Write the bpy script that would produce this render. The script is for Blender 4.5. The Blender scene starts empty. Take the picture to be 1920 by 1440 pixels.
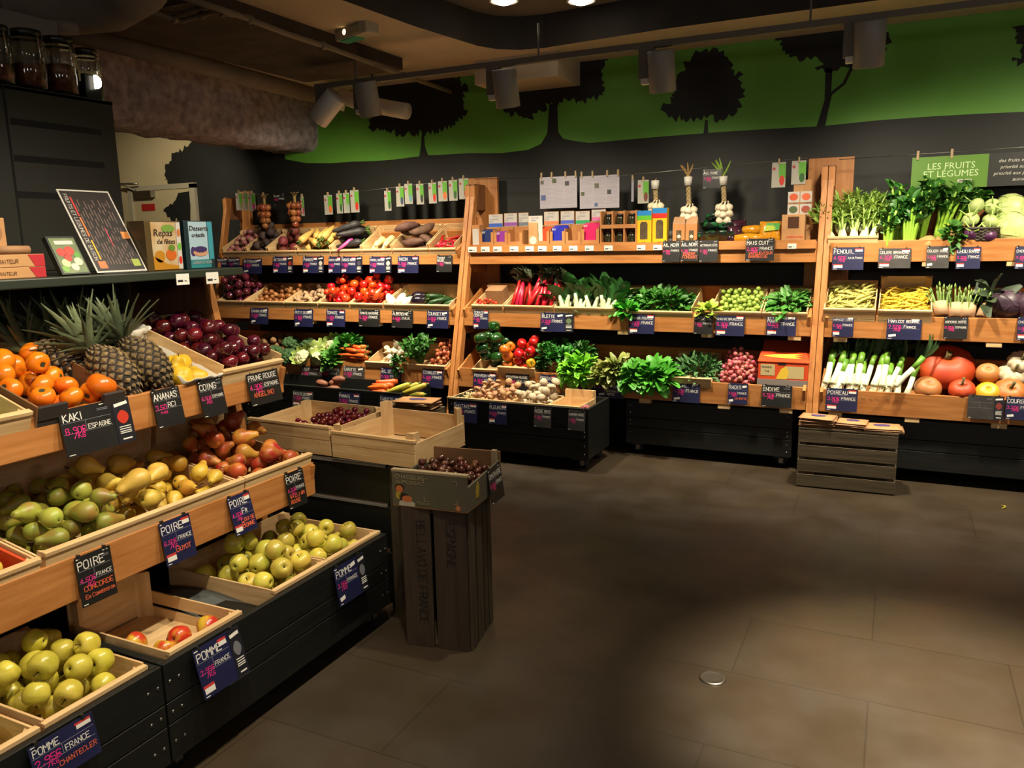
import bpy, math, random
from mathutils import Matrix, Vector, noise
from mathutils.geometry import tessellate_polygon
S = bpy.context.scene
COL = S.collection
RND = random.Random(7)
PI = math.pi
# ------------------------------------------------------------------ camera
FPX, EYE = 1489.0, 1.55
def _axes():
    y, p, r = (math.radians(a) for a in (25.8, 10.3, 1.15))
    fw = Vector((-math.sin(y)*math.cos(p), math.cos(y)*math.cos(p), -math.sin(p)))
    rt = Vector((math.cos(y), math.sin(y), 0)); up = rt.cross(fw)
    return rt*math.cos(r)-up*math.sin(r), up*math.cos(r)+rt*math.sin(r), fw
RT, UP, FW = _axes()
cd = bpy.data.cameras.new('camera'); cam = bpy.data.objects.new('camera', cd); COL.objects.link(cam)
cd.sensor_width = 36; cd.lens = 36*FPX/1920; cd.clip_start = .05
m = Matrix((RT, UP, -FW)).transposed().to_4x4(); m.translation = (0, 0, EYE); cam.matrix_world = m
S.camera = cam
def at(px, py, X=None, Y=None, Z=None):
    """point of the photograph's pixel on a wall, lip or floor plane of the room"""
    d = RT*((px-960)/FPX)+UP*(-(py-720)/FPX)+FW
    t = X/d.x if X is not None else Y/d.y if Y is not None else (Z-EYE)/d.z
    return Vector((d.x*t, d.y*t, EYE+d.z*t))
# ------------------------------------------------------------------ world, exposure, lights
S.view_settings.view_transform = 'Standard'; S.view_settings.look = 'None'
S.view_settings.gamma = 1; S.view_settings.use_curve_mapping = False
S.view_settings.exposure = -0.06
w = bpy.data.worlds.new('world'); S.world = w; w.use_nodes = True
w.node_tree.nodes['Background'].inputs[0].default_value = (1, .84, .66, 1)
w.node_tree.nodes['Background'].inputs[1].default_value = .02
WARM = (1, .87, .66)
def spot(name, loc, tgt, power, angle, blend=.6, size=.04, col=WARM, parent=None):
    l = bpy.data.lights.new(name, 'SPOT'); l.energy = power; l.spot_size = math.radians(angle)
    l.spot_blend = blend; l.shadow_soft_size = size; l.color = col
    o = bpy.data.objects.new(name, l); COL.objects.link(o)
    o.location = loc; d = Vector(tgt)-Vector(loc)
    o.rotation_euler = d.to_track_quat('-Z', 'Y').to_euler()
    return o
# ceiling spots of the aisle, above and behind the viewer, aimed at the fruit rack and the floor
for y, ty, pw in ((.95, .95, 140), (1.75, 1.55, 145), (2.7, 2.2, 140)):
    spot('aisle_spot', (-1.05, y, 2.75), (-2.15, ty, .80), pw, 84, .8)
spot('aisle_spot', (.22, 2.5, 2.8), (.27, 2.62, 0), 1650, 44, 1.0, .05)
spot('aisle_spot', (-.75, 3.9, 2.8), (-.75, 4.0, 0), 14, 80, 1.0, .05)
spot('aisle_spot', (-5.6, 4.6, 2.7), (-6.7, 6.0, 1.7), 95, 80, .8)
# added fill lights out of view, lifting the ceiling, beam and walls
for x, y in ((-1.6, -1.6), (.6, -1.9), (2.6, -.8), (2.9, 2.2)):
    l = bpy.data.lights.new('fill_light', 'POINT'); l.energy = 25; l.shadow_soft_size = .2; l.color = (1, .95, .88)
    o = bpy.data.objects.new('fill_light', l); COL.objects.link(o); o.location = (x, y, 2.0)
# ------------------------------------------------------------------ materials
def lin(h):
    h = h.lstrip('#'); c = [int(h[i:i+2], 16)/255 for i in (0, 2, 4)]
    return tuple(x/12.92 if x <= .04045 else ((x+.055)/1.055)**2.4 for x in c)+(1,)
MATS = {}
def mat(name, c, c2=None, rough=.5, scale=6, detail=4, rnd=0.0, bump=0.0, bscale=None, metal=0, stretch=None, emit=0, ramp=(.35, .65), coat=0, spec=.5, trans=0):
    if name in MATS: return MATS[name]
    m = bpy.data.materials.new(name); m.use_nodes = True; nt = m.node_tree; N = nt.nodes; L = nt.links
    b = N['Principled BSDF']; b.inputs['Roughness'].default_value = rough; b.inputs['Metallic'].default_value = metal
    b.inputs['Specular IOR Level'].default_value = spec
    if coat: b.inputs['Coat Weight'].default_value = coat; b.inputs['Coat Roughness'].default_value = .15
    if trans: b.inputs['Transmission Weight'].default_value = trans
    A = lin(c); B = lin(c2) if c2 else A
    src = None
    if c2 or bump:
        tc = N.new('ShaderNodeTexCoord'); mp = N.new('ShaderNodeMapping'); L.new(tc.outputs['Object'], mp.inputs[0])
        if stretch: mp.inputs['Scale'].default_value = stretch
        if rnd:
            oi0 = N.new('ShaderNodeObjectInfo'); mu = N.new('ShaderNodeMath'); mu.operation = 'MULTIPLY'; mu.inputs[1].default_value = 37
            L.new(oi0.outputs['Random'], mu.inputs[0]); L.new(mu.outputs[0], mp.inputs['Location'])
        nz = N.new('ShaderNodeTexNoise'); nz.inputs['Scale'].default_value = scale; nz.inputs['Detail'].default_value = detail
        L.new(mp.outputs[0], nz.inputs['Vector'])
        rp = N.new('ShaderNodeValToRGB'); e = rp.color_ramp.elements
        e[0].position, e[1].position = ramp; e[0].color = A; e[1].color = B
        L.new(nz.outputs['Fac'], rp.inputs[0]); src = rp.outputs[0]
        if bump:
            bp = N.new('ShaderNodeBump'); bp.inputs['Strength'].default_value = bump; bp.inputs['Distance'].default_value = .01
            if bscale:
                n2 = N.new('ShaderNodeTexNoise'); n2.inputs['Scale'].default_value = bscale; n2.inputs['Detail'].default_value = 5
                L.new(mp.outputs[0], n2.inputs['Vector']); L.new(n2.outputs['Fac'], bp.inputs['Height'])
            else: L.new(nz.outputs['Fac'], bp.inputs['Height'])
            L.new(bp.outputs[0], b.inputs['Normal'])
    if rnd:
        oi = N.new('ShaderNodeObjectInfo'); mr = N.new('ShaderNodeMapRange'); mr.inputs['To Min'].default_value = 1-rnd; mr.inputs['To Max'].default_value = 1+rnd
        L.new(oi.outputs['Random'], mr.inputs[0])
        hs = N.new('ShaderNodeHueSaturation'); L.new(mr.outputs[0], hs.inputs['Value'])
        mh = N.new('ShaderNodeMapRange'); mh.inputs['To Min'].default_value = .5-rnd*.06; mh.inputs['To Max'].default_value = .5+rnd*.06
        mf = N.new('ShaderNodeMath'); mf.operation = 'FRACT'; mm = N.new('ShaderNodeMath'); mm.operation = 'MULTIPLY'; mm.inputs[1].default_value = 13.7
        L.new(oi.outputs['Random'], mm.inputs[0]); L.new(mm.outputs[0], mf.inputs[0]); L.new(mf.outputs[0], mh.inputs[0]); L.new(mh.outputs[0], hs.inputs['Hue'])
        if src: L.new(src, hs.inputs['Color'])
        else: hs.inputs['Color'].default_value = A
        src = hs.outputs[0]
    if src: L.new(src, b.inputs['Base Color'])
    else: b.inputs['Base Color'].default_value = A
    if emit: b.inputs['Emission Color'].default_value = A; b.inputs['Emission Strength'].default_value = emit
    MATS[name] = m; return m
def wood(kind, ax):
    c, c2, r = {'rack': ('#a1652f', '#ba7e45', .5), 'crate': ('#c39c69', '#ddbd8b', .6), 'old': ('#352b1c', '#4d402b', .75),
                'dark': ('#2f2116', '#3f3020', .7), 'black': ('#0b0d0a', '#141612', .5), 'grey': ('#4d4230', '#665841', .75), 'panel': ('#74492a', '#8a5a36', .6)}[kind]
    st = [9, 9, 9]; st['xyz'.index(ax)] = .9
    return mat(f'{kind} wood {ax}', c, c2, rough=r, scale=5, detail=6, stretch=st, bump=.12, ramp=(.3, .7))
# ------------------------------------------------------------------ mesh builder
class MB:
    def __init__(s): s.v = []; s.f = []; s.m = []; s.s = []
    def add(s, vs, fs, mi=0, sm=False, T=None):
        o = len(s.v)
        s.v += [tuple(T @ Vector(p)) if T else tuple(p) for p in vs]
        for f in fs: s.f.append([i+o for i in f]); s.m.append(mi); s.s.append(sm)
        return s
    def bx(s, x0, x1, y0, y1, z0, z1, mi=0, T=None):
        v = [(x, y, z) for z in (z0, z1) for y in (y0, y1) for x in (x0, x1)]
        return s.add(v, [(0, 2, 3, 1), (4, 5, 7, 6), (0, 1, 5, 4), (2, 6, 7, 3), (0, 4, 6, 2), (1, 3, 7, 5)], mi, False, T)
    def hexa(s, v, mi=0):   # 8 points: bottom 4 ring, top 4 ring
        return s.add(v, [(3, 2, 1, 0), (4, 5, 6, 7), (0, 1, 5, 4), (1, 2, 6, 5), (2, 3, 7, 6), (3, 0, 4, 7)], mi)
    def lathe(s, pr, n=16, mi=0, T=None, sm=True, fn=None):
        vs = []; fs = []; k = len(pr)
        for j, (r, z) in enumerate(pr):
            for i in range(n):
                a = 2*PI*i/n; q = r*(fn(a, j/(k-1)) if fn else 1)
                vs.append((q*math.cos(a), q*math.sin(a), z))
        for j in range(k-1):
            for i in range(n):
                a = j*n+i; b = j*n+(i+1) % n; fs.append((a, b, b+n, a+n))
        if pr[0][0] > 1e-4: fs.append(tuple(range(n-1, -1, -1)))
        if pr[-1][0] > 1e-4: fs.append(tuple((k-1)*n+i for i in range(n)))
        return s.add(vs, fs, mi, sm, T)
    def tube(s, pts, rad, n=8, mi=0, sm=True, T=None):
        pts = [Vector(p) for p in pts]; k = len(pts)
        if not hasattr(rad, '__len__'): rad = [rad]*k
        vs = []; fs = []; nrm = None
        for j, p in enumerate(pts):
            d = (pts[min(j+1, k-1)]-pts[max(j-1, 0)]).normalized()
            if nrm is None: nrm = d.orthogonal().normalized()
            nrm = (nrm-d*nrm.dot(d)).normalized(); bn = d.cross(nrm)
            for i in range(n):
                a = 2*PI*i/n; vs.append(p+(nrm*math.cos(a)+bn*math.sin(a))*rad[j])
        for j in range(k-1):
            for i in range(n):
                a = j*n+i; b = j*n+(i+1) % n; fs.append((a, b, b+n, a+n))
        fs.append(tuple(range(n-1, -1, -1))); fs.append(tuple((k-1)*n+i for i in range(n)))
        return s.add(vs, fs, mi, sm, T)
    def poly(s, pts, mi=0):      # flat polygon in world points
        pts = [Vector(p) for p in pts]
        return s.add(pts, [tuple(t) for t in tessellate_polygon([pts])], mi)
    def prism(s, pts, d, mi=0, T=None):   # xy outline extruded d along z
        n = len(pts); vs = [(x, y, 0) for x, y in pts]+[(x, y, d) for x, y in pts]
        ts = tessellate_polygon([[Vector((x, y, 0)) for x, y in pts]])
        fs = [tuple(t) for t in ts]+[tuple(i+n for i in t) for t in ts]+[(i, (i+1) % n, n+(i+1) % n, n+i) for i in range(n)]
        return s.add(vs, fs, mi, False, T)
    def mesh(s, name, mats):
        me = bpy.data.meshes.new(name); me.from_pydata(s.v, [], s.f)
        for m in (mats if isinstance(mats, (list, tuple)) else [mats]): me.materials.append(m)
        me.polygons.foreach_set('material_index', s.m); me.polygons.foreach_set('use_smooth', s.s); me.update()
        return me
    def build(s, name, mats, parent=None, bevel=0):
        o = bpy.data.objects.new(name, s.mesh(name, mats)); COL.objects.link(o)
        if parent: put(o, parent)
        if bevel: b = o.modifiers.new('b', 'BEVEL'); b.width = bevel; b.segments = 2; b.limit_method = 'ANGLE'
        return o
def world_m(o):
    return world_m(o.parent) @ o.matrix_parent_inverse @ o.matrix_basis if o.parent else o.matrix_basis.copy()
def put(o, parent):              # parent a part that was modelled in world coordinates
    o.parent = parent; o.matrix_parent_inverse = world_m(parent).inverted()
def tag(o, label, cat, group=None, kind=None):
    o['label'] = label; o['category'] = cat
    if group: o['group'] = group
    if kind: o['kind'] = kind
    return o
def thing(name, label, cat, loc=(0, 0, 0), group=None, rotz=0):
    o = bpy.data.objects.new(name, None); COL.objects.link(o); o.empty_display_size = .05
    o.matrix_basis = Matrix.Translation(loc) @ Matrix.Rotation(rotz, 4, 'Z')
    return tag(o, label, cat, group)
def struct(o): o['kind'] = 'structure'; return o
def cm(p, n=4):                 # smooth a profile
    out = []
    for i in range(len(p)-1):
        a = p[max(i-1, 0)]; b = p[i]; c = p[i+1]; d = p[min(i+2, len(p)-1)]
        for k in range(n):
            t = k/n
            out.append(tuple(.5*(2*b[q]+(c[q]-a[q])*t+(2*a[q]-5*b[q]+4*c[q]-d[q])*t*t+(3*b[q]-a[q]-3*c[q]+d[q])*t**3) for q in (0, 1)))
    out.append(p[-1]); return [(max(r, 0), z) for r, z in out]
class Frame:                    # a tray: u along, v into depth, w off its floor
    def __init__(s, O, U, V):
        s.O = Vector(O); s.U = Vector(U).normalized(); s.V = Vector(V).normalized(); s.W = s.U.cross(s.V)
        s.M = Matrix((s.U, s.V, s.W)).transposed().to_4x4(); s.M.translation = s.O
    def p(s, u, v, w=0): return s.O+s.U*u+s.V*v+s.W*w
def back_frame(Y, z, deg, dz=.095): a = math.radians(deg); return Frame((0, Y+.02, z-dz), (1, 0, 0), (0, math.cos(a), math.sin(a)))
def left_frame(X, z, deg, dz=.095): a = math.radians(deg); return Frame((X-.02, 0, z-dz), (0, 1, 0), (-math.cos(a), 0, math.sin(a)))
def rot(x=0, y=0, z=0): return Matrix.Rotation(z, 4, 'Z') @ Matrix.Rotation(y, 4, 'Y') @ Matrix.Rotation(x, 4, 'X')
# ------------------------------------------------------------------ chalk lettering (strokes on a 4 x 6 grid)
GL = dict(A='002640 1232', B='000636453403 034342413000', C='4536160501103041', D='00062645412000', E='40000646 0333', F='000646 0333',
    G='45361605011030414323', H='0006 4046 0343', I='1016', J='4641301001', K='0006 460340', L='060040', M='0006234640', N='00064046',
    O='103041453616050110', P='00063645443303', Q='103041453616050110 2240', R='00063645443303 2340', S='45361605044241301001', T='2026 0646',
    U='060110304146', V='062046', W='0610233046', X='0046 0640', Y='062346 2320', Z='06460040')
GL.update({'0': GL['O'], '1': '051610', '2': '05163645440040', '3': '051636454433 33424130100 1'.replace(' 1', '1'), '4': '30360242', '5': '4606033342413001', '6': '4536160501103041423303',
    '7': '064620', '8': '133344453616050413020110304142 33'.replace(' ', ''), '9': '10304145361605041343', '€': '4536160501103041 0333 0232', ',': '2110', '.': '2021', '/': '0046', '-': '1333', "'": '1615'})
for a, b in (('É', 'E'), ('È', 'E'), ('Ê', 'E'), ('Â', 'A'), ('Ï', 'I'), ('Ç', 'C')): GL[a] = GL[b]
def strokes(mb, txt, x, y, h, mi, t=None, z=.0012, slant=.0, jit=.2, squeeze=.62, rs=RND):
    t = t or h*.13; cx = x
    for ch in txt:
        sc = h
        if ch.islower(): sc = h*.74
        g = GL.get(ch.upper())
        wd = sc*squeeze
        if g:
            for st in g.split(' '):
                pts = []
                for i in range(0, len(st)-1, 2):
                    gx = int(st[i])/4+rs.uniform(-jit, jit)*.25; gy = int(st[i+1])/6+rs.uniform(-jit, jit)*.16
                    pts.append(Vector((cx+gx*wd+slant*gy*sc, y+gy*sc, z)))
                for a, b in zip(pts, pts[1:]):
                    d = b-a
                    if d.length < 1e-6: continue
                    d.normalize(); n = Vector((-d.y, d.x, 0))*t/2; e = d*t*.4
                    mb.add([a-e-n, b+e-n, b+e+n, a-e+n], [(0, 1, 2, 3)], mi)
            cx += wd*(.55 if ch in "I1.,'" else 1)+sc*.2
        else: cx += sc*.42
    return cx
def textw(txt, h, squeeze=.62):
    return sum(((h*.74 if c.islower() else h)*((squeeze*(.55 if c in "I1.,'" else 1)+.2) if GL.get(c.upper()) else .42)) for c in txt)
def fit(mb, txt, x, y, h, w, mi, **k):
    tw = textw(txt, h); q = min(1, w/tw) if tw else 1
    return strokes(mb, txt, x, y, h*(q if q > .6 else max(q, .45)), mi, squeeze=.62, **k)
def ftext(txt, size, matname, M, parent, name='lettering', align='LEFT', depth=.0006, shear=0):
    cu = bpy.data.curves.new('t', 'FONT'); cu.body = txt; cu.size = size; cu.extrude = depth; cu.align_x = align; cu.shear = shear; cu.resolution_u = 2
    t = bpy.data.objects.new('t', cu); COL.objects.link(t)
    dg = bpy.context.evaluated_depsgraph_get(); me = bpy.data.meshes.new_from_object(t.evaluated_get(dg))
    bpy.data.objects.remove(t); me.materials.clear(); me.materials.append(matname)
    o = bpy.data.objects.new(name, me); COL.objects.link(o); o.matrix_basis = M
    if parent: put(o, parent)
    return o
# ================================================================== the room
YW = 6.0; CZ = 2.87
def fnode(m): return m.node_tree.nodes, m.node_tree.links
M_floor = mat('floor stone', '#352c20', '#443829', rough=.42, scale=2.2, detail=8, bump=.05, bscale=30, ramp=(.3, .75))
N, L = fnode(M_floor)
bk = N.new('ShaderNodeTexBrick'); tc = N.new('ShaderNodeTexCoord'); L.new(tc.outputs['Object'], bk.inputs['Vector'])
bk.inputs['Scale'].default_value = 1; bk.inputs['Brick Width'].default_value = .9; bk.inputs['Row Height'].default_value = .45; bk.inputs['Mortar Size'].default_value = .003
bk.inputs['Color1'].default_value = (1, 1, 1, 1); bk.inputs['Color2'].default_value = (.86, .86, .86, 1); bk.inputs['Mortar'].default_value = (.62, .62, .62, 1)
mx = N.new('ShaderNodeMix'); mx.data_type = 'RGBA'; mx.blend_type = 'MULTIPLY'; mx.inputs[0].default_value = 1
bs = N['Principled BSDF']; src = bs.inputs['Base Color'].links[0].from_socket
L.new(src, mx.inputs[6]); L.new(bk.outputs['Color'], mx.inputs[7]); L.new(mx.outputs[2], bs.inputs['Base Color'])
nr = N.new('ShaderNodeTexNoise'); nr.inputs['Scale'].default_value = 3.5; nr.inputs['Detail'].default_value = 9; L.new(tc.outputs['Object'], nr.inputs['Vector'])
rr = N.new('ShaderNodeMapRange'); rr.inputs['From Min'].default_value = .35; rr.inputs['From Max'].default_value = .7; rr.inputs['To Min'].default_value = .34; rr.inputs['To Max'].default_value = .58
L.new(nr.outputs['Fac'], rr.inputs[0]); L.new(rr.outputs[0], bs.inputs['Roughness'])
b = MB(); b.bx(-8.2, 4, -3, YW+.1, -.1, 0); struct(b.build('floor', M_floor))

M_dark = mat('wall charcoal paint', '#1d1e1a', '#21221d', rough=.6, scale=3, bump=.02, bscale=60)
M_green = mat('wall green paint', '#65a336', '#6aa93b', rough=.55, scale=3)
M_sil = mat('mural black print', '#141512', rough=.6)
M_cream = mat('wall cream paint', '#b8a981', '#bfb089', rough=.7, scale=3)
def jag(pts, amp=.03, seg=.035, rs=random.Random(3)):
    out = []
    n = len(pts)
    for i in range(n):
        a = Vector(pts[i]); c = Vector(pts[(i+1) % n]); k = max(1, int((c-a).length/seg)); d = (c-a).normalized(); nn = Vector((-d.z, 0, d.x))
        for j in range(k): out.append(a.lerp(c, j/k)+(nn*rs.uniform(-amp, amp)+d*rs.uniform(-.4, .4)*seg if j else Vector((0, 0, 0))))
    return out
def W(p, dy=0): return at(p[0], p[1], Y=YW-dy)
wb = MB(); wb.bx(-8.2, 4, YW, YW+.1, 0, 3.3, 0)
# green field above the dark band; wavy ground line
ground = [(575, 306), (620, 306), (660, 303), (700, 302), (740, 299), (786, 293), (789, 275), (791, 250), (795, 250), (797, 275), (803, 291), (830, 290), (880, 287), (940, 287), (990, 281), (1014, 270), (1026, 250), (1030, 195), (1045, 195), (1047, 248), (1056, 260), (1075, 264), (1105, 268), (1150, 264), (1240, 256), (1319, 250), (1322, 225), (1327, 225), (1328, 249), (1420, 243), (1531, 237), (1547, 190), (1555, 175), (1580, 155), (1594, 125), (1600, 128), (1585, 158), (1560, 178), (1546, 236), (1640, 226), (1750, 218), (1840, 213), (1935, 209)]
g = [W(p, .002) for p in ground]
gl = g[-1]; wb.poly(g+[Vector((4, YW-.002, gl.z)), Vector((4, YW-.002, 3.0)), Vector((g[0].x-.25, YW-.002, 3.0)), Vector((g[0].x-.25, YW-.002, g[0].z+.05))], 1)
sil = [[(690, 238), (694, 215), (705, 190), (703, 170), (715, 150), (770, 130), (845, 135), (877, 163), (868, 188), (875, 214), (848, 234), (818, 248), (792, 250), (750, 251), (705, 243)],
       [(943, 205), (938, 180), (945, 120), (990, 75), (1090, 60), (1150, 95), (1135, 122), (1128, 150), (1130, 180), (1108, 186), (1088, 192), (1064, 188), (1046, 198), (1030, 196), (1004, 212), (994, 223), (970, 214), (950, 212)],
       [(1241, 198), (1263, 182), (1261, 158), (1272, 138), (1287, 115), (1300, 102), (1326, 91), (1348, 98), (1366, 112), (1370, 130), (1395, 139), (1388, 160), (1393, 176), (1390, 202), (1366, 214), (1350, 224), (1325, 222), (1291, 226), (1243, 222)],
       [(1455, 69), (1500, 40), (1600, 30), (1660, 60), (1671, 75), (1659, 96), (1615, 119), (1591, 127), (1570, 133), (1552, 136), (1532, 132), (1538, 115), (1520, 112), (1496, 111), (1480, 100), (1461, 85)],
       [(1896, 51), (1915, 58), (1930, 30), (1960, 20), (1990, 60), (1990, 110), (1950, 120), (1918, 118), (1898, 115), (1915, 100), (1905, 82), (1918, 70)]]
for s_ in sil: wb.poly(jag([W(p, .004) for p in s_], .034, .018), 2)
# bare cream wall on the far left, its edge cut out like foliage
edge = [(366, 268), (350, 276), (325, 287), (309, 315), (309, 338), (318, 346), (334, 361), (326, 378), (306, 396), (314, 408), (330, 416), (345, 430), (330, 445), (320, 470), (330, 520), (330, 560)]
wb.poly([W(p, .004) for p in [(1531, 238), (1546, 188), (1548, 128), (1561, 128), (1558, 182), (1547, 238)]], 2)
e = jag([W(p, .002) for p in edge], .03, .022)[:-24]
wb.poly([Vector((-8.2, YW-.002, 2.9)), Vector((e[0].x+.3, YW-.002, 2.9))]+e+[Vector((e[-1].x, YW-.002, 0)), Vector((-8.2, YW-.002, 0))], 3)
struct(wb.build('wall_back', [M_dark, M_green, M_sil, M_cream]))
b = MB(); b.bx(-8.3, -8.2, -3, YW+.1, 0, 3.3); struct(b.build('wall_left', M_cream))
b = MB(); b.bx(4, 4.1, -3, YW+.1, 0, 3.3); struct(b.build('wall_right', M_dark))
b = MB(); b.bx(-8.3, 4.1, -3.1, -3, 0, 3.3); struct(b.build('wall_front', M_dark))
# ceiling with a recess
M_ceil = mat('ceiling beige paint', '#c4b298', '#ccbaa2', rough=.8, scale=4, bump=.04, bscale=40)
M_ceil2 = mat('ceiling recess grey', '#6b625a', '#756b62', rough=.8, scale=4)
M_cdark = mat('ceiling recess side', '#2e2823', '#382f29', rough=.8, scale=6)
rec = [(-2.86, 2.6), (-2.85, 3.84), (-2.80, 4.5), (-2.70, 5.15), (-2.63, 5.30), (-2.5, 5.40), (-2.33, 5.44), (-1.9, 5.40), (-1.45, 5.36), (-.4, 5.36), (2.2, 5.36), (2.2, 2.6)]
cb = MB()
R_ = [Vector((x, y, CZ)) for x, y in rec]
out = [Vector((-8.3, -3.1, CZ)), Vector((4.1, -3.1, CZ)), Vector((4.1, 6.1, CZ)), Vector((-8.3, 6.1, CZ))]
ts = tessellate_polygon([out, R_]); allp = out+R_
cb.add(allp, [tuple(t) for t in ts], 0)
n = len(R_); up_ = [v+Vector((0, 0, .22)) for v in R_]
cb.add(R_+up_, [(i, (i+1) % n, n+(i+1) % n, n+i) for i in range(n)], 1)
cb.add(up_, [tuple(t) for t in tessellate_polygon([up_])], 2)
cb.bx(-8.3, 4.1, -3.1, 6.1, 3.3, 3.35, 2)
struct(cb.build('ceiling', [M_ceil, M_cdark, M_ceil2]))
# beige box below the ceiling against the back wall
p0 = at(940, 168, Y=YW); p1 = at(1088, 160, Y=YW)
b = MB(); b.bx(p0.x, p1.x, 5.55, YW, 2.70, CZ); struct(b.build('ceiling_box', M_ceil))
# rough flocked beam
M_beam = mat('sprayed beam coat', '#7a6e71', '#b3a6aa', rough=.95, scale=16, detail=12, bump=1.0, bscale=60, ramp=(.3, .66))
bm_ = MB(); nx, ny = 10, 150
rs = random.Random(5); prof = [(-4.80, 2.86), (-4.80, 2.74), (-4.80, 2.62), (-4.80, 2.52), (-4.81, 2.43), (-4.86, 2.38), (-4.95, 2.375), (-5.06, 2.375), (-5.2, 2.38), (-5.22, 2.5), (-5.22, 2.86)]
vs = []; fs = []
for j in range(ny+1):
    y = 2.4+(YW-2.4)*j/ny
    for i, (x, z) in enumerate(prof):
        d = noise.noise(Vector((x*7, y*7, z*7)))*.022+noise.noise(Vector((x*23, y*23, z*23)))*.012
        vs.append((x+d*(1 if i < 6 else .2), y, z+(d if 4 <= i <= 8 else 0)))
k = len(prof)
for j in range(ny):
    for i in range(k-1): a = j*k+i; fs.append((a, a+1, a+k+1, a+k))
fs.append(tuple(range(k))); fs.append(tuple(ny*k+i for i in reversed(range(k))))
bm_.add(vs, fs, 0, True); struct(bm_.build('ceiling_beam', M_beam))
# concrete downstand left of the recess, with formwork marks
M_conc = mat('brown concrete', '#342b24', '#4c4037', rough=.9, scale=5, detail=8, bump=.5)
b = MB(); b.bx(-4.25, -3.35, 3.25, 5.2, 2.79, CZ); struct(b.build('ceiling_downstand', M_conc))
# ducts and pipes
M_duct = mat('duct wrap taupe', '#6d6257', '#7a6e62', rough=.75, scale=5, bump=.05)
def pipe(name, label, pts, r, m, n=18, cat='pipe'):
    b = MB(); b.tube(pts, r, n)
    return tag(b.build(name, m), label, cat)
pipe('ceiling_pipe', 'long taupe pipe below the ceiling running over the rough beam', [(-4.42, 3.1, 2.795), (-4.42, 4.2, 2.78), (-4.42, 5.5, 2.755)], .062, M_duct)
ob = pipe('air_duct', 'thick taupe air duct with rounded elbow, top left below the ceiling', [at(-260, 5, Z=2.70), at(-60, 8, Z=2.70), at(110, 2, Z=2.70), at(200, -6, Z=2.70), at(250, -40, Z=2.70), at(262, -120, Z=2.70)], .15, M_duct, 28, 'duct')
b = MB(); b.tube([at(30, 5, Z=2.70), at(42, 5, Z=2.70)], .155, 28); b.build('joint_band', M_duct, ob)
pipe('supply_pipe', 'second taupe pipe tucked under the thick air duct at top left', [at(-120, 50, Z=2.5), at(60, 46, Z=2.5), at(146, 52, Z=2.5)], .03, M_duct)
M_cond = mat('conduit beige', '#7d705c', rough=.6)
def conduit(label, pxs, z, r):
    o = pipe('conduit', label, [at(x, y, Z=z) for x, y in pxs], r, M_cond, 10, 'conduit')
    for f in (.25, .55, .8):
        i = int(f*(len(pxs)-1)); a = at(*pxs[i], Z=z); c = at(*pxs[i+1], Z=z); q = a.lerp(c, f*(len(pxs)-1)-i); d = (c-a).normalized()
        bb = MB(); bb.tube([q-d*.012, q+d*.012], r*1.5, 10); bb.build('bracket', M_cond, o)
    return o
conduit('thin beige conduit crossing the ceiling diagonally left of the emergency light', [(335, -8), (440, 26), (540, 64), (625, 92), (760, 142), (845, 172)], 2.74, .016)
conduit('short bent conduit between the thick duct and the concrete', [(285, 22), (340, 40), (400, 22), (440, 28)], 2.76, .014)
# white insulated vent pipe behind the track
M_white = mat('white vent sleeve', '#d6d0c4', '#dcd6ca', rough=.6, scale=6, bump=.1)
v = pipe('vent_pipe', 'white vent pipe with elbow behind the leftmost track spotlights', [at(640, 180, Y=5.55), at(668, 190, Y=5.55), at(700, 197, Y=5.55), at(735, 204, Y=5.55), at(764, 209, Y=5.55)], .062, M_white, 22)
b = MB(); b.tube([at(632, 205, Y=5.6), at(638, 176, Y=5.6)], .058, 18); b.build('elbow', M_white, v)
q = at(700, 197, Y=5.55); b = MB(); b.tube([q, (q.x, q.y, CZ)], .008, 8); b.build('hanger', M_grey, v) if 0 else b.build('hanger', M_duct, v)
# door in the cream wall
M_door = mat('door cream paint', '#b4a67f', rough=.55); M_dfr = mat('door frame grey', '#a59d85', rough=.5); M_steel = mat('brushed steel', '#a5a298', rough=.35, metal=1); M_red = mat('red label print', '#a3201c', rough=.5)
tl = at(252, 352, Y=YW); tr = at(368, 350, Y=YW)
b = MB(); b.bx(tl.x, tr.x-.06, YW-.03, YW-.004, 0, tl.z-.04); door = struct(b.build('door_1', M_door))
b = MB(); b.bx(tl.x-.05, tl.x, YW-.05, YW-.003, 0, tl.z); b.bx(tr.x-.06, tr.x+.01, YW-.04, YW-.003, 0, tl.z); b.bx(tl.x-.05, tr.x+.01, YW-.04, YW-.003, tl.z-.04, tl.z+.01); b.build('door_frame', M_dfr, door)
q = at(280, 362, Y=YW)
b = MB(); b.bx(q.x-.14, q.x+.12, YW-.09, YW-.03, q.z-.05, q.z+.02); b.tube([q+Vector((-.12, -.07, .03)), q+Vector((-.28, -.12, .1)), q+Vector((-.05, -.09, .09))], .012, 8); b.build('door_closer', M_steel, door)
q = at(283, 389, Y=YW); b = MB(); b.bx(q.x-.095, q.x+.095, YW-.036, YW-.028, q.z-.035, q.z+.035); b.build('red_label', M_red, door)
pp = [at(x, y, Y=YW-.031) for x, y in [(334, 362), (326, 378), (306, 396), (314, 408), (330, 416), (345, 430), (330, 445), (320, 470), (324, 500), (357, 500), (357, 358)]]
b = MB(); b.poly(jag(pp[:-2], .02, .03)[:-6]+pp[-2:]); b.build('foliage_print', M_sil, door)
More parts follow.
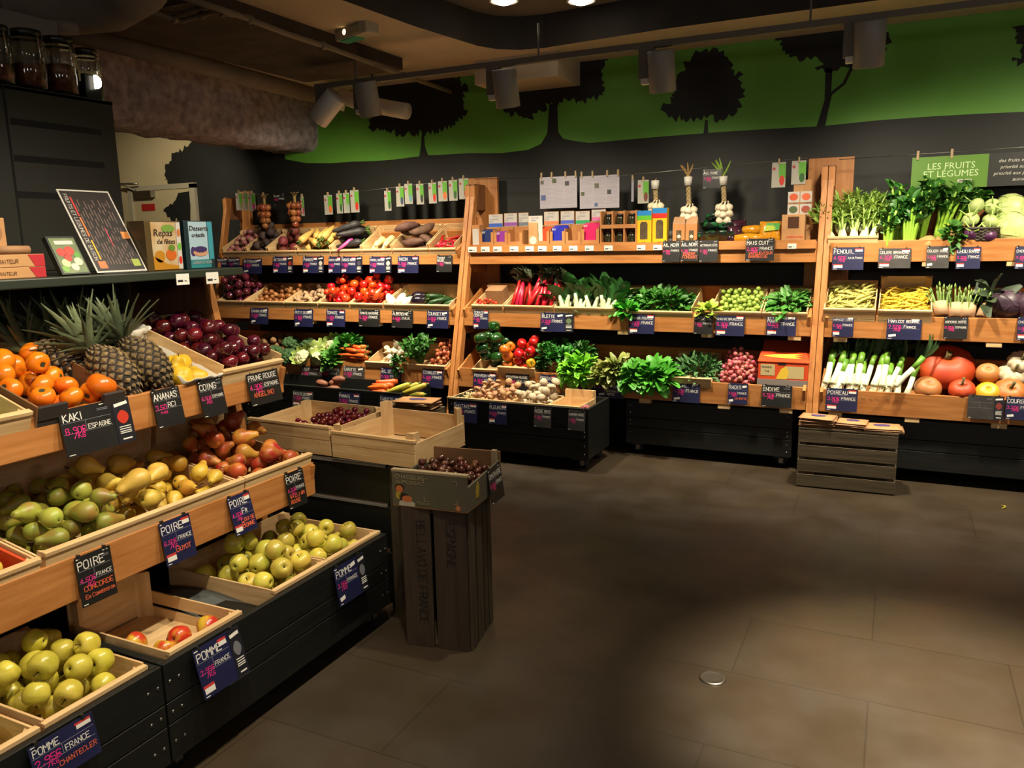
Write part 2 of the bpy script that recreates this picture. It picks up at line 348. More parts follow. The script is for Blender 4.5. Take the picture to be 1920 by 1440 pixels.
# glowing half disc for the lamp reflection is built with the jars; steel disc and peel on the floor
q = at(1336, 1272, Z=0)
b = MB(); b.lathe([(.047, 0), (.047, .003), (.040, .006), (.036, .0045), (.02, .005), (0, .0052)], 32, 0, Matrix.Translation(q))
tag(b.build('floor_outlet', M_steel), 'round steel floor cover set in the dark tiles', 'floor cover')
q = at(1882, 952, Z=0); b = MB(); b.tube([q+Vector((-.012, -.03, .004)), q+Vector((.004, -.01, .006)), q+Vector((.008, .012, .006)), q+Vector((-.01, .028, .004))], [.002, .005, .005, .002], 8)
tag(b.build('bean_pod', mat('fallen pod', '#a8a02c', rough=.5)), 'small fallen yellow-green pod lying on the floor tiles', 'vegetable scrap')
# ------------------------------------------------------------------ track and spotlights
M_grey = mat('track grey', '#6b6358', rough=.5); M_lamp = mat('lamp grey paint', '#8f8b84', rough=.5); M_lampw = mat('lamp white paint', '#d8d4cb', rough=.5); M_in = mat('lamp black inside', '#181818', rough=.5)
TZ = 2.64; TY = 4.82
b = MB(); b.bx(-3.85, 3.0, TY-.02, TY+.02, TZ, TZ+.035); tr_ = tag(b.build('lighting_track', M_grey), 'long grey lighting track hung under the ceiling in front of the mural', 'light track')
for x in (-3.5, -2.1, -.5, 1.0): bb = MB(); bb.tube([(x, TY, TZ+.03), (x, TY, CZ)], .006, 8); bb.build('suspension_rod', M_grey, tr_)
M_glow = mat('lamp lens', '#ffe9c4', emit=6)
def track_lamp(px, hpx, hpy, label, aim, power, angle=130, white=False, head_tilt=None, up=False):
    x = at(px, 110, Y=TY).x
    t = thing('track_spotlight', label, 'spotlight', (x, TY, TZ), 'spotlights on the hanging track')
    b = MB(); b.bx(x-.045, x+.045, TY-.022, TY+.022, TZ-.17, TZ); b.build('driver_box', M_grey, t)
    b = MB(); b.bx(x-.03, x+.03, TY-.024, TY+.02, TZ-.20, TZ-.17); b.build('end_cap', M_lampw, t)
    hp = at(hpx, hpy, Y=TY-.02); d = Vector(head_tilt or (0, .25, -1)).normalized()
    q = d.to_track_quat('Z', 'Y').to_matrix().to_4x4(); q.translation = hp
    R = .078
    b = MB(); b.lathe([(.0, -.12), (R*.96, -.12), (R, -.115), (R, .11), (R*.92, .112), (R*.9, .06), (.0, .055)], 28, 0, q)
    b.build('lamp_head', M_lampw if white else M_lamp, t)
    b = MB(); b.lathe([(R*.84, .0565), (0, .0575)], 24, 0, q); b.build('lens', M_glow, t)
    b = MB(); b.tube([Vector((x+.03, TY, TZ-.08)), hp.lerp(Vector((x, TY, TZ-.05)), .3), hp-d*.1], .011, 8); b.build('arm', M_grey, t)
    s = spot('lamp_light', hp+d*.13, (aim[0], 5.36, .55), power, 80, 1, .05); put(s, t)
    s = spot('lamp_spill', hp+d*.13, aim, power*.50, angle, 1, .08); put(s, t)
    return t
PW = 178
track_lamp(600, 612, 203, 'white tilted track spotlight, leftmost on the hanging track by the beam', (-4.5, 5.6, 1.1), PW*1.1, 130, True, (-.75, -.1, -.7))
track_lamp(672, 690, 187, 'grey track spotlight in front of the white vent pipe', (-3.7, 5.6, 1.0), PW, 130)
track_lamp(925, 949, 167, 'grey track spotlight hanging before the wide second painted tree', (-2.55, 5.6, .95), PW, 130)
track_lamp(1213, 1241, 135, 'grey track spotlight hanging left of the round third painted tree', (-1.35, 5.6, .95), PW, 130)
track_lamp(1597, 1630, 84, 'large-looking grey track spotlight overlapping the painted pine tree', (.0, 5.62, 1.0), PW*1.1, 130)
spot('aisle_spot', (1.1, 4.8, 2.45), (.75, 5.36, .55), PW*1.1, 80, 1, .05); spot('aisle_spot', (1.1, 4.8, 2.45), (.75, 5.6, 1.1), PW*.55, 130, 1, .08)
# recess downlights
for px, lb in ((945, 'bright round recess lamp at the top edge, left of the two'), (1090, 'bright round recess lamp at the top edge, right of the two')):
    q = at(px, 2, Z=3.03)
    t = thing('ceiling_lamp', lb, 'ceiling lamp', q, 'recess lamps')
    b = MB(); T = Matrix.Translation(q); b.lathe([(.0, .05), (.09, .05), (.095, .0), (.085, -.004), (.075, .01)], 28, 0, T); b.build('housing', M_lampw, t)
    b = MB(); b.lathe([(0, -.02), (.04, -.017), (.072, 0), (.0, .008)], 24, 0, T); b.build('bulb', mat('bright bulb', '#fff2d8', emit=14), t)
# emergency exit light
A = at(625, 38, Y=4.35); t = thing('emergency_light', 'white emergency light box with green underside on the ceiling', 'emergency light', A)
a1 = at(628, 78, Y=4.35); L0 = Matrix.Translation((a1.x, 4.35, a1.z)) @ Matrix.Rotation(math.radians(-18), 4, 'Z')
M_ebox = mat('emergency housing', '#b8b096', rough=.5)
b = MB(); b.bx(0, .33, 0, .10, .0, .18, 0, L0); b.build('housing', M_ebox, t, .008)
b = MB(); b.bx(.05, .28, -.012, .0, .008, .06, 0, L0); b.build('diffuser', mat('emergency diffuser', '#a9a083', rough=.3), t)
b = MB(); b.bx(.04, .20, .01, .085, -.006, .0, 0, L0); b.build('green_panel', mat('green pictogram panel', '#1c7a4c', rough=.4, emit=.08), t)
b = MB(); b.lathe([(0, -.008), (.016, -.006), (.018, 0)], 14, 0, L0 @ Matrix.Translation((.12, -.012, .034)) @ rot(x=PI/2)); b.build('indicator_lamp', mat('indicator glow', '#ffdd9a', emit=4), t)
q = L0 @ Vector((.16, .05, .18)); b = MB(); b.tube([q, (q.x, q.y, CZ)], .012, 8); b.build('hanger', M_ebox, t)
# ================================================================== racks, carts, crates
RZ = Matrix.Rotation(PI/2, 4, 'Z')      # the left rack: local (u, d, z) -> X = -d, Y = u
M_screw = mat('screw steel', '#8d8a83', rough=.35, metal=1)
def lbx(b, T, *a, mi=0): b.bx(*a, mi, T)
def tray(root, T, u0, u1, d, zt, hl, deg, depth, ax, brackets, cheek=.17, wide=True):
    a = math.radians(deg); c, s = math.cos(a), math.sin(a)
    def q(u, v, w): return T @ Vector((u, d+.02+v*c-w*s, zt-.095+v*s+w*c))
    b = MB(); b.hexa([q(u0, -.015, -.02), q(u1, -.015, -.02), q(u1, depth, -.02), q(u0, depth, -.02), q(u0, -.015, 0), q(u1, -.015, 0), q(u1, depth, 0), q(u0, depth, 0)])
    for uu in (u0, u1-.018):
        b.hexa([q(uu, -.015, -.04), q(uu+.018, -.015, -.04), q(uu+.018, depth, -.02), q(uu, depth, -.02), q(uu, -.015, .09), q(uu+.018, -.015, .09), q(uu+.018, depth, cheek), q(uu, depth, cheek)])
    b.hexa([q(u0, depth, -.02), q(u1, depth, -.02), q(u1, depth+.018, -.02), q(u0, depth+.018, -.02), q(u0, depth, cheek), q(u1, depth, cheek), q(u1, depth+.018, cheek), q(u0, depth+.018, cheek)])
    o = b.build('tray', wood('rack', ax), root)
    b = MB(); b.bx(u0-.004, u1+.004, d, d+.022, zt-hl, zt, 0, T); b.build('lip', wood('rack', ax), o, .003)
    for u in brackets:
        b = MB(); b.bx(u-.04, u+.04, d+.004, d+.05, zt-hl-.028, zt-hl+.002, 0, T); b.build('bracket', wood('crate', ax), o)
    return o
def rack(name, label, T, ax, u0, u1, tiers, brackets, top, rear, ends=(1, 1), group=None, plank=True):
    org = T @ Vector(((u0+u1)/2, tiers[-1][0]+.2, 0))
    r = thing(name, label, 'display rack', org, group)
    (d3, z3), (d1, z1) = tiers[-1][:2], tiers[0][:2]
    sl = (d1-d3)/(z1-z3)
    def dd(z): return d1+(z-z1)*sl
    for side, on in enumerate(ends):
        if not on: continue
        xa = (u0-.042, u1+.006)[side]; xb = xa+.036
        fz0, fz1 = .06, top-.07
        b = MB(); b.hexa([T @ Vector(p) for p in [(xa, dd(fz0)+.01, 0), (xb, dd(fz0)+.01, 0), (xb, dd(fz0)+.08, 0), (xa, dd(fz0)+.08, 0), (xa, dd(fz1)+.01, fz1), (xb, dd(fz1)+.01, fz1), (xb, dd(fz1)+.07, fz1), (xa, dd(fz1)+.07, fz1)]])
        b.build('front_post', wood('rack', 'z'), r, .003)
        pa, pb = ((u0-.045, u0+.10), (u1-.10, u1+.045))[side]
        b = MB(); b.bx(pa, pb, rear-.03, rear, 0, top, 0, T); b.build('rear_post', wood('rack', 'z'), r, .003)
        b = MB(); b.bx(xa+.003, xb-.003, dd(top-.2)+.03, rear-.03, top-.26, top-.06, 0, T); b.build('top_brace', wood('panel', 'z'), r)
        b = MB(); b.bx(xa-.004, xb+.004, dd(fz1)-.012, dd(fz1)+.02, fz1-.13, fz1-.004, 0, T); b.build('peg_block', wood('rack', 'z'), r)
        for z in (.55, 1.02, 1.5):
            if z < top-.4:
                b = MB(); b.bx(xa+.006, xb-.006, dd(z)+.07, rear-.02, z-.2, z-.12, 0, T); b.build('cross_rail', wood('rack', ax if ax == 'y' else 'y'), r)
    for (d, z, hl, deg, depth, ck), br in zip(tiers, brackets):
        tray(r, T, u0, u1, d, z, hl, deg, depth, ax, br, ck)
    return r
I4 = Matrix.Identity(4)
LY = {1: 5.59, 2: 5.47, 3: 5.35}; LZ = {1: 1.50, 2: 1.035, 3: .573}
def T3(d1=27, ck=.10): return [(5.59, 1.50, .135, d1, .30, ck), (5.47, 1.035, .145, 20, .38, .13), (5.35, .573, .15, 20, .42, .13)]
BL0, BL1 = -5.68, -3.14
r1 = rack('display_rack', 'wooden three tier rack of root vegetables below hanging onion strings', I4, 'x', BL0, BL1, T3(), [[-5.0, -4.2, -3.3], [-4.6, -3.9, -3.25], [-4.7, -4.0, -3.25]], 2.05, 5.93, group='wooden display racks')
b = MB(); b.bx(BL0, BL1, 5.88, 5.90, 1.60, 1.735); b.build('back_rail', wood('rack', 'x'), r1)
BM0, BM1 = -3.05, -.482
r2 = rack('display_rack', 'wooden three tier rack with packaged goods on its top shelf', I4, 'x', BM0, BM1, [(5.59, 1.50, .135, 2, .30, .02), (5.47, 1.035, .145, 20, .38, .13), (5.35, .573, .15, 20, .42, .13)], [[], [-2.35, -1.75, -1.15, -.58], [-2.9, -2.2, -1.55, -1.0, -.6]], 2.05, 5.93, group='wooden display racks')
BR0, BR1 = -.395, 1.75
r3 = rack('display_rack', 'wooden three tier rack of celery, beans and leeks at right', I4, 'x', BR0, BR1, [(5.59, 1.50, .135, 14, .32, .10), (5.47, 1.035, .145, 20, .38, .13), (5.35, .573, .15, 20, .42, .13)], [[-.3, .18, .63], [-.3, .55], [-.3, .14, .6]], 2.05, 5.93, ends=(1, 0), group='wooden display racks')
b = MB(); b.bx(BR0, BR1, 5.88, 5.90, 1.56, 1.70); b.build('back_rail', wood('rack', 'x'), r3)
# price strip rail on the middle rack's top shelf
b = MB(); b.bx(BM0, BM1, 5.565, 5.589, 1.455, 1.512); b.build('label_rail', wood('rack', 'x'), r2)
b = MB(); b.bx(BM0, BM1, 5.613, 5.90, 1.478, 1.49); b.build('shelf_board', wood('rack', 'x'), r2)
# left rack
LTA = dict(X=-2.17, z=1.085, deg=18); LTB = dict(X=-2.045, z=.695, deg=10)
r4 = rack('display_rack', 'wooden fruit rack with two sloping tiers along the left', RZ, 'y', .45, 2.40, [(2.17, 1.085, .115, 18, .52, .08), (2.045, .695, .13, 10, .55, .08)], [[], []], 1.0, 3.0, ends=(0, 0), group=None)
b = MB(); b.hexa([Vector(p) for p in [(-2.99, 2.405, .3), (-2.33, 2.405, .3), (-2.33, 2.435, .3), (-2.99, 2.435, .3), (-2.99, 2.405, 1.43), (-2.56, 2.405, 1.43), (-2.56, 2.435, 1.43), (-2.99, 2.435, 1.43)]]); b.build('end_panel', wood('panel', 'z'), r4, .003)
b = MB(); b.hexa([Vector(p) for p in [(-2.33, 2.404, .3), (-2.315, 2.404, .3), (-2.315, 2.436, .3), (-2.33, 2.436, .3), (-2.56, 2.404, 1.43), (-2.545, 2.404, 1.43), (-2.545, 2.436, 1.43), (-2.56, 2.436, 1.43)]]); b.build('front_edge', wood('rack', 'z'), r4)
b = MB(); b.bx(-3.03, -3.01, .3, 2.43, 0, 1.43); b.build('rear_board', wood('black', 'y'), r4)
for y in (.46, 1.45): b = MB(); b.bx(-2.75, -2.71, y, y+.04, 0, 1.43); b.build('post', wood('rack', 'z'), r4)
M_gsh = mat('shelf dark green metal', '#232a20', '#282f25', rough=.45, scale=4)
M_gpan = mat('panel dark green metal', '#20211b', '#25261f', rough=.5, scale=2)
sh = MB(); sh.bx(-2.98, -2.36, .3, 2.43, 1.433, 1.463); SH = tag(sh.build('metal_shelf', M_gsh, None, .004), 'dark green metal shelf carrying the recipe books above the fruit rack', 'shelf')
pn = MB()
pn.bx(-3.06, -3.0, .3, 2.42, 1.463, 2.15); PN = tag(pn.build('slotted_wall_panel', M_gpan, None, .004), 'tall dark green metal panel with horizontal slots behind the shelf', 'panel')
M_blk = mat('slot black', '#050505', rough=.8)
for (ax_, ay), (bx_, by) in (((20, 227), (190, 248)), ((27, 295), (196, 311)), ((34, 364), (200, 372))):
    a = at(ax_, ay, X=-2.999); c = at(bx_, by, X=-2.999); z = (a.z+c.z)/2
    b = MB(); b.bx(-3.002, -2.9985, a.y, c.y, z-.012, z+.012); b.build('slot', M_blk, PN)
a = at(18, 160, X=-2.999); b = MB(); b.bx(-3.002, -2.9985, a.y-.03, a.y-.022, 1.47, 2.15); b.build('seam', M_blk, PN)
# ---- black wheeled carts
M_wheel = mat('caster rubber', '#151515', rough=.6)
M_blackt = mat('cart top green-black', '#161c15', '#1b221a', rough=.5, scale=5)
def cart(label, T, ax, u0, u1, d0, d1, zt, floor, zb=.085, gaps=True, wheels=(1, 1), rivet=True):
    r = thing('produce_cart', label, 'cart', T @ Vector(((u0+u1)/2, (d0+d1)/2, 0)), 'black wheeled produce carts')
    bk = wood('black', ax)
    h = zt-zb; cuts = [(zt, zt-h*.385), (zt-h*.40, zt-h*.61), (zt-h*.625, zb)]
    for za, zb_ in cuts:
        b = MB(); b.bx(u0, u1, d0, d0+.02, zb_, za, 0, T); b.build('front_plank', bk, r, .002)
    side = wood('black', 'y' if ax == 'x' else 'x')
    for uu in (u0+.001, u1-.021):
        b = MB(); b.bx(uu, uu+.02, d0+.02, d1, zb, zt, 0, T); b.build('end_panel', side, r, .002)
    b = MB(); b.bx(u0+.02, u1-.02, d1-.02, d1, zb, zt, 0, T); b.build('rear_plank', bk, r)
    b = MB(); b.bx(u0+.02, u1-.02, d0+.02, d1-.02, floor-.015, floor, 0, T); b.build('deck', bk, r)
    for uu in (u0+.07, u1-.07):
        for dd in (d0+.08, d1-.08):
            p = T @ Vector((uu, dd, 0))
            b = MB(); b.bx(uu-.05, uu+.05, dd-.05, dd+.05, zb-.018, zb, 0, T); c = b.build('caster', M_wheel, r)
            b = MB(); b.tube([Vector((p.x-.014, p.y, .04)), Vector((p.x+.014, p.y, .04))] if ax == 'y' else [Vector((p.x, p.y-.014, .04)), Vector((p.x, p.y+.014, .04))], .04, 18); b.build('wheel', M_wheel, c)
            b = MB()
            if ax == 'y': b.bx(p.x-.02, p.x-.0145, p.y-.014, p.y+.014, .025, zb-.01); b.bx(p.x+.0145, p.x+.02, p.y-.014, p.y+.014, .025, zb-.01); b.bx(p.x-.02, p.x+.02, p.y-.03, p.y+.03, .066, .072)
            else: b.bx(p.x-.014, p.x+.014, p.y-.02, p.y-.0145, .025, zb-.01); b.bx(p.x-.014, p.x+.014, p.y+.0145, p.y+.02, .025, zb-.01); b.bx(p.x-.03, p.x+.03, p.y-.03, p.y+.02, .066, .072)
            b.build('fork', M_screw, c)
    if rivet:
        b = MB()
        for uu in (u0+.018, u0+.05, u1-.018, u1-.05) if ax == 'y' else (u0+.03, u1-.03):
            for za, zb_ in cuts:
                for f in (.3, .72) if ax == 'x' else (.5,):
                    z = za+(zb_-za)*f; q = T @ Vector((uu, d0, z)); o_ = Matrix.Translation(q) @ (rot(x=PI/2) if ax == 'x' else rot(y=PI/2))
                    b.lathe([(.0055, -.001), (.005, .002), (0, .003)], 10, 0, o_)
        b.build('bolts', M_screw, r)
    return r
cart('black planked cart of yellow apples, nearest at the lower left', RZ, 'y', .55, 1.418, 1.80, 2.44, .388, .20)
cart('black planked cart below the pears, with caster beside tall crate', RZ, 'y', 1.424, 2.53, 1.80, 2.44, .388, .20)
cart('black planked cart holding mushrooms, pulled out in front of racks', I4, 'x', -2.86, -1.785, 4.85, 5.28, .434, .34)
cart('black planked cart with casters below the lettuces and radishes', I4, 'x', -1.70, -.56, 5.40, 5.84, .40, .3)
cart('black planked cart partly behind the slatted crate of bags', I4, 'x', -.39, .93, 5.40, 5.84, .40, .3)
cart('black planked cart of carrots at the back behind the empty crate', I4, 'x', -4.85, -3.30, 4.9, 5.34, .432, .345)
# ---- wooden fruit crates
def crate(label, F, u0, u1, v0, v1, hf=.12, hb=.14, hs=.115, w0=0, kind='crate', ax='x', post=.035, ptop=.0, low=None, side_gap=False, group='pale wooden produce crates', T=None):
    th = .007
    M = F.M if T is None else T
    mid = M @ Vector(((u0+u1)/2, (v0+v1)/2, w0))
    r = thing('wooden_crate', label, 'crate', mid, group); r.matrix_basis = Matrix.Translation(mid) @ M.to_3x3().to_4x4()
    ay = 'y' if ax == 'x' else 'x'
    wl, ws = wood(kind, ax), wood(kind, ay)
    b = MB(); b.bx(u0, u1, v0, v1, w0, w0+th, 0, M); b.build('bottom', wl, r)
    b = MB(); b.bx(u0, u1, v0, v0+th*1.6, w0+th, w0+hf*.54, 0, M); b.bx(u0, u1, v0, v0+th*1.6, w0+hf*.56, w0+hf, 0, M); b.build('front_panel', wl, r, .001)
    b = MB(); b.bx(u0-.002, u1+.002, v0-.003, v0+.018, w0+hf-.002, w0+hf+.010, 0, M); b.build('front_rail', wl, r, .001)
    b = MB(); b.bx(u0, u1, v1-th, v1, w0+.012, w0+hb, 0, M); b.build('back_panel', wl, r, .001)
    for uu in (u0, u1-th):
        b = MB()
        if side_gap: b.bx(uu, uu+th, v0+th*1.6, v1-th, w0+th, w0+hs*.42, 0, M); b.bx(uu, uu+th, v0+th*1.6, v1-th, w0+hs*.55, w0+hs, 0, M)
        else: b.bx(uu, uu+th, v0+th*1.6, v1-th, w0+th, w0+hs, 0, M)
        b.build('side_panel', ws, r, .001)
    for uu, sx in ((u0+th, 1), (u1-th, -1)):
        for vv, sy, hh in ((v0+th*1.6, 1, hf), (v1-th, -1, hb)):
            b = MB(); pts = [(uu, vv), (uu+sx*post, vv), (uu, vv+sy*post)]
            if sx*sy < 0: pts = pts[::-1]
            b.prism(pts, hh+ptop-th, 0, M @ Matrix.Translation((0, 0, w0+th))); b.build('corner_post', wood(kind, 'z'), r)
    return r
FA = left_frame(**LTA); FB = left_frame(**LTB); FC = Frame((-1.825, 0, .262), (0, 1, 0), (-1, 0, 0))
F1L = back_frame(5.59, 1.50, 27); F2 = back_frame(5.47, 1.035, 20); F3 = back_frame(5.35, .573, 20); F1R = back_frame(5.59, 1.50, 14); F1M = Frame((0, 5.60, 1.406), (1, 0, 0), (0, 1, 0))
F1M = Frame((0, 5.61, 1.412), (1, 0, 0), (0, 1, .035))
# slatted grey crate with paper bags on it (right) and one further left
def slat_crate(label, x0, x1, y0, y1, h, n=4, rz=0):
    c = Vector(((x0+x1)/2, (y0+y1)/2, 0)); r = thing('slatted_crate', label, 'crate', c, 'old grey slatted crates'); T = Matrix.Translation(c) @ rot(z=rz) @ Matrix.Translation(-c)
    sh_ = h/n
    for i in range(n):
        z0 = .004+i*sh_
        for y in (y0, y1-.012):
            b = MB(); b.bx(x0, x1, y, y+.012, z0+.004, z0+sh_*.86, 0, T); b.build('slat', wood('grey', 'x'), r, .0015)
        for x in (x0, x1-.012):
            b = MB(); b.bx(x, x+.012, y0+.012, y1-.012, z0+.004, z0+sh_*.86, 0, T); b.build('side_slat', wood('grey', 'y'), r)
    for x in (x0+.013, x1-.048):
        for y in (y0+.013, y1-.048): b = MB(); b.bx(x, x+.035, y, y+.035, .0, h, 0, T); b.build('corner_post', wood('grey', 'z'), r)
    b = MB(); b.bx(x0, x1, y0, y1, h-.002, h+.006, 0, T); b.build('top_board', wood('grey', 'x'), r)
    return r
slat_crate('old grey slatted crate with paper bags on it, under the right rack', -.49, .065, 5.06, 5.30, .372, rz=.03)
slat_crate('old slatted crate of paper bags behind the empty wooden crate', -3.22, -2.90, 4.6, 4.88, .36)
M_kraft = mat('kraft paper', '#a87a4c', '#b98c5c', rough=.7, scale=8, bump=.1)
M_kraft2 = mat('kraft paper dull', '#8a6440', '#9b7450', rough=.75, scale=8, bump=.1)
M_violet = mat('bag violet print', '#4a3a6b', rough=.7)
def bag(label, x, y, z, w, d, rz, m=M_kraft, patch=True, th=.007):
    b = MB(); nx_ = 8
    vs = []
    for k_ in (0, 1):
        for j in range(5):
            for i in range(nx_+1):
                px_, py_ = (i/nx_-.5)*w, (j/4-.5)*d
                e_ = (1-abs(2*i/nx_-1)**4)*(1-abs(j/2-1)**4)
                vs.append((px_, py_, th*(.25+.75*e_)*k_+noise.noise(Vector((px_*20+x*9, py_*20, z*50)))*.002*k_))
    fs = []; s_ = nx_+1
    for j in range(4):
        for i in range(nx_): a = j*s_+i; fs.append((a, a+s_, a+s_+1, a+1)); a += 5*s_; fs.append((a, a+1, a+s_+1, a+s_))
    bd = [i for i in range(s_)]+[j*s_+nx_ for j in range(1, 5)]+[4*s_+i for i in range(nx_-1, -1, -1)]+[j*s_ for j in range(3, 0, -1)]
    for a, c in zip(bd, bd[1:]+bd[:1]): fs.append((a, c, c+5*s_, a+5*s_))
    b.add(vs, fs, 0, True); o = b.build('paper_bag', m)
    o.matrix_basis = Matrix.Translation((x, y, z)) @ rot(z=rz)
    tag(o, label, 'paper bag', 'flat paper bags')
    if patch:
        b = MB(); b.prism([(-w*.18, -d*.1), (-w*.05, -d*.2), (w*.2, -d*.12), (w*.24, .05*d), (.02, d*.18), (-w*.2, d*.1)], .0008, 0, o.matrix_basis @ Matrix.Translation((0, 0, th+.0015))); b.build('print', M_violet, o)
    return o
rs = random.Random(2)
for (cx, cy, w_, d_, n_, nm) in ((-.385, 5.14, .20, .16, 7, 'left'), (-.20, 5.15, .17, .15, 5, 'middle'), (-.025, 5.15, .22, .17, 3, 'right')):
    for i in range(n_):
        top_ = i == n_-1
        bag(f'brown paper bag with violet print, top of the {nm} stack on slatted crate' if top_ else f'brown paper bags lying under the top one in the {nm} stack', cx+rs.uniform(-.012, .012), cy+rs.uniform(-.01, .01), .38+i*.0092, w_, d_, rs.uniform(-.12, .12), M_kraft if top_ else M_kraft2, top_)
for i in range(8):
    bag('brown paper bag with violet print topping the stack beside mushroom cart' if i == 7 else 'dull brown paper bags stacked behind the empty wooden crate', -3.06+rs.uniform(-.02, .02), 4.74+rs.uniform(-.02, .02), .368+i*.0092, .30, .2, rs.uniform(-.2, .2), M_kraft2 if i < 6 else M_kraft, i == 7)
# tall old crate standing on end, with the grape carton on top
TR = Matrix.Translation((-1.53, 2.56, 0)) @ rot(z=math.radians(10))
tc_ = thing('standing_crate', 'tall dark wooden crate stood on end below the chestnut carton', 'crate', (-1.53, 2.56, 0))
M_sten = mat('stencil brown', '#241a12', rough=.8)
def TB(name, *a, w='old', ax='z'): b = MB(); b.bx(*a, 0, TR); return b.build(name, wood(w, ax), tc_, .0015)
hw, hd, H = .135, .135, .562
for x0, x1 in ((-hw, -.020), (-.006, hw-.012)): TB('front_slat', x0, x1, -hd, -hd+.012, .0, H, w='dark')
for y0, y1 in ((-hd+.012, -.066), (-.050, .018), (.034, .078), (.094, hd)): TB('side_slat', hw-.012, hw, y0, y1, 0, H)
for y0, y1 in ((-hd+.012, -.062), (-.052, .022), (.032, hd)): TB('side_slat', -hw, -hw+.012, y0, y1, 0, H)
TB('back_slat', -hw+.012, hw-.012, hd-.012, hd, 0, H); TB('end_board', -hw+.012, hw-.012, -hd+.012, hd-.012, H-.022, H-.008, ax='x'); TB('end_board', -hw+.012, hw-.012, -hd+.012, hd-.012, .004, .02, ax='x')
for txt, xx, z0 in (('BELLAVO DE FRANCE', -.075, .06), ('ESPAGNE', .045, .16)):
    b = MB(); strokes(b, txt, 0, 0, .032, 0, .006, .0006, jit=.05); b2 = b.mesh('lettering', M_sten); o = bpy.data.objects.new('lettering', b2); COL.objects.link(o)
    o.matrix_basis = TR @ Matrix.Translation((xx, -hd-.0002, H-.05)) @ rot(x=PI/2) @ rot(z=-PI/2); put(o, tc_)
# chestnut carton
TK = Matrix.Translation((-1.535, 2.585, H+.002)) @ rot(z=math.radians(5))
M_card = mat('carton olive print', '#4c4836', '#555140', rough=.6, scale=4); M_cardin = mat('carton inside brown', '#6a4a2c', '#785636', rough=.8)
M_cred = mat('carton rim', '#8f7d5f', rough=.8)
ck = thing('carton', 'olive printed fruit carton of chestnuts on the standing crate', 'carton', (-1.535, 2.585, H+.002))
cw, cdp = .155, .17
def CB(name, *a, m=M_card): b = MB(); b.bx(*a, 0, TK); return b.build(name, m, ck, .001)
CB('bottom', -cw, cw, -cdp, cdp, 0, .005, m=M_cardin)
fr = CB('front_wall', -cw, cw, -cdp, -cdp+.012, .005, .135); CB('front_rim', -cw-.001, cw+.001, -cdp-.001, -cdp+.022, .135, .145, m=M_cred)
CB('back_wall', -cw, cw, cdp-.01, cdp, .005, .15, m=M_cardin); 
for x in (-cw, cw-.008):
    b = MB(); b.hexa([TK @ Vector(p) for p in [(x, -cdp+.012, .005), (x+.008, -cdp+.012, .005), (x+.008, cdp-.01, .005), (x, cdp-.01, .005), (x, -cdp+.012, .095), (x+.008, -cdp+.012, .095), (x+.008, cdp-.01, .115), (x, cdp-.01, .115)]]); b.build('side_wall', M_card, ck)
CB('corner_post', cw-.03, cw-.009, cdp-.03, cdp-.011, .005, .158, m=M_cred)
M_cprint = mat('carton print cream', '#857a5a', rough=.6); FRT = TK @ Matrix.Translation((0, -cdp-.0008, 0)) @ rot(x=PI/2)
ftext('CHASSELAS', .024, M_cprint, FRT @ Matrix.Translation((-cw+.012, .110, 0)), ck); ftext('de MOISSAC', .022, M_cprint, FRT @ Matrix.Translation((-cw+.016, .090, 0)), ck)
ftext('Tradition', .016, M_cprint, FRT @ Matrix.Translation((-.055, .016, 0)), ck, shear=.3)
b = MB()
for sx, sy in ((-.02, .118), (.115, .118), (-.02, .03), (.115, .03)):
    dx = .018 if sx < 0 else -.018; dy = -.018 if sy > .06 else .018
    for x0, x1, y0, y1 in ((min(sx, sx+dx), max(sx, sx+dx), sy-.0012, sy+.0012), (sx-.0012, sx+.0012, min(sy, sy+dy), max(sy, sy+dy))): b.bx(x0, x1, y0, y1, 0, .0006, 0, FRT)
b.build('corner_marks', M_cprint, ck)
M_or = mat('carton print orange', '#b5622e', rough=.6); M_wt = mat('carton print white', '#a8a28f', rough=.6); M_yl = mat('carton print yellow', '#a08a2a', rough=.6); M_bk = mat('carton print dark', '#1d1812', rough=.6)
b = MB()
def blob(mi, x, y, rx, ry, k=14, z=.0005): b.prism([(x+rx*math.cos(2*PI*i/k), y+ry*math.sin(2*PI*i/k)) for i in range(k)], z, mi, FRT)
b.prism([(-.128, .005), (-.06, .005), (-.06, .02), (-.09, .03), (-.125, .022)], .0005, 1, FRT)
blob(3, -.105, .04, .02, .016, z=.0006); blob(2, -.128, .045, .012, .016, z=.0006); blob(3, -.122, .076, .02, .014, z=.0006); blob(0, -.123, .070, .015, .014, z=.0008); blob(0, -.092, .033, .022, .013, z=.0009); b.build('figure_picture', [M_or, M_wt, M_yl, M_bk], ck)
b = MB(); blob(0, .118, .016, .011, .011); blob(1, .118, .016, .004, .004, z=.0008); b.build('seal_picture', [M_or, M_wt], ck)
SD = TK @ Matrix.Translation((cw+.0006, -.075, .03)) @ rot(x=PI/2, z=PI/2)
b = MB(); b.prism([(-.014, 0), (.008, .004), (.018, .03), (.014, .056), (.004, .064), (-.006, .055), (-.018, .03)], .0006, 0, SD); b.build('pear_picture', M_yl, ck)
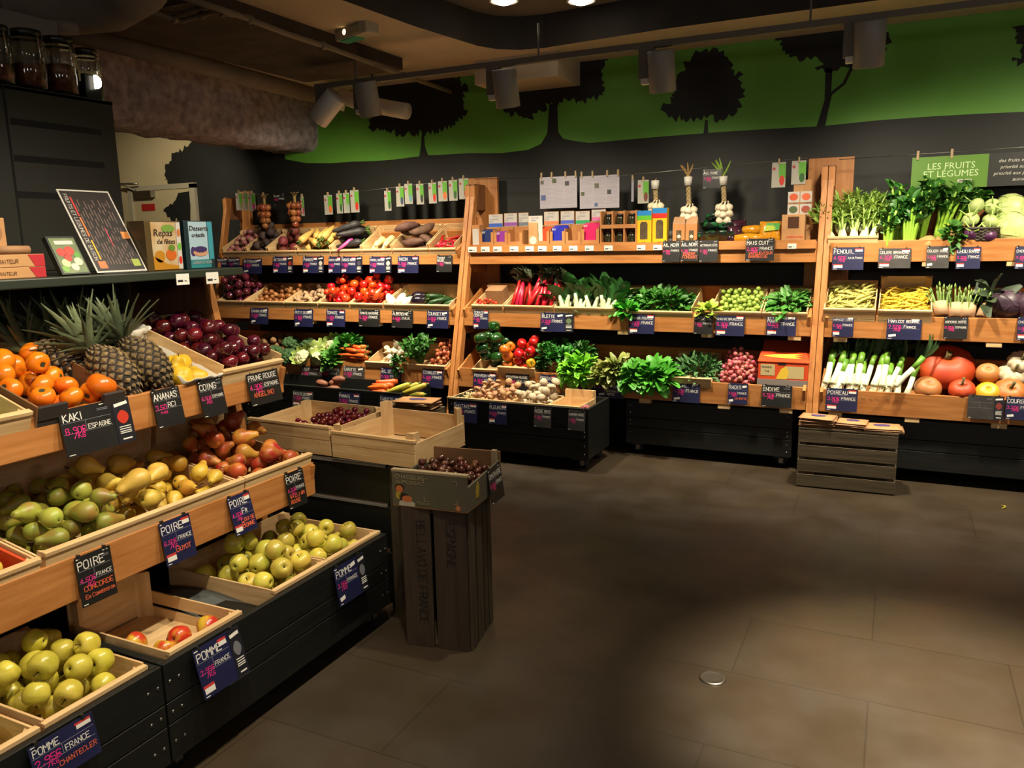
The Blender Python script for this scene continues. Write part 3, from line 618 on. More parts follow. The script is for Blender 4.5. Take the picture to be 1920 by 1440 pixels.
# dark stand beyond the fruit rack, the cherry crate and the empty crate on it
st_ = thing('crate_stand', 'black wooden stand carrying the cherry crate and the empty crate', 'stand', (-2.25, 2.86, 0))
for nm, a in (('top_board', (-2.64, -1.86, 2.645, 3.08, .64, .655)), ('front_plank', (-2.64, -1.86, 2.645, 2.66, .47, .63)), ('front_plank', (-2.64, -1.86, 2.645, 2.66, .27, .455)), ('front_plank', (-2.64, -1.86, 2.645, 2.66, .02, .25)), ('side_panel', (-1.88, -1.86, 2.66, 3.08, .0, .64)), ('side_panel', (-2.64, -2.62, 2.66, 3.08, .0, .64))):
    b = MB(); b.bx(*a); b.build(nm, wood('black', 'x'), st_, .002)
b = MB(); b.bx(-1.857, -1.82, 2.645, 2.685, 0, .655); b.build('corner_post', wood('old', 'z'), st_)
for z_ in (.46, .632): b = MB(); b.bx(-2.4, -1.87, 2.638, 2.646, z_-.006, z_+.004); b.build('lit_edge_strip', mat('lit edge tint', '#77746c', rough=.6), st_)  # pale strips paint in the light caught by the plank edges
TE = Matrix.Translation((-1.90, 2.80, .657)) @ rot(z=math.radians(-3), x=.02)
crate('empty pale wooden crate on the black stand beside the cherries', None, -.215, .215, -.19, .19, .105, .135, .10, T=TE, ptop=.035, post=.04)
TC = Matrix.Translation((-2.37, 2.83, .657)) @ rot(z=math.radians(-2), x=.03)
crate('pale wooden crate of dark red cherries on the black stand', None, -.235, .235, -.19, .19, .12, .13, .115, T=TC)
# ================================================================== price signs
M_sb = mat('sign chalk black', '#151515', '#1c1c1b', rough=.45, scale=9); M_sn = mat('sign navy', '#17193a', '#1d2046', rough=.45, scale=9); M_sg = mat('sign worn grey', '#2c2a28', '#3a3836', rough=.5, scale=12)
M_sw = mat('chalk white', '#d9d6cc', rough=.8); M_sp = mat('chalk pink', '#d8287f', rough=.7); M_so = mat('chalk orange', '#d8623a', rough=.7); M_sr = mat('sticker red', '#b8302a', rough=.6)
M_sl = mat('sign fine print', '#8f8f98', rough=.7); M_clip = mat('clip black', '#20201f', rough=.4); M_pan = mat('sign panel dark', '#1a1a22', rough=.45)
M_sy = mat('sign picture yellow', '#b8ab86', rough=.6)
def sign(TL, TR, BL, col, where, name='', price='', origin='', extra=(), side=None, flags='r', group='price signs'):
    TL, TR, BL = Vector(TL), Vector(TR), Vector(BL)
    x = TR-TL; w = x.length; x.normalize(); y = TL-BL; y = (y-x*y.dot(x)); h = y.length; y.normalize(); z = x.cross(y)
    M = Matrix((x, y, z)).transposed().to_4x4(); M.translation = BL+x*((TL-BL).dot(x))*0
    base = {'b': M_sb, 'n': M_sn, 'g': M_sg}[col]
    b = MB(); b.bx(0, w, 0, h, -.0022, 0, 0); o = b.build('price_sign', base); o.matrix_basis = M
    cn = {'b': 'black', 'n': 'navy', 'g': 'grey worn'}[col]
    tag(o, f'{cn} chalk-written price sign {where}', 'price sign', group)
    rs = random.Random(hash(where) % 999 if False else sum(map(ord, where)))
    wm = w*.72 if side else w; W0 = w*.045
    def part(nm, m, fn):
        b = MB(); fn(b); e = b.build(nm, m); e.parent = o
        return e
    def wl(b):
        if name:
            ln = name.split('|'); hh = h*(.155 if len(ln) == 1 else .12)
            for i, t in enumerate(ln): fit(b, t, W0, h*(.735 if len(ln) == 1 else .78-.15*i), hh, wm*.9, 0, z=.0006, rs=rs)
        if origin: fit(b, origin, wm*.5, h*.50, h*.125, wm*.46, 0, z=.0006, rs=rs)
        if not name: return b.bx(wm*.04, wm*.16, h*.03, h*.045, 0, .0005)
        q = .0005; b.bx(wm*.03, wm*.14, h*.945, h*.965, 0, q); b.bx(wm*.78, wm*.92, h*.945, h*.965, 0, q) if col == 'b' else None
        b.bx(wm*.04, wm*.16, h*.03, h*.045, 0, q)
    part('lettering', M_sw, wl)
    def fine(b):
        for yy in (.70, .47): b.bx(wm*.02, wm*.97, h*yy, h*yy+.0007, 0, .0003)
        b.bx(wm*.46, wm*.46+.0007, h*.47, h*.70, 0, .0003)
        for yy in (.87, .84): b.bx(wm*.72, wm*.93, h*yy, h*yy+.001, 0, .0003)
    part('ruled_lines', M_sl, fine)
    if price: part('price_lettering', M_sp, lambda b: (fit(b, price, W0, h*.47, h*.20, wm*.40, 0, z=.0008, rs=rs), fit(b, '/Kg' if 'P' not in flags else 'piece', wm*.2, h*.36, h*.12, wm*.25, 0, z=.0008, rs=rs)))
    if extra: part('variety_lettering', M_so if 'w' not in flags else M_sw, lambda b: [fit(b, t, wm*.12+(wm*.25 if 'i' in flags else 0), h*(.24-.15*i+(.05 if len(extra) > 1 else 0)), h*.13, wm*(.84 if 'i' not in flags else .6), 0, z=.0007, rs=rs) for i, t in enumerate(extra)])
    if 'r' in flags:
        e = MB(); e.bx(wm*.05, wm*.34, h*.09, h*.20, 0, .0007, 0); e.bx(wm*.03, wm*.34, h*.20, h*.255, 0, .0007, 1); s = e.build('flag_sticker', [M_sw, M_sr]); s.parent = o
        e = MB(); e.bx(wm*.72, wm*.95, h*.80, h*.89, 0, .0007, 0); e.bx(wm*.70, wm*.95, h*.89, h*.94, 0, .0007, 1); s = e.build('flag_sticker', [M_sw, M_sr]); s.parent = o
    if 't' in flags:
        for cx, cy in ((.82, .86), (.17, .17)):
            e = MB(); e.bx(-wm*.11, wm*.11, -h*.05, h*.05, 0, .0007, 0, Matrix.Translation((wm*cx, h*cy, 0)) @ rot(z=.16)); s = e.build('tilted_sticker', M_sw); s.parent = o
    if side:
        e = MB(); e.bx(w*.735, w*.99, 0, h, 0, .0016, 0); sp = e.build('picture_panel', M_pan); sp.parent = o
        pm = mat('panel picture '+side, side, rough=.5)
        e = MB(); k = 14; e.prism([(w*.86+w*.075*math.cos(2*PI*i/k)*(1+.15*math.cos(4*PI*i/k)), h*.58+h*.15*math.sin(2*PI*i/k)) for i in range(k)], .0008, 0, Matrix.Translation((0, 0, .0016))); s = e.build('vegetable_picture', pm); s.parent = sp
        e = MB(); T = Matrix.Translation((w*.86, h*.87, .0016)) @ rot(z=.12); e.bx(-w*.10, w*.10, -h*.035, h*.035, 0, .0006, 0, T)
        for yy in (.36, .31, .26, .22): e.bx(w*.78, w*.95, h*yy, h*yy+h*.018, .0016, .0022, 0)
        e.bx(w*.80, w*.94, h*.08, h*.11, .0016, .0022, 0)
        s = e.build('panel_lettering', M_sw); s.parent = sp
    e = MB(); 
    for f in (.12, .85): e.bx(w*f-.004, w*f+.004, h-.006, h+.006, -.008, .0022, 0)
    s = e.build('clips', M_clip); s.parent = o
    return o
def bsign(x0, x1, y0, y1, Y, *a, tilt=.018, **k):
    ym = (y0+y1)/2
    TL = at(x0, y0, Y=Y-.006); TR = at(x1, y0, Y=Y-.006); BL = at(x0, y1, Y=Y-.006-tilt); BL.x = TL.x; TR.z = TL.z
    return sign(TL, TR, BL, *a, **k)
def lsign(tl, tr, bl, X, *a, **k):
    TL = at(*tl, X=X+.006); TR = at(*tr, X=X+.006); TR.z = TL.z; BL = at(*bl, Y=TL.y)
    if not TL.x+.012 < BL.x < TL.x+.05: BL = at(*bl, X=TL.x+.022); BL.y = TL.y
    return sign(TL, TR, BL, *a, **k)
# left rack
FRL = 'price signs of the fruit rack'
lsign((107, 771), (240, 751), (120, 862), -2.17, 'b', 'reading KAKI, below the orange persimmons', 'KAKI', '8,90€', 'ESPAGNE', side='#b5301c', flags='', group=FRL)
lsign((282, 734), (334, 725), (275, 811), -2.17, 'b', 'reading ANANAS, below the pineapples', 'ANANAS', '3,50', 'RCI', flags='P', group=FRL)
lsign((369, 716), (414, 708), (365, 790), -2.17, 'b', 'reading COING, below the yellow quinces', 'COING', '6,50€', 'ESPAGNE', flags='', group=FRL)
lsign((460, 699), (518, 684), (464, 766), -2.17, 'b', 'reading PRUNE ROUGE, below the plums', 'PRUNE ROUGE', '4,90€', 'ESPAGNE', ('ANGELINO',), flags='', group=FRL)
lsign((139, 1048), (206, 1027), (156, 1141), -2.045, 'b', 'reading CONCORDE, below the near green pears', 'POIRE', '4,50€', 'FRANCE', ('CONCORDE', 'En Conversion'), flags='', group=FRL)
lsign((297, 983), (354, 965), (306, 1068), -2.045, 'n', 'reading Guyot, below the yellow pears', 'POIRE', '6,50€', 'FRANCE', ('Guyot',), flags='ri', group=FRL)
lsign((425, 935), (466, 920), (444, 1007), -2.045, 'n', 'reading Louise Bonne on the middle tier', 'POIRE', '4,50€', 'Fr', ('Louise', 'Bonne'), flags='ri', group=FRL)
lsign((533, 890), (567, 877), (544, 957), -2.045, 'b', 'reading William rouge, below the red pears', 'POIRE', '4,50€', 'FRANCE', ('William', 'rouge'), flags='', group=FRL)
lsign((51, 1405), (172, 1336), (66, 1490), -1.795, 'n', 'reading CHANTECLER, on the nearest apple cart', 'POMME', '2,95€', 'FRANCE', ('CHANTECLER',), flags='ri', group=FRL)
lsign((360, 1222), (446, 1180), (386, 1314), -1.795, 'n', 'on the cart below the nearly empty apple crate', 'POMME', '2,95€', 'FRANCE', (), side='#6a6a70', flags='r', group=FRL)
lsign((625, 1068), (681, 1041), (632, 1143), -1.795, 'n', 'on the cart below the farthest yellow apples', 'POMME', '2,95€', 'FRANCE', (), side='#6a6a70', flags='t', group=FRL)
# back racks: x0, x1, y0, y1, colour, where, name, price, origin, extra, side, flags
G1, G2, G3 = 'price signs of the left bay', 'price signs of the middle bay', 'price signs of the right bay'
for lev, g, rows in (
 (1, G1, [(407, 426, 483, 508, 'n', 'at the far left end of the root rack top tier', 'OIGNON', '3,50€', 'FRANCE', (), None, 'r'), (428, 449, 483, 508, 'n', 'below the small pink onions on top tier', 'OIGNON', '3,50€', 'FRANCE', (), None, 'r'), (456, 491, 485, 513, 'n', 'below the dark unwashed beets on top tier', 'BETTERAVE', '2,90€', 'FRANCE', (), None, 't'),
   (512, 549, 481, 512, 'n', 'with beet picture below the red beetroots', 'BETTERAVE', '2,90€', 'FRANCE', (), '#8a2a22', 'r'), (568, 607, 481, 512, 'n', 'with white root picture below the parsnips', 'PANAIS', '4,50€', 'FRANCE', (), '#a8a49a', 'r'), (616, 639, 481, 512, 'n', 'left of two joined signs under black radishes', 'RADIS NOIR', '3,50€', 'FRANCE', (), None, 'r'), (640, 679, 481, 512, 'n', 'with dark radish picture, under black radishes', 'RADIS NOIR', '3,50€', 'FRANCE', (), '#3a3640', 'r'),
   (693, 734, 481, 512, 'n', 'below the pale parsley roots on top tier', 'PERSIL RACINE', '4,90€', 'FRANCE', (), '#a8a49a', 'r'), (746, 785, 480, 512, 'n', 'reading YACON, below the brown tubers', 'YACON', '5,90€', 'FRANCE', (), None, 'r'), (819, 848, 479, 510, 'b', 'below the red chili peppers', 'PIMENT|ROUGE', '9,90€', 'FRANCE', (), None, '')]),
 (2, G1, [(470, 503, 577, 607, 'n', 'below the red onions on the second tier', 'OIGNON ROUGE', '3,90€', 'FRANCE', (), None, 't'), (552, 587, 579, 612, 'n', 'below the small brown onions', 'PETIT OIGNON', '3,90€', 'FRANCE', (), None, 't'), (612, 647, 580, 612, 'n', 'reading TOMATE, below the left tomatoes', 'TOMATE', '3,90€', 'FRANCE', (), None, 'r'), (673, 712, 580, 612, 'b', 'reading TOMATE ANCIENNE, below the right tomatoes', 'TOMATE ANCIENNE', '5,90€', 'FRANCE', (), None, ''), (735, 774, 582, 614, 'b', 'reading AUBERGINE, below the white aubergines', 'AUBERGINE', '4,50€', 'ITALIE', (), None, ''), (801, 841, 582, 615, 'n', 'reading COURGETTE, below the courgettes', 'COURGETTE', '3,90€', 'FRANCE', (), None, 't')]),
 (3, G1, [(564, 599, 686, 715, 'g', 'below the cauliflowers, left of a pair', 'CHOU FLEUR', '3,90€', 'FRANCE', (), None, 'r'), (600, 637, 686, 715, 'g', 'below the leafy cabbages, right of a pair', 'CHOU ROMANESCO', '3,90€', 'FRANCE', (), None, 'r'), (644, 683, 686, 717, 'g', 'below the bright orange carrots', 'CAROTTE', '2,90€', 'FRANCE', (), None, 't'), (714, 752, 689, 724, 'n', 'with white note below the garlic', 'AIL SEC', '9,90€', 'FRANCE', (), None, 'r'), (792, 831, 691, 725, 'n', 'below the copper shallots', 'ECHALOTE', '5,90€', 'FRANCE', (), None, 'r')]),
 (2, G2, [(888, 916, 580, 616, 'n', 'below the small crate of red tomatoes scraps', 'TOMATE|CERISE', '6,90€', 'FRANCE', (), None, 'r'), (1014, 1076, 586, 621, 'n', 'with chard picture, below red chard and pak choi', 'BLETTE', '3,90€', 'FRANCE', (), '#5a6a4a', 't'), (1180, 1228, 588, 625, 'n', 'below the heap of dark leaf spinach', 'EPINARD FEUILLE', '5,90€', 'FRANCE', (), None, 'r'), (1302, 1337, 589, 626, 'b', 'reading CAROTTE, below the lone pale lettuce', 'CAROTTE', '3,50€', 'FRANCE', (), None, ''), (1343, 1397, 589, 629, 'n', 'below the Brussels sprouts', 'CHOU DE BRUXELLES', '5,90€', 'FRANCE', (), None, 'r'), (1438, 1494, 589, 629, 'n', 'below the flat green spinach shoots', 'EPINARD JEUNE|POUSSE', '12,50€', 'FRANCE', (), None, 'r')]),
 (3, G2, [(888, 931, 696, 732, 'n', 'below the dark green peppers', 'POIVRON VERT', '4,90€', 'FRANCE', (), None, 'r'), (948, 992, 698, 734, 'b', 'below the orange and red peppers', 'POIVRON ROUGE', '5,90€', 'ITALIE', (), None, ''), (1012, 1043, 702, 737, 'n', 'below the wicker basket of parsley', 'PERSIL', '1,50€', 'FRANCE', ('la botte',), None, 'r'), (1075, 1121, 706, 741, 'g', 'below the bright frilly lettuce', 'SALADE', '1,50€', 'FRANCE', ('la piece',), None, 'rP'), (1121, 1170, 706, 745, 'n', 'below the brownish oak leaf lettuces', 'SALADE', '1,50€', 'FRANCE', ('Batavia', 'verte'), None, 'tiw'), (1262, 1313, 714, 753, 'n', 'below the lamb lettuce crate', 'MACHE', '9,90€', 'FRANCE', (), None, 't'), (1366, 1403, 718, 757, 'n', 'below the pile of pink radishes', 'RADIS', '2,50€', 'FRANCE', ('la botte',), None, 'ti'), (1429, 1486, 721, 762, 'b', 'reading ENDIVE, below the orange box', 'ENDIVE', '5,50€', 'FRANCE', (), None, '')]),
 (1, G3, [(1562, 1621, 464, 506, 'n', 'reading FENOUIL, below the fennel', 'FENOUIL', '4,50€', 'Ile de France', (), None, 'r'), (1648, 1709, 466, 503, 'g', 'reading CELERI BRANCHE, below the celery', 'CELERI BRANCHE', '4,20€', 'FRANCE', (), None, 'r'), (1738, 1781, 462, 503, 'g', 'reading CELERI RAVE, below the celeriac', 'CELERI RAVE', '3,90€', 'FRANCE', (), None, 't'), (1794, 1840, 463, 504, 'n', 'reading CHOU RAVE, below the kohlrabi basket', 'CHOU RAVE', '2,20€', 'FRANCE', (), None, 'r'), (1905, 1950, 462, 504, 'n', 'below the white cabbages, cut by the frame', 'CHOU BLANC', '3,20€', 'FRANCE', (), None, 'r')]),
 (2, G3, [(1562, 1602, 590, 631, 'n', 'below the left crate of pale beans', 'HARICOT COCO', '6,90€', 'FRANCE', (), None, 'r'), (1664, 1729, 593, 636, 'n', 'below the crate of yellow wax beans', 'Haricot beurre', '7,50€', 'France', (), None, 't'), (1771, 1816, 594, 635, 'b', 'reading ASPERGE VERTE, below the asparagus', 'ASPERGE VERTE', '8,50€', 'ESPAGNE', (), None, ''), (1909, 1952, 594, 638, 'n', 'below the red cabbage, cut by the frame', 'CHOU ROUGE', '3,90€', 'FRANCE', (), None, 'r')]),
 (3, G3, [(1550, 1609, 727, 769, 'n', 'reading POIREAU, below the leeks', 'POIREAU', '3,90€', 'FRANCE', (), None, 'r'), (1887, 1945, 743, 786, 'n', 'reading COURGES, below the brown squash', 'COURGES', '3,20€', 'FRANCE', (), None, 't')])):
    for x0, x1, y0, y1, c, wh, nm, pr, og, ex, sd, fg in rows: bsign(x0, x1, y0, y1, LY[lev], c, wh, nm, pr, og, ex, sd, fg, g)
for x0, x1, y0, y1, c, wh, nm, pr, og, ex, fg in ((1243, 1276, 452, 491, 'b', 'reading AIL NOIR, leftmost of three under packaged goods', 'AIL NOIR', '6,50€', 'FRANCE', (), ''), (1277, 1311, 451, 490, 'b', 'reading AIL NOIR with three orange lines', 'AIL NOIR', '6,70€', 'FRANCE', ('TENDRE', 'FONDANT'), ''), (1312, 1347, 451, 491, 'b', 'reading BETTERAVE CUITE, right of three under packets', 'BETTERAVE CUITE', '2,75€', 'FRANCE', (), ''), (1399, 1453, 448, 489, 'b', 'reading MAIS CUIT, below the cooked corn packs', 'MAIS CUIT', '2,80€', 'FRANCE', ('VAPEUR/FOUR', 'BARBECUE'), '')):
    bsign(x0, x1, y0, y1, 5.562, c, wh, nm, pr, og, ex, None, fg, G2)
for x0, x1, y0, y1, c, wh, nm, pr, og, fg in ((850, 895, 753, 790, 'n', 'on the pulled-out mushroom cart, leftmost of four', 'SHIITAKE', '14,90€', 'FRANCE', 'r'), (917, 951, 755, 794, 'n', 'on the pulled-out mushroom cart, second of four', 'PLEUROTE', '12,50€', 'FRANCE', 'r'), (1002, 1034, 763, 800, 'g', 'on the mushroom cart below the white mushrooms', 'ROSE BIO', '9,90€', 'FRANCE', ''), (1066, 1098, 768, 806, 'g', 'on the mushroom cart by its right end', 'OIGNON ROSE', '3,90€', 'FRANCE', '')):
    bsign(x0, x1, y0, y1, 4.85, c, wh, nm, pr, og, (), None, fg, 'price signs of the carts')
for x0, x1, y0, y1, c, wh, nm, pr, og, fg in ((549, 587, 732, 760, 'g', 'on the far back cart, left of three', 'PATATE DOUCE', '3,90€', 'FRANCE', 'r'), (635, 675, 735, 769, 'n', 'on the far back cart, middle of three', 'PANAIS', '3,90€', 'FRANCE', 'r'), (712, 753, 741, 774, 'n', 'on the far back cart below loose carrots', 'CAROTTE', '2,90€', 'FRANCE', 't')):
    bsign(x0, x1, y0, y1, 4.90, c, wh, nm, pr, og, (), None, fg, 'price signs of the carts')
# chestnut sign on the carton's right wall
p = TK @ Vector((cw+.003, .02, .108)); q_ = TK @ Vector((cw+.003, .155, .108)); r_ = TK @ Vector((cw+.02, .02, -.03))
sign(p, q_, r_, 'b', 'on the right side of the chestnut carton', 'CHATAIGNE', '6,50€', 'FRANCE', (), None, '', 'price signs of the carts')
# picture leaflet left of the squash sign
o = bsign(1816, 1884, 740, 784, LY[3], 'g', 'blank with two picture panels, below the yellow squash', '', '', '', (), '#7a2f2a', '', G3)
# small white shelf labels
M_lab = mat('shelf label white', '#d8d5cb', rough=.5); M_ink = mat('label ink', '#2a2a2a', rough=.6)
def label_tag(x0, x1, y0, y1, X=None, Y=None, lb='', g=None):
    a = at(x0, y0, X=X, Y=Y); c = at(x1, y1, X=X, Y=Y)
    if Y: T = Matrix.Translation((a.x, Y-.0015, c.z)) @ rot(x=PI/2); w_ = c.x-a.x
    else: T = Matrix.Translation((X+.0015, a.y, c.z)) @ rot(x=PI/2, z=PI/2); w_ = c.y-a.y
    h_ = a.z-c.z; b = MB(); b.bx(0, w_, 0, h_, -.001, .0005); o = b.build('shelf_label', M_lab); o.matrix_basis = T
    b = MB(); b.bx(w_*.1, w_*.5, h_*.25, h_*.45, .0005, .0009); b.bx(w_*.62, w_*.8, h_*.3, h_*.38, .0005, .0009); e = b.build('price_print', M_ink); e.parent = o
    tag(o, lb, 'shelf label', g)
what = ['the small kraft box', 'the navy packets', 'the purple packets', 'the first empty carton', 'the white leaflet', 'the orange packets', 'the blue packets', 'the second empty carton', 'the pink packets', 'the jar shelf', 'the first yellow box', 'the second yellow box', 'the kraft seed box']
for xc, wt in zip((886, 910, 933, 964, 993, 1017, 1045, 1075, 1105, 1141, 1202, 1233, 1485), what):
    y0 = 463-(xc-886)*.0105; label_tag(xc-8, xc+8, y0, y0+9.5, Y=5.564, lb=f'white shelf label below {wt} on the rail', g='white shelf labels')
label_tag(329, 355, 514, 533, X=-2.358, lb='white shelf label below the festive meals book display', g='white labels on the metal shelf')
label_tag(385, 410, 511, 531, X=-2.358, lb='white shelf label below the desserts book display', g='white labels on the metal shelf')
# ================================================================== produce
import numpy as np
def proto(name, root, parts=()): return (name, root, parts)
def disp(me, amp, fr, seed=0):
    for v in me.vertices: v.co += v.normal*noise.noise(v.co*fr+Vector((seed*3.1, seed*1.7, 0)))*amp
    me.update(); return me
def lath(name, prof, r, m, n=14, k=3, fn=None, amp=0, fr=20, seed=0, zs=1):
    b = MB(); b.lathe([(p[0]*r, p[1]*r*zs) for p in cm(prof, k)], n, 0, None, True, fn)
    me = b.mesh(name, m); return disp(me, amp, fr, seed) if amp else me
def inst(P, M, label, cat, group=None):
    o = bpy.data.objects.new(P[0], P[1]); COL.objects.link(o); o.matrix_basis = M; tag(o, label, cat, group)
    for nm, me in P[2]: c = bpy.data.objects.new(nm, me); COL.objects.link(c); c.parent = o
    return o
def rrot(rs): return rot(rs.uniform(0, 6.3), rs.uniform(0, 6.3), rs.uniform(0, 6.3))
def pile(F, box, protos, n, ch, label, cat, group, mode='any', head=None, tries=10, w0=.009, seed=1, hf=None, rise=0, tilt=.15, pre=None):
    """drop n items one by one into the box; ch = spheres (offset along the item, radius)"""
    rs = random.Random(seed); u0, u1, v0, v1 = box; R = max(r for _, r in ch); pts = np.zeros((0, 4)) if pre is None else pre; objs = []
    for i in range(n):
        best = None
        for t in range(tries):
            a = rs.gauss(*head) if head else rs.uniform(0, 2*PI)
            ex = max(abs(o_) for o_, _ in ch); eu = ex*abs(math.cos(a))+R; ev = ex*abs(math.sin(a))+R
            if u0+eu > u1-eu: u = (u0+u1)/2
            else: u = rs.uniform(u0+eu, u1-eu)
            if v0+ev > v1-ev: v = (v0+v1)/2
            else: v = rs.uniform(v0+ev, v1-ev)
            w = w0
            ca, sa = math.cos(a), math.sin(a)
            wz = max(w0+r for _, r in ch)
            if len(pts):
                for of, r in ch:
                    d2 = (pts[:, 0]-u-ca*of)**2+(pts[:, 1]-v-sa*of)**2; rr = (pts[:, 3]+r)**2*.92
                    k = d2 < rr
                    if k.any(): wz = max(wz, float((pts[k, 2]+np.sqrt(rr[k]-d2[k])).max()))
            sc = wz-(rise*(v-v0))-(hf(u, v) if hf else 0)
            if best is None or sc < best[0]: best = (sc, u, v, wz, a)
        _, u, v, wz, a = best
        pts = np.vstack([pts]+[[u+math.cos(a)*of, v+math.sin(a)*of, wz, r] for of, r in ch])
        P = protos[rs.randrange(len(protos))]
        M = F.M @ Matrix.Translation((u, v, wz))
        if mode == 'any': M = M @ rrot(rs)
        elif mode == 'up': M = M @ rot(rs.uniform(-tilt, tilt)*2, rs.uniform(-tilt, tilt)*2, rs.uniform(0, 6.3))
        elif mode == 'lie': M = M @ rot(z=a) @ rot(y=PI/2+rs.uniform(-tilt, tilt)) @ rot(z=rs.uniform(0, 6.3))
        objs.append(inst(P, M, label, cat, group))
    return pts
def ux(px, lev, dy=.06): return at(px, {1: 463, 2: 582, 3: 700}[lev], Y=LY[lev]+dy).x
# ---- shapes
M_stem = mat('fruit stem brown', '#3a2a16', rough=.8); M_cal = mat('calyx dark', '#2c2a14', '#403a1c', rough=.8); M_gst = mat('stem green', '#55702a', rough=.6)
APPLE = [(0, -.66), (.12, -.74), (.3, -.84), (.55, -.80), (.82, -.52), (.98, -.05), (.98, .25), (.85, .62), (.58, .82), (.32, .80), (.12, .62), (0, .52)]
PEAR = [(0, -1.08), (.15, -1.13), (.45, -1.1), (.82, -.8), (1, -.3), (.94, .15), (.70, .65), (.50, 1.05), (.42, 1.35), (.30, 1.6), (.1, 1.68), (0, 1.62)]
def stemm(r, h, x=.0, m=None, z0=.5, R=.045): b = MB(); b.tube([(0, 0, z0*r), (x*r, .05*r, (z0+h*.6)*r), (x*2.2*r, .08*r, (z0+h)*r)], [R*r, R*.8*r, R*1.2*r], 6); return b.mesh('stem', m or M_stem)
def dot(r, z, m, s=.12): b = MB(); b.lathe([(0, 0), (s*r, .02*r), (s*.6*r, -.05*r), (0, -.02*r)], 8, 0, Matrix.Translation((0, 0, z*r))); return b.mesh('blossom_end', m)
def apples(name, m, r=.038, k=3):
    out = []
    for s in range(k):
        q = r*(1+.07*(s-1)); out.append(proto(name, lath(name, APPLE, q, m, 18, 3, lambda a, t, s=s: 1+.02*math.cos(5*a+s)+.02*math.cos(2*a), seed=s), (('stem', stemm(q, .55, .08*(s-1))), ('calyx', dot(q, -.72, M_cal)))))
    return out
def pears(name, m, r=.033, k=3, zs=1.0):
    out = []
    for s in range(k):
        q = r*(1+.06*(s-1)); out.append(proto(name, lath(name, PEAR, q, m, 16, 3, lambda a, t, s=s: 1+.03*math.cos(3*a+s)+.02*math.cos(a), amp=q*.06, fr=18, seed=s, zs=zs*(1+.06*(s-1))), (('stem', stemm(q, .7, .15*(s-1), z0=1.5*zs, R=.07)), ('calyx', dot(q, -1.09*zs, M_cal, .16)))))
    return out
M_app = mat('apple yellow-green', '#cdbd4a', '#b9ad36', rough=.32, scale=30, rnd=.16, coat=.15); M_app2 = mat('apple red and yellow', '#b8301e', '#c9a832', rough=.3, scale=14, rnd=.15, coat=.2, ramp=(.42, .62), stretch=(2, 2, .6))
M_app3 = mat('apple pale green-yellow', '#bcb843', '#ccb64c', rough=.32, scale=22, rnd=.2, coat=.15)
M_pg = mat('pear green', '#939b3a', '#a07a34', rough=.42, scale=20, rnd=.3, ramp=(.45, .7)); M_py = mat('pear yellow', '#cfae48', '#b08c38', rough=.42, scale=22, rnd=.2, ramp=(.45, .75)); M_pr = mat('pear red blush', '#a83a22', '#c08a35', rough=.4, scale=16, rnd=.22, ramp=(.4, .66)); M_pb = mat('pear yellow blush', '#c8a238', '#b8642c', rough=.42, scale=18, rnd=.15, ramp=(.5, .75))
M_kaki = mat('persimmon orange', '#e07a12', '#d96a10', rough=.3, scale=14, rnd=.12, coat=.25); M_lime = mat('lime green', '#9db822', '#7fa01c', rough=.35, scale=30, rnd=.15, bump=.1); M_plum = mat('plum dark red', '#3a0c16', '#5e1220', rough=.22, scale=12, rnd=.35, coat=.4, bump=0)
AY, AG = apples('apple', M_app, .0355), apples('apple', M_app3, .0355)
# base carts
crate('pale crate of yellow apples at the lower left corner, cut by frame', FC, .78, 1.078, .0, .50, .128, .15, .135, ax='y', group='crates on the fruit carts')
crate('pale crate of yellow apples, second along the near cart', FC, 1.092, 1.392, .0, .52, .128, .15, .145, ax='y', group='crates on the fruit carts')
G = 'apples on the low carts'
pile(FC, (.79, 1.07, .015, .49), AY, 20, [(0, .039)], 'yellow apple in the corner crate cut by the left frame edge', 'apple', G, seed=2)
pile(FC, (1.10, 1.385, .015, .42), AY, 37, [(0, .0365)], 'yellow apple heaped in the crate above the CHANTECLER sign', 'apple', G, seed=3)
crate('nearly empty pale crate of red apples, beside the green divider', FC, 1.47, 1.752, .0, .44, .088, .165, .095, w0=.04, ax='y', side_gap=True, group='crates on the fruit carts')
AR = apples('apple', M_app2, .039)
for (u, v, w, rx, ry), lb in (((1.535, .10, .086, .4, .3), 'red and yellow apple at the front of nearly empty crate'), ((1.615, .13, .086, 1.9, .4), 'red apple behind the rail of the nearly empty crate'), ((1.695, .09, .09, .9, -.7), 'orange-red apple, rightmost in the nearly empty crate'), ((1.53, .22, .086, -.6, .9), 'red apple lying deeper in the nearly empty crate')):
    inst(AR[0], FC.M @ Matrix.Translation((u, v, w)) @ rot(rx, ry, u*9), lb, 'apple', G)
crate('pale crate of green-yellow apples, third on the cart', FC, 1.905, 2.185, .0, .50, .13, .155, .14, ax='y', group='crates on the fruit carts')
crate('pale crate of yellow apples at the far end of cart', FC, 2.192, 2.515, .0, .50, .13, .155, .14, ax='y', group='crates on the fruit carts')
pile(FC, (1.912, 2.18, .015, .42), AG, 33, [(0, .037)], 'green-yellow apple in the third crate along the carts', 'apple', G, seed=4, hf=lambda u, v: .03 if .05 < v < .3 else -.02)
pile(FC, (2.20, 2.508, .015, .42), AG, 33, [(0, .037)], 'yellow apple in the farthest crate of the carts', 'apple', G, seed=5, hf=lambda u, v: .01)
b = MB(); b.lathe([(0, 0), (.10, 0), (.125, .012), (.128, .014), (.10, .006), (0, .005)], 28, 0, FC.M @ Matrix.Translation((1.825, .22, .07)) @ rot(x=.1) @ Matrix.Diagonal((.62, 1.7, 1, 1)))
tag(b.build('tray', mat('grey metal', '#565a58', rough=.35)), 'grey oval metal tray lying between two apple crates', 'tray')
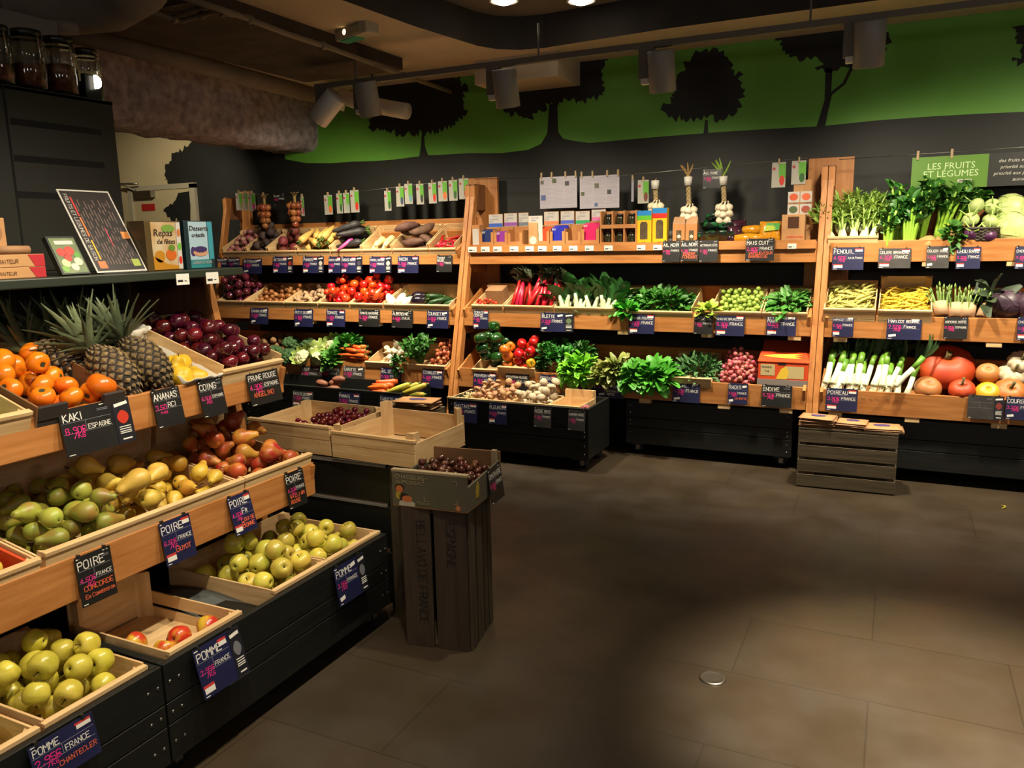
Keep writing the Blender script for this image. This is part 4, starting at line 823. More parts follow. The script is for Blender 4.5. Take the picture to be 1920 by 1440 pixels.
b = MB(); b.bx(1.755, 1.90, .02, .55, .02, .075, 0, FC.M); tag(b.build('support_board', wood('black', 'x')), 'black board between the crates under the grey tray', 'board')
b = MB(); b.bx(1.396, 1.465, .02, .57, .09, .112, 0, FC.M); tag(b.build('cover_board', M_blackt), 'dark green cover board between the near apple crates', 'board')
# tier B: pears
crate('orange-lined crate at the left frame edge of middle tier', FB, .93, 1.272, .0, .46, .118, .15, .125, ax='y', group='crates of the middle tier')
b = MB(); b.bx(.945, 1.26, .02, .44, .045, .055, 0, FB.M); b.bx(1.252, 1.262, .02, .44, .05, .115, 0, FB.M); tag(b.build('liner', mat('orange liner', '#c2461c', rough=.6)), 'bright orange liner inside the crate at left edge', 'liner')
pile(FB, (.95, 1.24, .03, .3), pears('pear', M_py), 5, [(-.01, .034), (.022, .02)], 'yellow pear on the orange liner at the left edge', 'pear', 'pears of the middle tier', 'lie', seed=8, w0=.058)
crate('long pale crate of green and yellow pears on middle tier', FB, 1.287, 2.028, .0, .50, .128, .22, .115, ax='y', group='crates of the middle tier')
crate('pale crate of red pears at the end of middle tier', FB, 2.036, 2.392, .0, .50, .128, .20, .115, ax='y', group='crates of the middle tier')
PCH = [(-.016, .029), (.011, .025), (.033, .014)]
G = 'pears of the middle tier'
pg_ = pears('pear', M_pg, .030, 3, 1.02); 
pre = pile(FB, (1.295, 1.60, .012, .49), pg_, 44, PCH, 'green pear in the near part of the long pear crate', 'pear', G, 'lie', seed=9, tilt=.35, hf=lambda u, v: .04 if .06 < v < .3 else -.02)
pre = pile(FB, (1.56, 1.83, .012, .49), pears('pear', M_py, .033, 3, 1.05), 27, [(-.018, .033), (.013, .028), (.04, .016)], 'large yellow pear in the middle of the long crate', 'pear', G, 'lie', seed=10, tilt=.4, hf=lambda u, v: .04 if .06 < v < .3 else -.02, pre=pre)
pile(FB, (1.78, 2.02, .012, .42), pears('pear', M_pb, .028, 3), 26, [(-.015, .028), (.010, .023), (.031, .013)], 'small blushed pear at the far end of long crate', 'pear', G, 'lie', seed=11, tilt=.4, pre=pre)
pile(FB, (2.045, 2.385, .012, .49), pears('pear', M_pr, .031, 3), 56, PCH, 'red blushed pear in the crate at the tier end', 'pear', G, 'lie', seed=12, tilt=.5, hf=lambda u, v: .05 if .04 < v else -.02)
# tier A
crate('pale crate of limes at the left frame edge of upper tier', FA, 1.03, 1.372, .0, .46, .112, .14, .118, ax='y', group='crates of the upper tier')
LM = [proto('lime', lath('lime', [(0, -1.12), (.16, -1.02), (.55, -.85), (.92, -.4), (1, 0), (.92, .4), (.55, .85), (.16, 1.02), (0, 1.1)], .028, M_lime, 14), (('stem_end', dot(.028, 1.06, M_gst, .14)),))]
pile(FA, (1.04, 1.365, .02, .4), LM, 34, [(0, .029)], 'green-yellow lime in the crate at upper left edge', 'lime', 'limes', seed=13)
M_kc = mat('dark carton', '#2a2320', '#332b27', rough=.7); M_kci = mat('carton kraft inside', '#77532f', rough=.75)
kc = thing('carton', 'dark carton of persimmons behind the KAKI sign', 'carton', FA.p(1.53, .2))
def fbox(nm, u0, u1, v0, v1, w0_, w1_, m): b = MB(); b.bx(u0, u1, v0, v1, w0_, w1_, 0, FA.M); return b.build(nm, m, kc)
fbox('bottom', 1.385, 1.675, .0, .48, .0, .005, M_kci); fbox('side_wall', 1.385, 1.391, .0, .48, .005, .13, M_kci); fbox('side_wall', 1.669, 1.675, .0, .48, .005, .13, M_kci); fbox('back_wall', 1.391, 1.669, .474, .48, .005, .15, M_kci)
fbox('front_wall', 1.391, 1.669, .0, .006, .005, .085, M_kc); fbox('front_corner', 1.391, 1.48, -.002, .012, .085, .125, M_kc); fbox('front_corner', 1.60, 1.672, -.002, .012, .085, .125, M_kc)
KAK = [(0, -.70), (.3, -.74), (.66, -.62), (.93, -.3), (1, .05), (.92, .4), (.66, .68), (.34, .74), (.14, .68), (0, .64)]
def calyx(r):
    b = MB()
    for i in range(4):
        a = i*PI/2; T = Matrix.Translation((0, 0, .68*r)) @ rot(z=a)
        b.add([T @ Vector(p)*1 for p in [(0, -.14*r, .02*r), (.3*r, -.2*r, .05*r), (.52*r, 0, .02*r), (.3*r, .2*r, .05*r), (0, .14*r, .02*r)]], [(0, 1, 2, 3, 4)])
    return b.mesh('calyx', M_cal)
KK = [proto('persimmon', lath('persimmon', KAK, .0365*(1+.05*s), M_kaki, 18, 3, lambda a, t: 1+.02*math.cos(4*a)), (('calyx', calyx(.0365*(1+.05*s))),)) for s in (-1, 0, 1)]
pile(FA, (1.393, 1.667, .012, .47), KK, 25, [(0, .0365)], 'bright orange persimmon in the dark carton', 'persimmon', 'persimmons', seed=15)
inst(KK[2], FA.M @ Matrix.Translation((1.635, .06, .125)) @ rot(.4, .3, 1) @ Matrix.Scale(1.15, 4), 'large persimmon on top by the carton corner, nearest the pineapples', 'persimmon', 'persimmons')
M_pin = mat('pineapple skin', '#4a3a20', '#7d6840', rough=.55, scale=60, rnd=.15); M_pinl = mat('pineapple leaf', '#48553a', '#66704e', rough=.55, scale=10, rnd=.15); M_pind = mat('pineapple groove', '#1c130b', rough=.8)
def pineapple(s):
    r, L = .069, .22; rows, cols = 12, 13; b = MB()
    def rad(t): return r*(1-abs(2*t-.95)**3.2)**.5 if 0 < t < 1 else r*.3
    prof = [(0, 0)]+[(max(.35, (1-abs(2*t-1)**3))*r*.95, t*L) for t in [i/12 for i in range(13)]]+[(0, L)]
    b.lathe(prof, 22, 1)
    for j in range(rows):
        t = (j+.5)/rows; R = max(.35, (1-abs(2*t-1)**3))*r*.95
        for i in range(cols):
            a = 2*PI*(i+.5*(j % 2))/cols; ca, sa = math.cos(a), math.sin(a); ez = L/rows*.62; ew = PI*R/cols*.93
            def P(du, dz, dr): return ((R+dr)*ca-sa*du, (R+dr)*sa+ca*du, t*L+dz)
            v = [P(-ew, 0, .0), P(0, -ez, .0), P(ew, 0, .0), P(0, ez, .0), P(-ew*.5, ez*.1, .0035), P(0, -ez*.45, .004), P(ew*.5, ez*.1, .0035), P(0, ez*.5, .0035), P(0, .0, .0055)]
            b.add(v, [(0, 1, 5, 4), (1, 2, 6, 5), (2, 3, 7, 6), (3, 0, 4, 7), (4, 5, 8), (5, 6, 8), (6, 7, 8), (7, 4, 8)], 0, False)
    me = b.mesh('pineapple', [M_pin, M_pind]); rs = random.Random(s); c = MB()
    for i in range(46):
        f = i/46; a = i*2.4; el = .35+1.15*f; ln = .075+.075*rs.random()+.04*math.sin(f*3); wd = .013
        pts = []
        for k in range(5):
            q = k/4; out_ = ln*q*math.cos(el)*(1+.25*q)+.018*(1-f); up = L-.006+ln*q*math.sin(el)-.02*q*q*(1-f)+.03*f
            pts.append((out_, up, wd*(1-q**1.6)+.0008))
        vs = []
        for (o_, u_, w_) in pts:
            for s_ in (-1, 0, 1): vs.append((o_*math.cos(a)-s_*w_*math.sin(a), o_*math.sin(a)+s_*w_*math.cos(a), u_+abs(s_)*.004))
        c.add(vs, [(3*k+j, 3*k+j+1, 3*k+j+4, 3*k+j+3) for k in range(4) for j in (0, 1)], 0, True)
    return proto('pineapple', me, (('crown', c.mesh('crown', M_pinl)),))
PI_ = [pineapple(3), pineapple(8)]
def along(F, u, v, w, axu, axv, axw, roll=0):
    d = (F.U*axu+F.V*axv+F.W*axw).normalized(); q = d.to_track_quat('Z', 'Y').to_matrix().to_4x4(); q.translation = F.p(u, v, w); return q @ rot(z=roll)
for i, (u, v, w, au, av, aw, lb) in enumerate(((1.745, .03, .075, -.12, .82, .44, 'pineapple nearest the persimmon carton in the front row'), (1.868, .03, .085, -.16, .76, .48, 'rightmost pineapple of the front row beside quinces'), (1.72, .22, .085, -.3, .9, .10, 'pineapple in the second row behind the persimmon carton corner'), (1.80, .25, .10, -.15, .9, .06, 'pineapple in the second row with crown under the shelf'), (1.715, .30, .075, -.2, .9, .0, 'pineapple in deep shade at the back left'), (1.88, .25, .085, -.1, .9, .08, 'pineapple behind the rightmost front one, in shade'))):
    inst(PI_[i % 2], along(FA, u, v, w, au, av, aw, i*1.1), lb, 'pineapple', 'pineapples')
M_tis = mat('white tissue paper', '#c9c3b4', '#d6d0c2', rough=.7, scale=12)
def crumple(name, F, u0, u1, v0, v1, w0, amp, edge, m, label, cat, seed=0, nn=14):
    vs = []; 
    for j in range(nn+1):
        for i in range(nn+1):
            f, g = i/nn, j/nn; e = max(abs(2*f-1), abs(2*g-1))**4
            vs.append(F.p(u0+(u1-u0)*f, v0+(v1-v0)*g, w0+edge*e+amp*noise.noise(Vector((f*6+seed, g*6, seed)))))
    b = MB(); b.add(vs, [(j*(nn+1)+i, j*(nn+1)+i+1, (j+1)*(nn+1)+i+1, (j+1)*(nn+1)+i) for j in range(nn) for i in range(nn)], 0, True)
    o = b.build(name, m); s = o.modifiers.new('s', 'SOLIDIFY'); s.thickness = .0015; return tag(o, label, cat)
crumple('tissue_paper', FA, 1.915, 2.09, .0, .40, .04, .012, .075, M_tis, 'crumpled white tissue paper under the yellow quinces', 'paper', 2)
M_q = mat('quince yellow', '#d0aa20', '#c29a1e', rough=.5, scale=12, rnd=.1)
QU = [proto('quince', lath('quince', PEAR, .040, M_q, 18, 3, lambda a, t: 1+.07*math.cos(5*a), amp=.006, fr=30, seed=s, zs=.85), (('stem', stemm(.04, .3, .0, z0=1.35)), ('calyx', dot(.04, -.9, M_cal, .2)))) for s in (1, 2)]
for i, (u, v, w, a, e, lb) in enumerate(((1.955, .10, .105, .3, .2, 'tall knobbly quince standing on the tissue paper'), (2.02, .06, .082, 1.2, 1.3, 'bright quince lying at the front of the tissue paper'), (1.95, .06, .10, .9, 2.2, 'pale quince behind the COING sign'), (2.04, .17, .09, 2.2, 1.5, 'quince lying deeper on the tissue paper'), (1.97, .22, .10, 2.9, 1.7, 'quince in shade at the back of the tissue'))):
    inst(QU[i % 2], FA.M @ Matrix.Translation((u, v, w)) @ rot(z=a) @ rot(y=e), lb, 'quince', 'quinces')
crate('pale crate of dark red plums ending the upper tier', FA, 2.085, 2.392, .0, .49, .112, .15, .14, ax='y', group='crates of the upper tier')
PL = [proto('plum', lath('plum', [(0, -.98), (.4, -.92), (.8, -.6), (1, 0), (.82, .6), (.42, .9), (.15, .88), (0, .82)], .0275*(1+.07*s), M_plum, 16, 3, lambda a, t: 1-.05*max(0, math.cos(a))**8), (('stem_scar', dot(.0275*(1+.07*s), .85, M_cal, .12)),)) for s in (-1, 0, 1)]
pile(FA, (2.093, 2.385, .012, .48), PL, 100, [(0, .0275)], 'glossy dark red plum heaped in the tier end crate', 'plum', 'plums', seed=17, hf=lambda u, v: .045 if v > .04 else -.03)
crumple('plastic_wrap', FA, 1.92, 2.07, .36, .50, .10, .02, .06, M_tis, 'white wrapping bunched up behind the pineapples', 'wrapping', 5)
# cherries, chestnuts
M_ch = mat('cherry dark red', '#4a0a12', '#64101a', rough=.25, scale=20, rnd=.3, coat=.3); M_cn = mat('chestnut brown', '#3a1c0f', '#54291a', rough=.3, scale=20, rnd=.3, coat=.15); M_cnb = mat('chestnut base', '#7d5a3c', rough=.7)
CH = [proto('cherry', lath('cherry', [(0, -.95), (.6, -.75), (1, 0), (.75, .7), (.25, .85), (0, .7)], .0145, M_ch, 10, 2), (('stem', stemm(.0125, 2.6, .35, M_stem, .7, .06)),))]
pile(Frame((0, 0, 0), (1, 0, 0), (0, 1, 0)) if False else type('F', (), {'M': TC})(), (-.10, .225, -.178, .17), CH, 290, [(0, .0145)], 'dark red cherry in the crate on the black stand', 'cherry', 'cherries', seed=21, tries=8, hf=lambda u, v: .03 if u > .0 else -.02)
CN = [proto('chestnut', lath('chestnut', [(0, -.62), (.6, -.6), (.95, -.2), (.92, .25), (.5, .75), (.12, 1.05), (0, 1.1)], .0175, M_cn, 12, 2, lambda a, t: 1-.14*abs(math.sin(a))), (('pale_base', dot(.0175, -.60, M_cnb, .5)),))]
pile(type('F', (), {'M': TK})(), (-cw+.01, cw-.01, -cdp+.014, cdp-.012), CN, 165, [(0, .0172)], 'shiny brown chestnut in the olive carton', 'chestnut', 'chestnuts', seed=22, tries=8, hf=lambda u, v: .05*(v+.1))
# ================================================================== vegetables of the back racks
def vc(name, c, c2=None, r=.5, rnd=.15, sc=20, **k): return mat(name, c, c2, rough=r, scale=sc, rnd=rnd, **k)
def root_veg(name, L, r0, m, tip=.12, neck=.5, n=9, seed=0, bend=.1, amp=0, top=None, k=7):
    """tapering root along local Z, thick end at top"""
    rs = random.Random(seed); pts = []; rad = []
    bx_, by_ = rs.uniform(-bend, bend)*L, rs.uniform(-bend, bend)*L
    for i in range(k):
        t = i/(k-1); pts.append((bx_*t*(1-t)*2, by_*t*(1-t)*2, (t-.5)*L))
        rad.append(r0*(tip+(1-tip)*min(1, t*1.25)**.7)*(1 if t < .9 else neck))
    b = MB(); b.tube(pts, rad, n); me = b.mesh(name, m)
    if amp: disp(me, amp, 40, seed)
    return proto(name, me, ((('top', top(L, r0)),) if top else ()))
def leafstub(m):
    def f(L, r):
        b = MB()
        for i in range(4): a = i*1.6; b.tube([(r*.2*math.cos(a), r*.2*math.sin(a), L*.49), (r*.5*math.cos(a), r*.5*math.sin(a), L*.49+r*1.2)], [r*.14, r*.09], 5)
        return b.mesh('leaf_stubs', m)
    return f
def leaf(b, P, d, up, L, W, curl=.3, mi=0, seg=3, wav=0, rs=RND):
    d = d.normalized(); s = d.cross(up); s = s.normalized() if s.length > 1e-4 else d.orthogonal().normalized(); n = s.cross(d)
    vs = []
    for k in range(seg+1):
        t = k/seg; w = W*math.sin(PI*(.12+.80*t))**.8*.5
        c = P+d*(L*t)-n*(curl*L*t*t)
        wv = rs.uniform(-wav, wav)*L
        vs += [c-s*w+n*(w*.45+wv), c, c+s*w+n*(w*.45-wv)]
    b.add(vs, [(3*k+j, 3*k+j+1, 3*k+j+4, 3*k+j+3) for k in range(seg) for j in (0, 1)], mi, True)
def leafball(n, R, L, W, seed=0, curl=.35, hemi=-.25, up=.4, seg=3, wav=.05, inner=.35, flat=False):
    """a mass of separate leaves on an ellipsoid"""
    rs = random.Random(seed); b = MB()
    for i in range(n):
        while True:
            v = Vector((rs.uniform(-1, 1), rs.uniform(-1, 1), rs.uniform(hemi, 1)))
            if inner < v.length < 1: break
        P = Vector((v.x*R[0], v.y*R[1], v.z*R[2])); d = (v.normalized()+Vector((rs.uniform(-.6, .6), rs.uniform(-.6, .6), up+rs.uniform(-.5, .5))))
        if flat: d.z *= .35
        leaf(b, P, d, Vector((rs.uniform(-.5, .5), rs.uniform(-.5, .5), 1)), L*rs.uniform(.7, 1.2), W*rs.uniform(.7, 1.2), curl*rs.uniform(.3, 1.5), 0, seg, wav, rs)
    return b
def stalks(n, H, r, spread, seed=0, bend=.5, base=.02, taper=.6, seg=5, ns=6, flat=1):
    """stalks fanning out from a common base along local Z; returns builder and their tips"""
    rs = random.Random(seed); b = MB(); tips = []
    for i in range(n):
        a = i*2.4; q = (i+.5)/n; h = H*rs.uniform(.8, 1.08); s = spread*math.sqrt(q)*rs.uniform(.7, 1.15)
        pts = []
        for k in range(seg+1):
            t = k/seg; rr = base*math.sqrt(q)+s*(t*(1-bend)+bend*t*t)
            pts.append(Vector((rr*math.cos(a), rr*math.sin(a)*flat, h*t)))
        b.tube(pts, [r*(1-(1-taper)*k/seg) for k in range(seg+1)], ns); tips.append((pts[-1], (pts[-1]-pts[-2]).normalized()))
    return b, tips
def tipleaves(tips, per, L, W, seed=0, back=.06, curl=.4, wav=.06, sc=.7):
    rs = random.Random(seed); b = MB()
    for p, d in tips:
        for j in range(per):
            q = p-d*back*rs.random(); e = d+Vector((rs.uniform(-1, 1), rs.uniform(-1, 1), rs.uniform(-.6, .6)))*sc
            leaf(b, q, e, Vector((rs.uniform(-1, 1), rs.uniform(-1, 1), .6)), L*rs.uniform(.6, 1.2), W*rs.uniform(.6, 1.2), curl*rs.uniform(.2, 1.4), 0, 3, wav, rs)
    return b
def slab(lb, F, u0, u1, v1=.36, ax='x', hf=.09, hb=.14, hs=.10, grp=None, v0=.0): return crate(lb, F, u0, u1, v0, v1, hf, hb, hs, ax=ax, group=grp)
GC1, GC2, GC3 = 'crates on the left bay', 'crates on the middle bay', 'crates on the right bay'
# ---------------- left bay, top tier
def divs(lev, pxs): return [ux(p, lev) for p in pxs]
e = [BL0+.03]+divs(1, (472, 512, 566, 630, 688, 744, 812))+[BL1-.025]
nm = ['pink onions', 'dark beets', 'red beetroots', 'parsnips', 'black radishes', 'parsley roots', 'brown yacon tubers', 'red chilies']
for i, t in enumerate(nm): slab(f'pale crate of {t} on the top tier of left bay', F1L, e[i]+.006, e[i+1]-.006, .33, hf=.085, hb=.155, hs=.13, grp=GC1)
def round_(name, r, m, prof=None, n=11, k=2, amp=0, parts=(), seed=0, fn=None, zs=1): return proto(name, lath(name, prof or [(0, -.9), (.5, -.82), (.9, -.4), (1, 0), (.9, .45), (.5, .82), (0, .92)], r, m, n, k, fn, amp, 30, seed, zs), parts)
ONI = [(0, -.85), (.35, -.82), (.8, -.5), (1, 0), (.85, .5), (.45, .85), (.16, 1.1), (.08, 1.4), (0, 1.42)]
def tuft(r, z, m, h=.5):
    b = MB()
    for i in range(5): a = i*1.3; b.tube([(0, 0, z*r), (.2*r*math.cos(a), .2*r*math.sin(a), (z+h)*r)], [.05*r, .02*r], 4)
    return b.mesh('root_tuft', m)
M_tuft = mat('dry roots', '#8a7145', rough=.8)
M_onp = vc('onion pink', '#9c4a58', '#b98a78', .4, .2, 18); PKO = [round_('onion', .027*q, M_onp, ONI, amp=.001, parts=(('root_tuft', tuft(.027, -.85, M_tuft, -.2)),), seed=i) for i, q in enumerate((1, 1.15))]
pile(F1L, (e[0]+.015, e[1]-.015, .012, .31), PKO, 40, [(0, .028)], 'pinkish onion heaped at the left end of the top tier', 'onion', 'pink onions', seed=31, rise=.35)
M_bt = vc('beet earthy', '#3a2a26', '#55403a', .75, .25, 25); M_br = vc('beet red', '#6b1f22', '#7d3a30', .6, .2, 25)
BEET = [(0, -1.3), (.06, -1.15), (.25, -.9), (.75, -.6), (1, -.05), (.9, .45), (.5, .75), (.2, .85), (0, .88)]
pile(F1L, (e[1]+.012, e[2]-.012, .012, .31), [round_('beet', .040, M_bt, BEET, 12, amp=.004, seed=i, parts=(('stubs', leafstub(M_stem)(.07, .03)),)) for i in (0, 1)], 15, [(0, .041)], 'dark earthy beet on the top tier of left bay', 'beet', 'dark beets', seed=32, rise=.35)
pile(F1L, (e[2]+.012, e[3]-.012, .012, .31), [round_('beetroot', .046, M_br, BEET, 13, amp=.003, seed=i, parts=(('stubs', leafstub(M_stem)(.08, .03)),)) for i in (0, 1)], 9, [(0, .047)], 'reddish beetroot on the top tier left of parsnips', 'beetroot', 'red beetroots', seed=33, rise=.2)
M_par = vc('parsnip yellow', '#d6b060', '#c9a04e', .5, .1, 25); PAR = [root_veg('parsnip', .23, .034, M_par, .10, .8, 10, i, .03, top=leafstub(M_gst)) for i in (1, 2, 3)]
pile(F1L, (e[3]+.01, e[4]-.01, .012, .31), PAR, 14, [(-.09, .012), (-.04, .021), (.02, .027), (.08, .03)], 'yellowish parsnip heaped on the top tier', 'parsnip', 'parsnips', 'lie', (-1.2, .5), seed=34, rise=.2)
M_brd = vc('radish black', '#1f1c1c', '#2f2a28', .6, .2, 25)
pile(F1L, (e[4]+.01, e[5]-.01, .012, .31), [root_veg('black_radish', .25, .036, M_brd, .3, .5, 11, i, .06, top=leafstub(M_gst)) for i in (4, 5)], 9, [(-.09, .022), (-.03, .032), (.03, .036), (.09, .034)], 'long black radish on the top tier', 'radish', 'black radishes', 'lie', (.5, .5), seed=35, rise=.2)
inst(root_veg('pink_radish', .17, .020, vc('radish pink', '#b8407a', r=.45), .2, .6, 9, 3, .1), along(F1L, (e[4]+e[5])/2-.03, .05, .12, .5, .75, .2), 'single bright pink radish lying on the black radishes', 'radish')
M_pl = vc('parsley root pale', '#c9b074', '#d6c48e', .5, .08, 25)
pile(F1L, (e[5]+.02, e[6]-.03, .012, .20), [root_veg('parsley_root', .17, .032, M_pl, .35, .55, 10, i, .1) for i in (6, 7)], 6, [(-.05, .02), (0, .029), (.05, .031)], 'pale parsley root in the mostly empty crate', 'parsley root', 'parsley roots', 'lie', (1.4, .3), seed=36)
M_yac = vc('yacon brown', '#4a3022', '#624232', .75, .15, 25)
YAC = [proto('yacon', disp((lambda b: (b.tube([(0, 0, -.11), (.01, 0, -.07), (.012, .005, 0), (0, .01, .07), (-.012, 0, .11)], [.008, .03, .04, .032, .008], 11), b.mesh('yacon', M_yac))[1])(MB()), .008, 25, i)) for i in (1, 2)]
pile(F1L, (e[6]+.012, e[7]-.012, .012, .32), YAC, 9, [(-.07, .028), (0, .039), (.07, .028)], 'brown yacon tuber heaped on the top tier', 'tuber', 'yacon tubers', 'lie', (.3, .5), seed=37, rise=.4)
M_chi = vc('chili red', '#a8141a', '#c01c20', .3, .15, 25, coat=.3)
def chili(i):
    b = MB(); rs = random.Random(i); k = rs.uniform(-.02, .02); b.tube([(0, 0, -.055), (k*.6, 0, -.02), (k, .004, .02), (.4*k, 0, .05)], [.002, .008, .010, .007], 7); c = MB(); c.tube([(.4*k, 0, .05), (.4*k+.006, .004, .072)], [.003, .002], 5)
    return proto('chili', b.mesh('chili', M_chi), (('stem', c.mesh('stem', M_gst)),))
pile(F1L, (e[7]+.012, e[8]-.012, .012, .24), [chili(i) for i in range(3)], 60, [(-.035, .008), (0, .011), (.035, .010)], 'red chili pepper heaped at the top tier end', 'chili pepper', 'chilies', 'lie', (.4, .7), seed=38, tilt=.3, hf=lambda u, v: .05)
# ---------------- left bay, second tier
e = [BL0+.03]+divs(2, (470, 545, 607, 728, 778))+[BL1-.03]
em = (e[3]+e[4])/2
for a_, c_, t in ((e[0], e[1], 'red onions'), (e[1], e[2], 'small brown onions'), (e[2], e[3], 'ginger roots'), (e[3], em, 'tomatoes, left one of two'), (e[5]-.26, e[6], 'courgettes')): slab(f'pale crate of {t} on second tier', F2, a_+.006, c_-.006, .36, hf=.105, hb=.14, hs=.12, grp=GC1)
slab('pale crate of tomatoes, right one of two beside aubergines', F2, em+.006, e[4]-.006, .36, hf=.105, hb=.14, hs=.12, grp=GC1)
M_onr = vc('onion red', '#4a1424', '#6b2436', .3, .25, 18, coat=.3)
pile(F2, (e[0]+.012, e[1]-.012, .012, .34), [round_('red_onion', .036, M_onr, ONI, 12, seed=i, parts=(('root_tuft', tuft(.036, -.85, M_tuft, -.2)),)) for i in (0, 1)], 52, [(0, .037)], 'dark red onion on the second tier of left bay', 'onion', 'red onions', seed=41, rise=.25)
M_onb = vc('onion brown', '#a8703a', '#8a5428', .35, .2, 18, coat=.2)
pile(F2, (e[1]+.012, e[2]-.012, .012, .34), [round_('small_onion', .024, M_onb, ONI, 10, seed=i, parts=(('root_tuft', tuft(.024, -.85, M_tuft, -.2)),)) for i in (0, 1)], 88, [(0, .025)], 'small brown onion on the second tier', 'onion', 'brown onions', seed=42, rise=.15)
M_gin = vc('ginger beige', '#a08060', '#b0906c', .7, .1, 25)
def ginger(i):
    b = MB(); rs = random.Random(i)
    for k in range(4): a = k*1.5; b.lathe([(0, -.03), (.014, -.024), (.019, 0), (.014, .024), (0, .03)], 9, 0, Matrix.Translation((.02*math.cos(a), .02*math.sin(a), .012*(k-1.5))) @ rot(rs.uniform(0, 3), rs.uniform(0, 3)))
    return proto('ginger', b.mesh('ginger', M_gin))
pile(F2, (e[2]+.012, e[3]-.012, .03, .34), [ginger(1), ginger(2)], 26, [(-.02, .025), (.02, .025)], 'beige ginger root left of the tomatoes', 'ginger', 'ginger roots', seed=43)
M_tom = vc('tomato red', '#c0260f', '#d63a12', .22, .15, 14, coat=.4); M_tomd = mat('tomato calyx', '#3a5a1c', rough=.6)
def star(r, z, m=M_tomd, k=5, s=.5):
    b = MB()
    for i in range(k): a = 2*PI*i/k; leaf(b, Vector((0, 0, z*r)), Vector((math.cos(a), math.sin(a), .15)), Vector((0, 0, 1)), s*r*1.3, s*r*.4, .3, seg=2)
    return b.mesh('calyx', m)
TOM = [proto('tomato', lath('tomato', [(0, -.80), (.5, -.78), (.9, -.42), (1, 0), (.9, .45), (.55, .74), (.2, .72), (0, .62)], r, M_tom, 13, 2, lambda a, t, q=q: 1+.05*math.cos(q*a), seed=q), (('calyx', star(r, .68)),)) for q, r in ((3, .034), (5, .038), (2, .031))]
pre = pile(F2, (e[3]+.012, em-.0, .012, .34), TOM, 42, [(0, .035)], 'red tomato in the left of two tomato crates', 'tomato', 'tomatoes', seed=44, rise=.25, hf=lambda u, v: .03)
pre = pile(F2, (em-.0, e[4]-.012, .012, .34), TOM, 42, [(0, .035)], 'red tomato in the crate by the white aubergines', 'tomato', 'tomatoes', seed=45, rise=.3, hf=lambda u, v: .03, pre=pre)
M_tomo = vc('tomato orange', '#d8521a', '#c8381a', .25, .1, 14, coat=.3)
inst(proto('long_tomato', lath('long_tomato', PEAR, .032, M_tomo, 14, 3, lambda a, t: 1+.06*math.cos(3*a), zs=1.4), (('calyx', star(.032, 2.2)),)), along(F2, ux(712, 2), .07, .17, .45, .55, .5), 'long orange-red horned tomato on top of the tomatoes', 'tomato', 'tomatoes')
M_eg = vc('aubergine white', '#d8d2bd', '#e0dbc8', .25, .05, 14, coat=.3); M_egb = vc('aubergine black', '#15101a', '#221826', .2, .1, 14, coat=.5)
EGP = [(0, -1.6), (.4, -1.5), (.85, -1.0), (1, -.35), (.9, .4), (.65, 1.0), (.42, 1.4), (.2, 1.55), (0, 1.5)]
def egg(m, r): return proto('aubergine', lath('aubergine', EGP, r, m, 14, 3), (('cap', star(r, 1.45, M_gst, 5, .55)), ('stem', stemm(r, .6, .1, M_gst, 1.5, .12))))
for px_, v, w, a, lb in ((737, .06, .125, -.5, 'white aubergine leaning left beside tomatoes'), (757, .06, .13, .35, 'large white aubergine, brightest of the second tier'), (768, .06, .11, .9, 'white aubergine lying by the black one')):
    inst(egg(M_eg, .040), along(F2, ux(px_, 2), v, w, a, .35, .6), lb, 'aubergine', 'white aubergines')
for px_, v, w, lb in ((787, .07, .12, 'glossy black aubergine right of the white ones'), (776, .17, .11, 'black aubergine behind the front black one')):
    inst(egg(M_egb, .044), along(F2, ux(px_, 2), v, w, .9, .2, .05), lb, 'aubergine', 'black aubergines')
M_cou = vc('courgette green', '#1f3a1a', '#2c4a22', .35, .15, 30)
def courg(L, r, m, i): b = MB(); b.tube([(0, 0, -L/2), (.004, 0, -L*.47), (.008*i, 0, 0), (0, 0, L*.42), (0, 0, L/2)], [r*.4, r*.85, r, r*.8, r*.4], 11); c = MB(); c.tube([(0, 0, L*.48), (0, 0, L*.56)], [r*.35, r*.4], 6); return proto('courgette', b.mesh('courgette', m), (('stem', c.mesh('stem', M_gst)),))
pile(F2, (e[5]-.24, BL1-.045, .012, .34), [courg(.2, .022, M_cou, 0), courg(.19, .025, M_cou, 1)], 13, [(-.07, .022), (0, .024), (.07, .022)], 'dark green courgette at the second tier end', 'courgette', 'courgettes', 'lie', (.9, .3), seed=46, rise=.2)
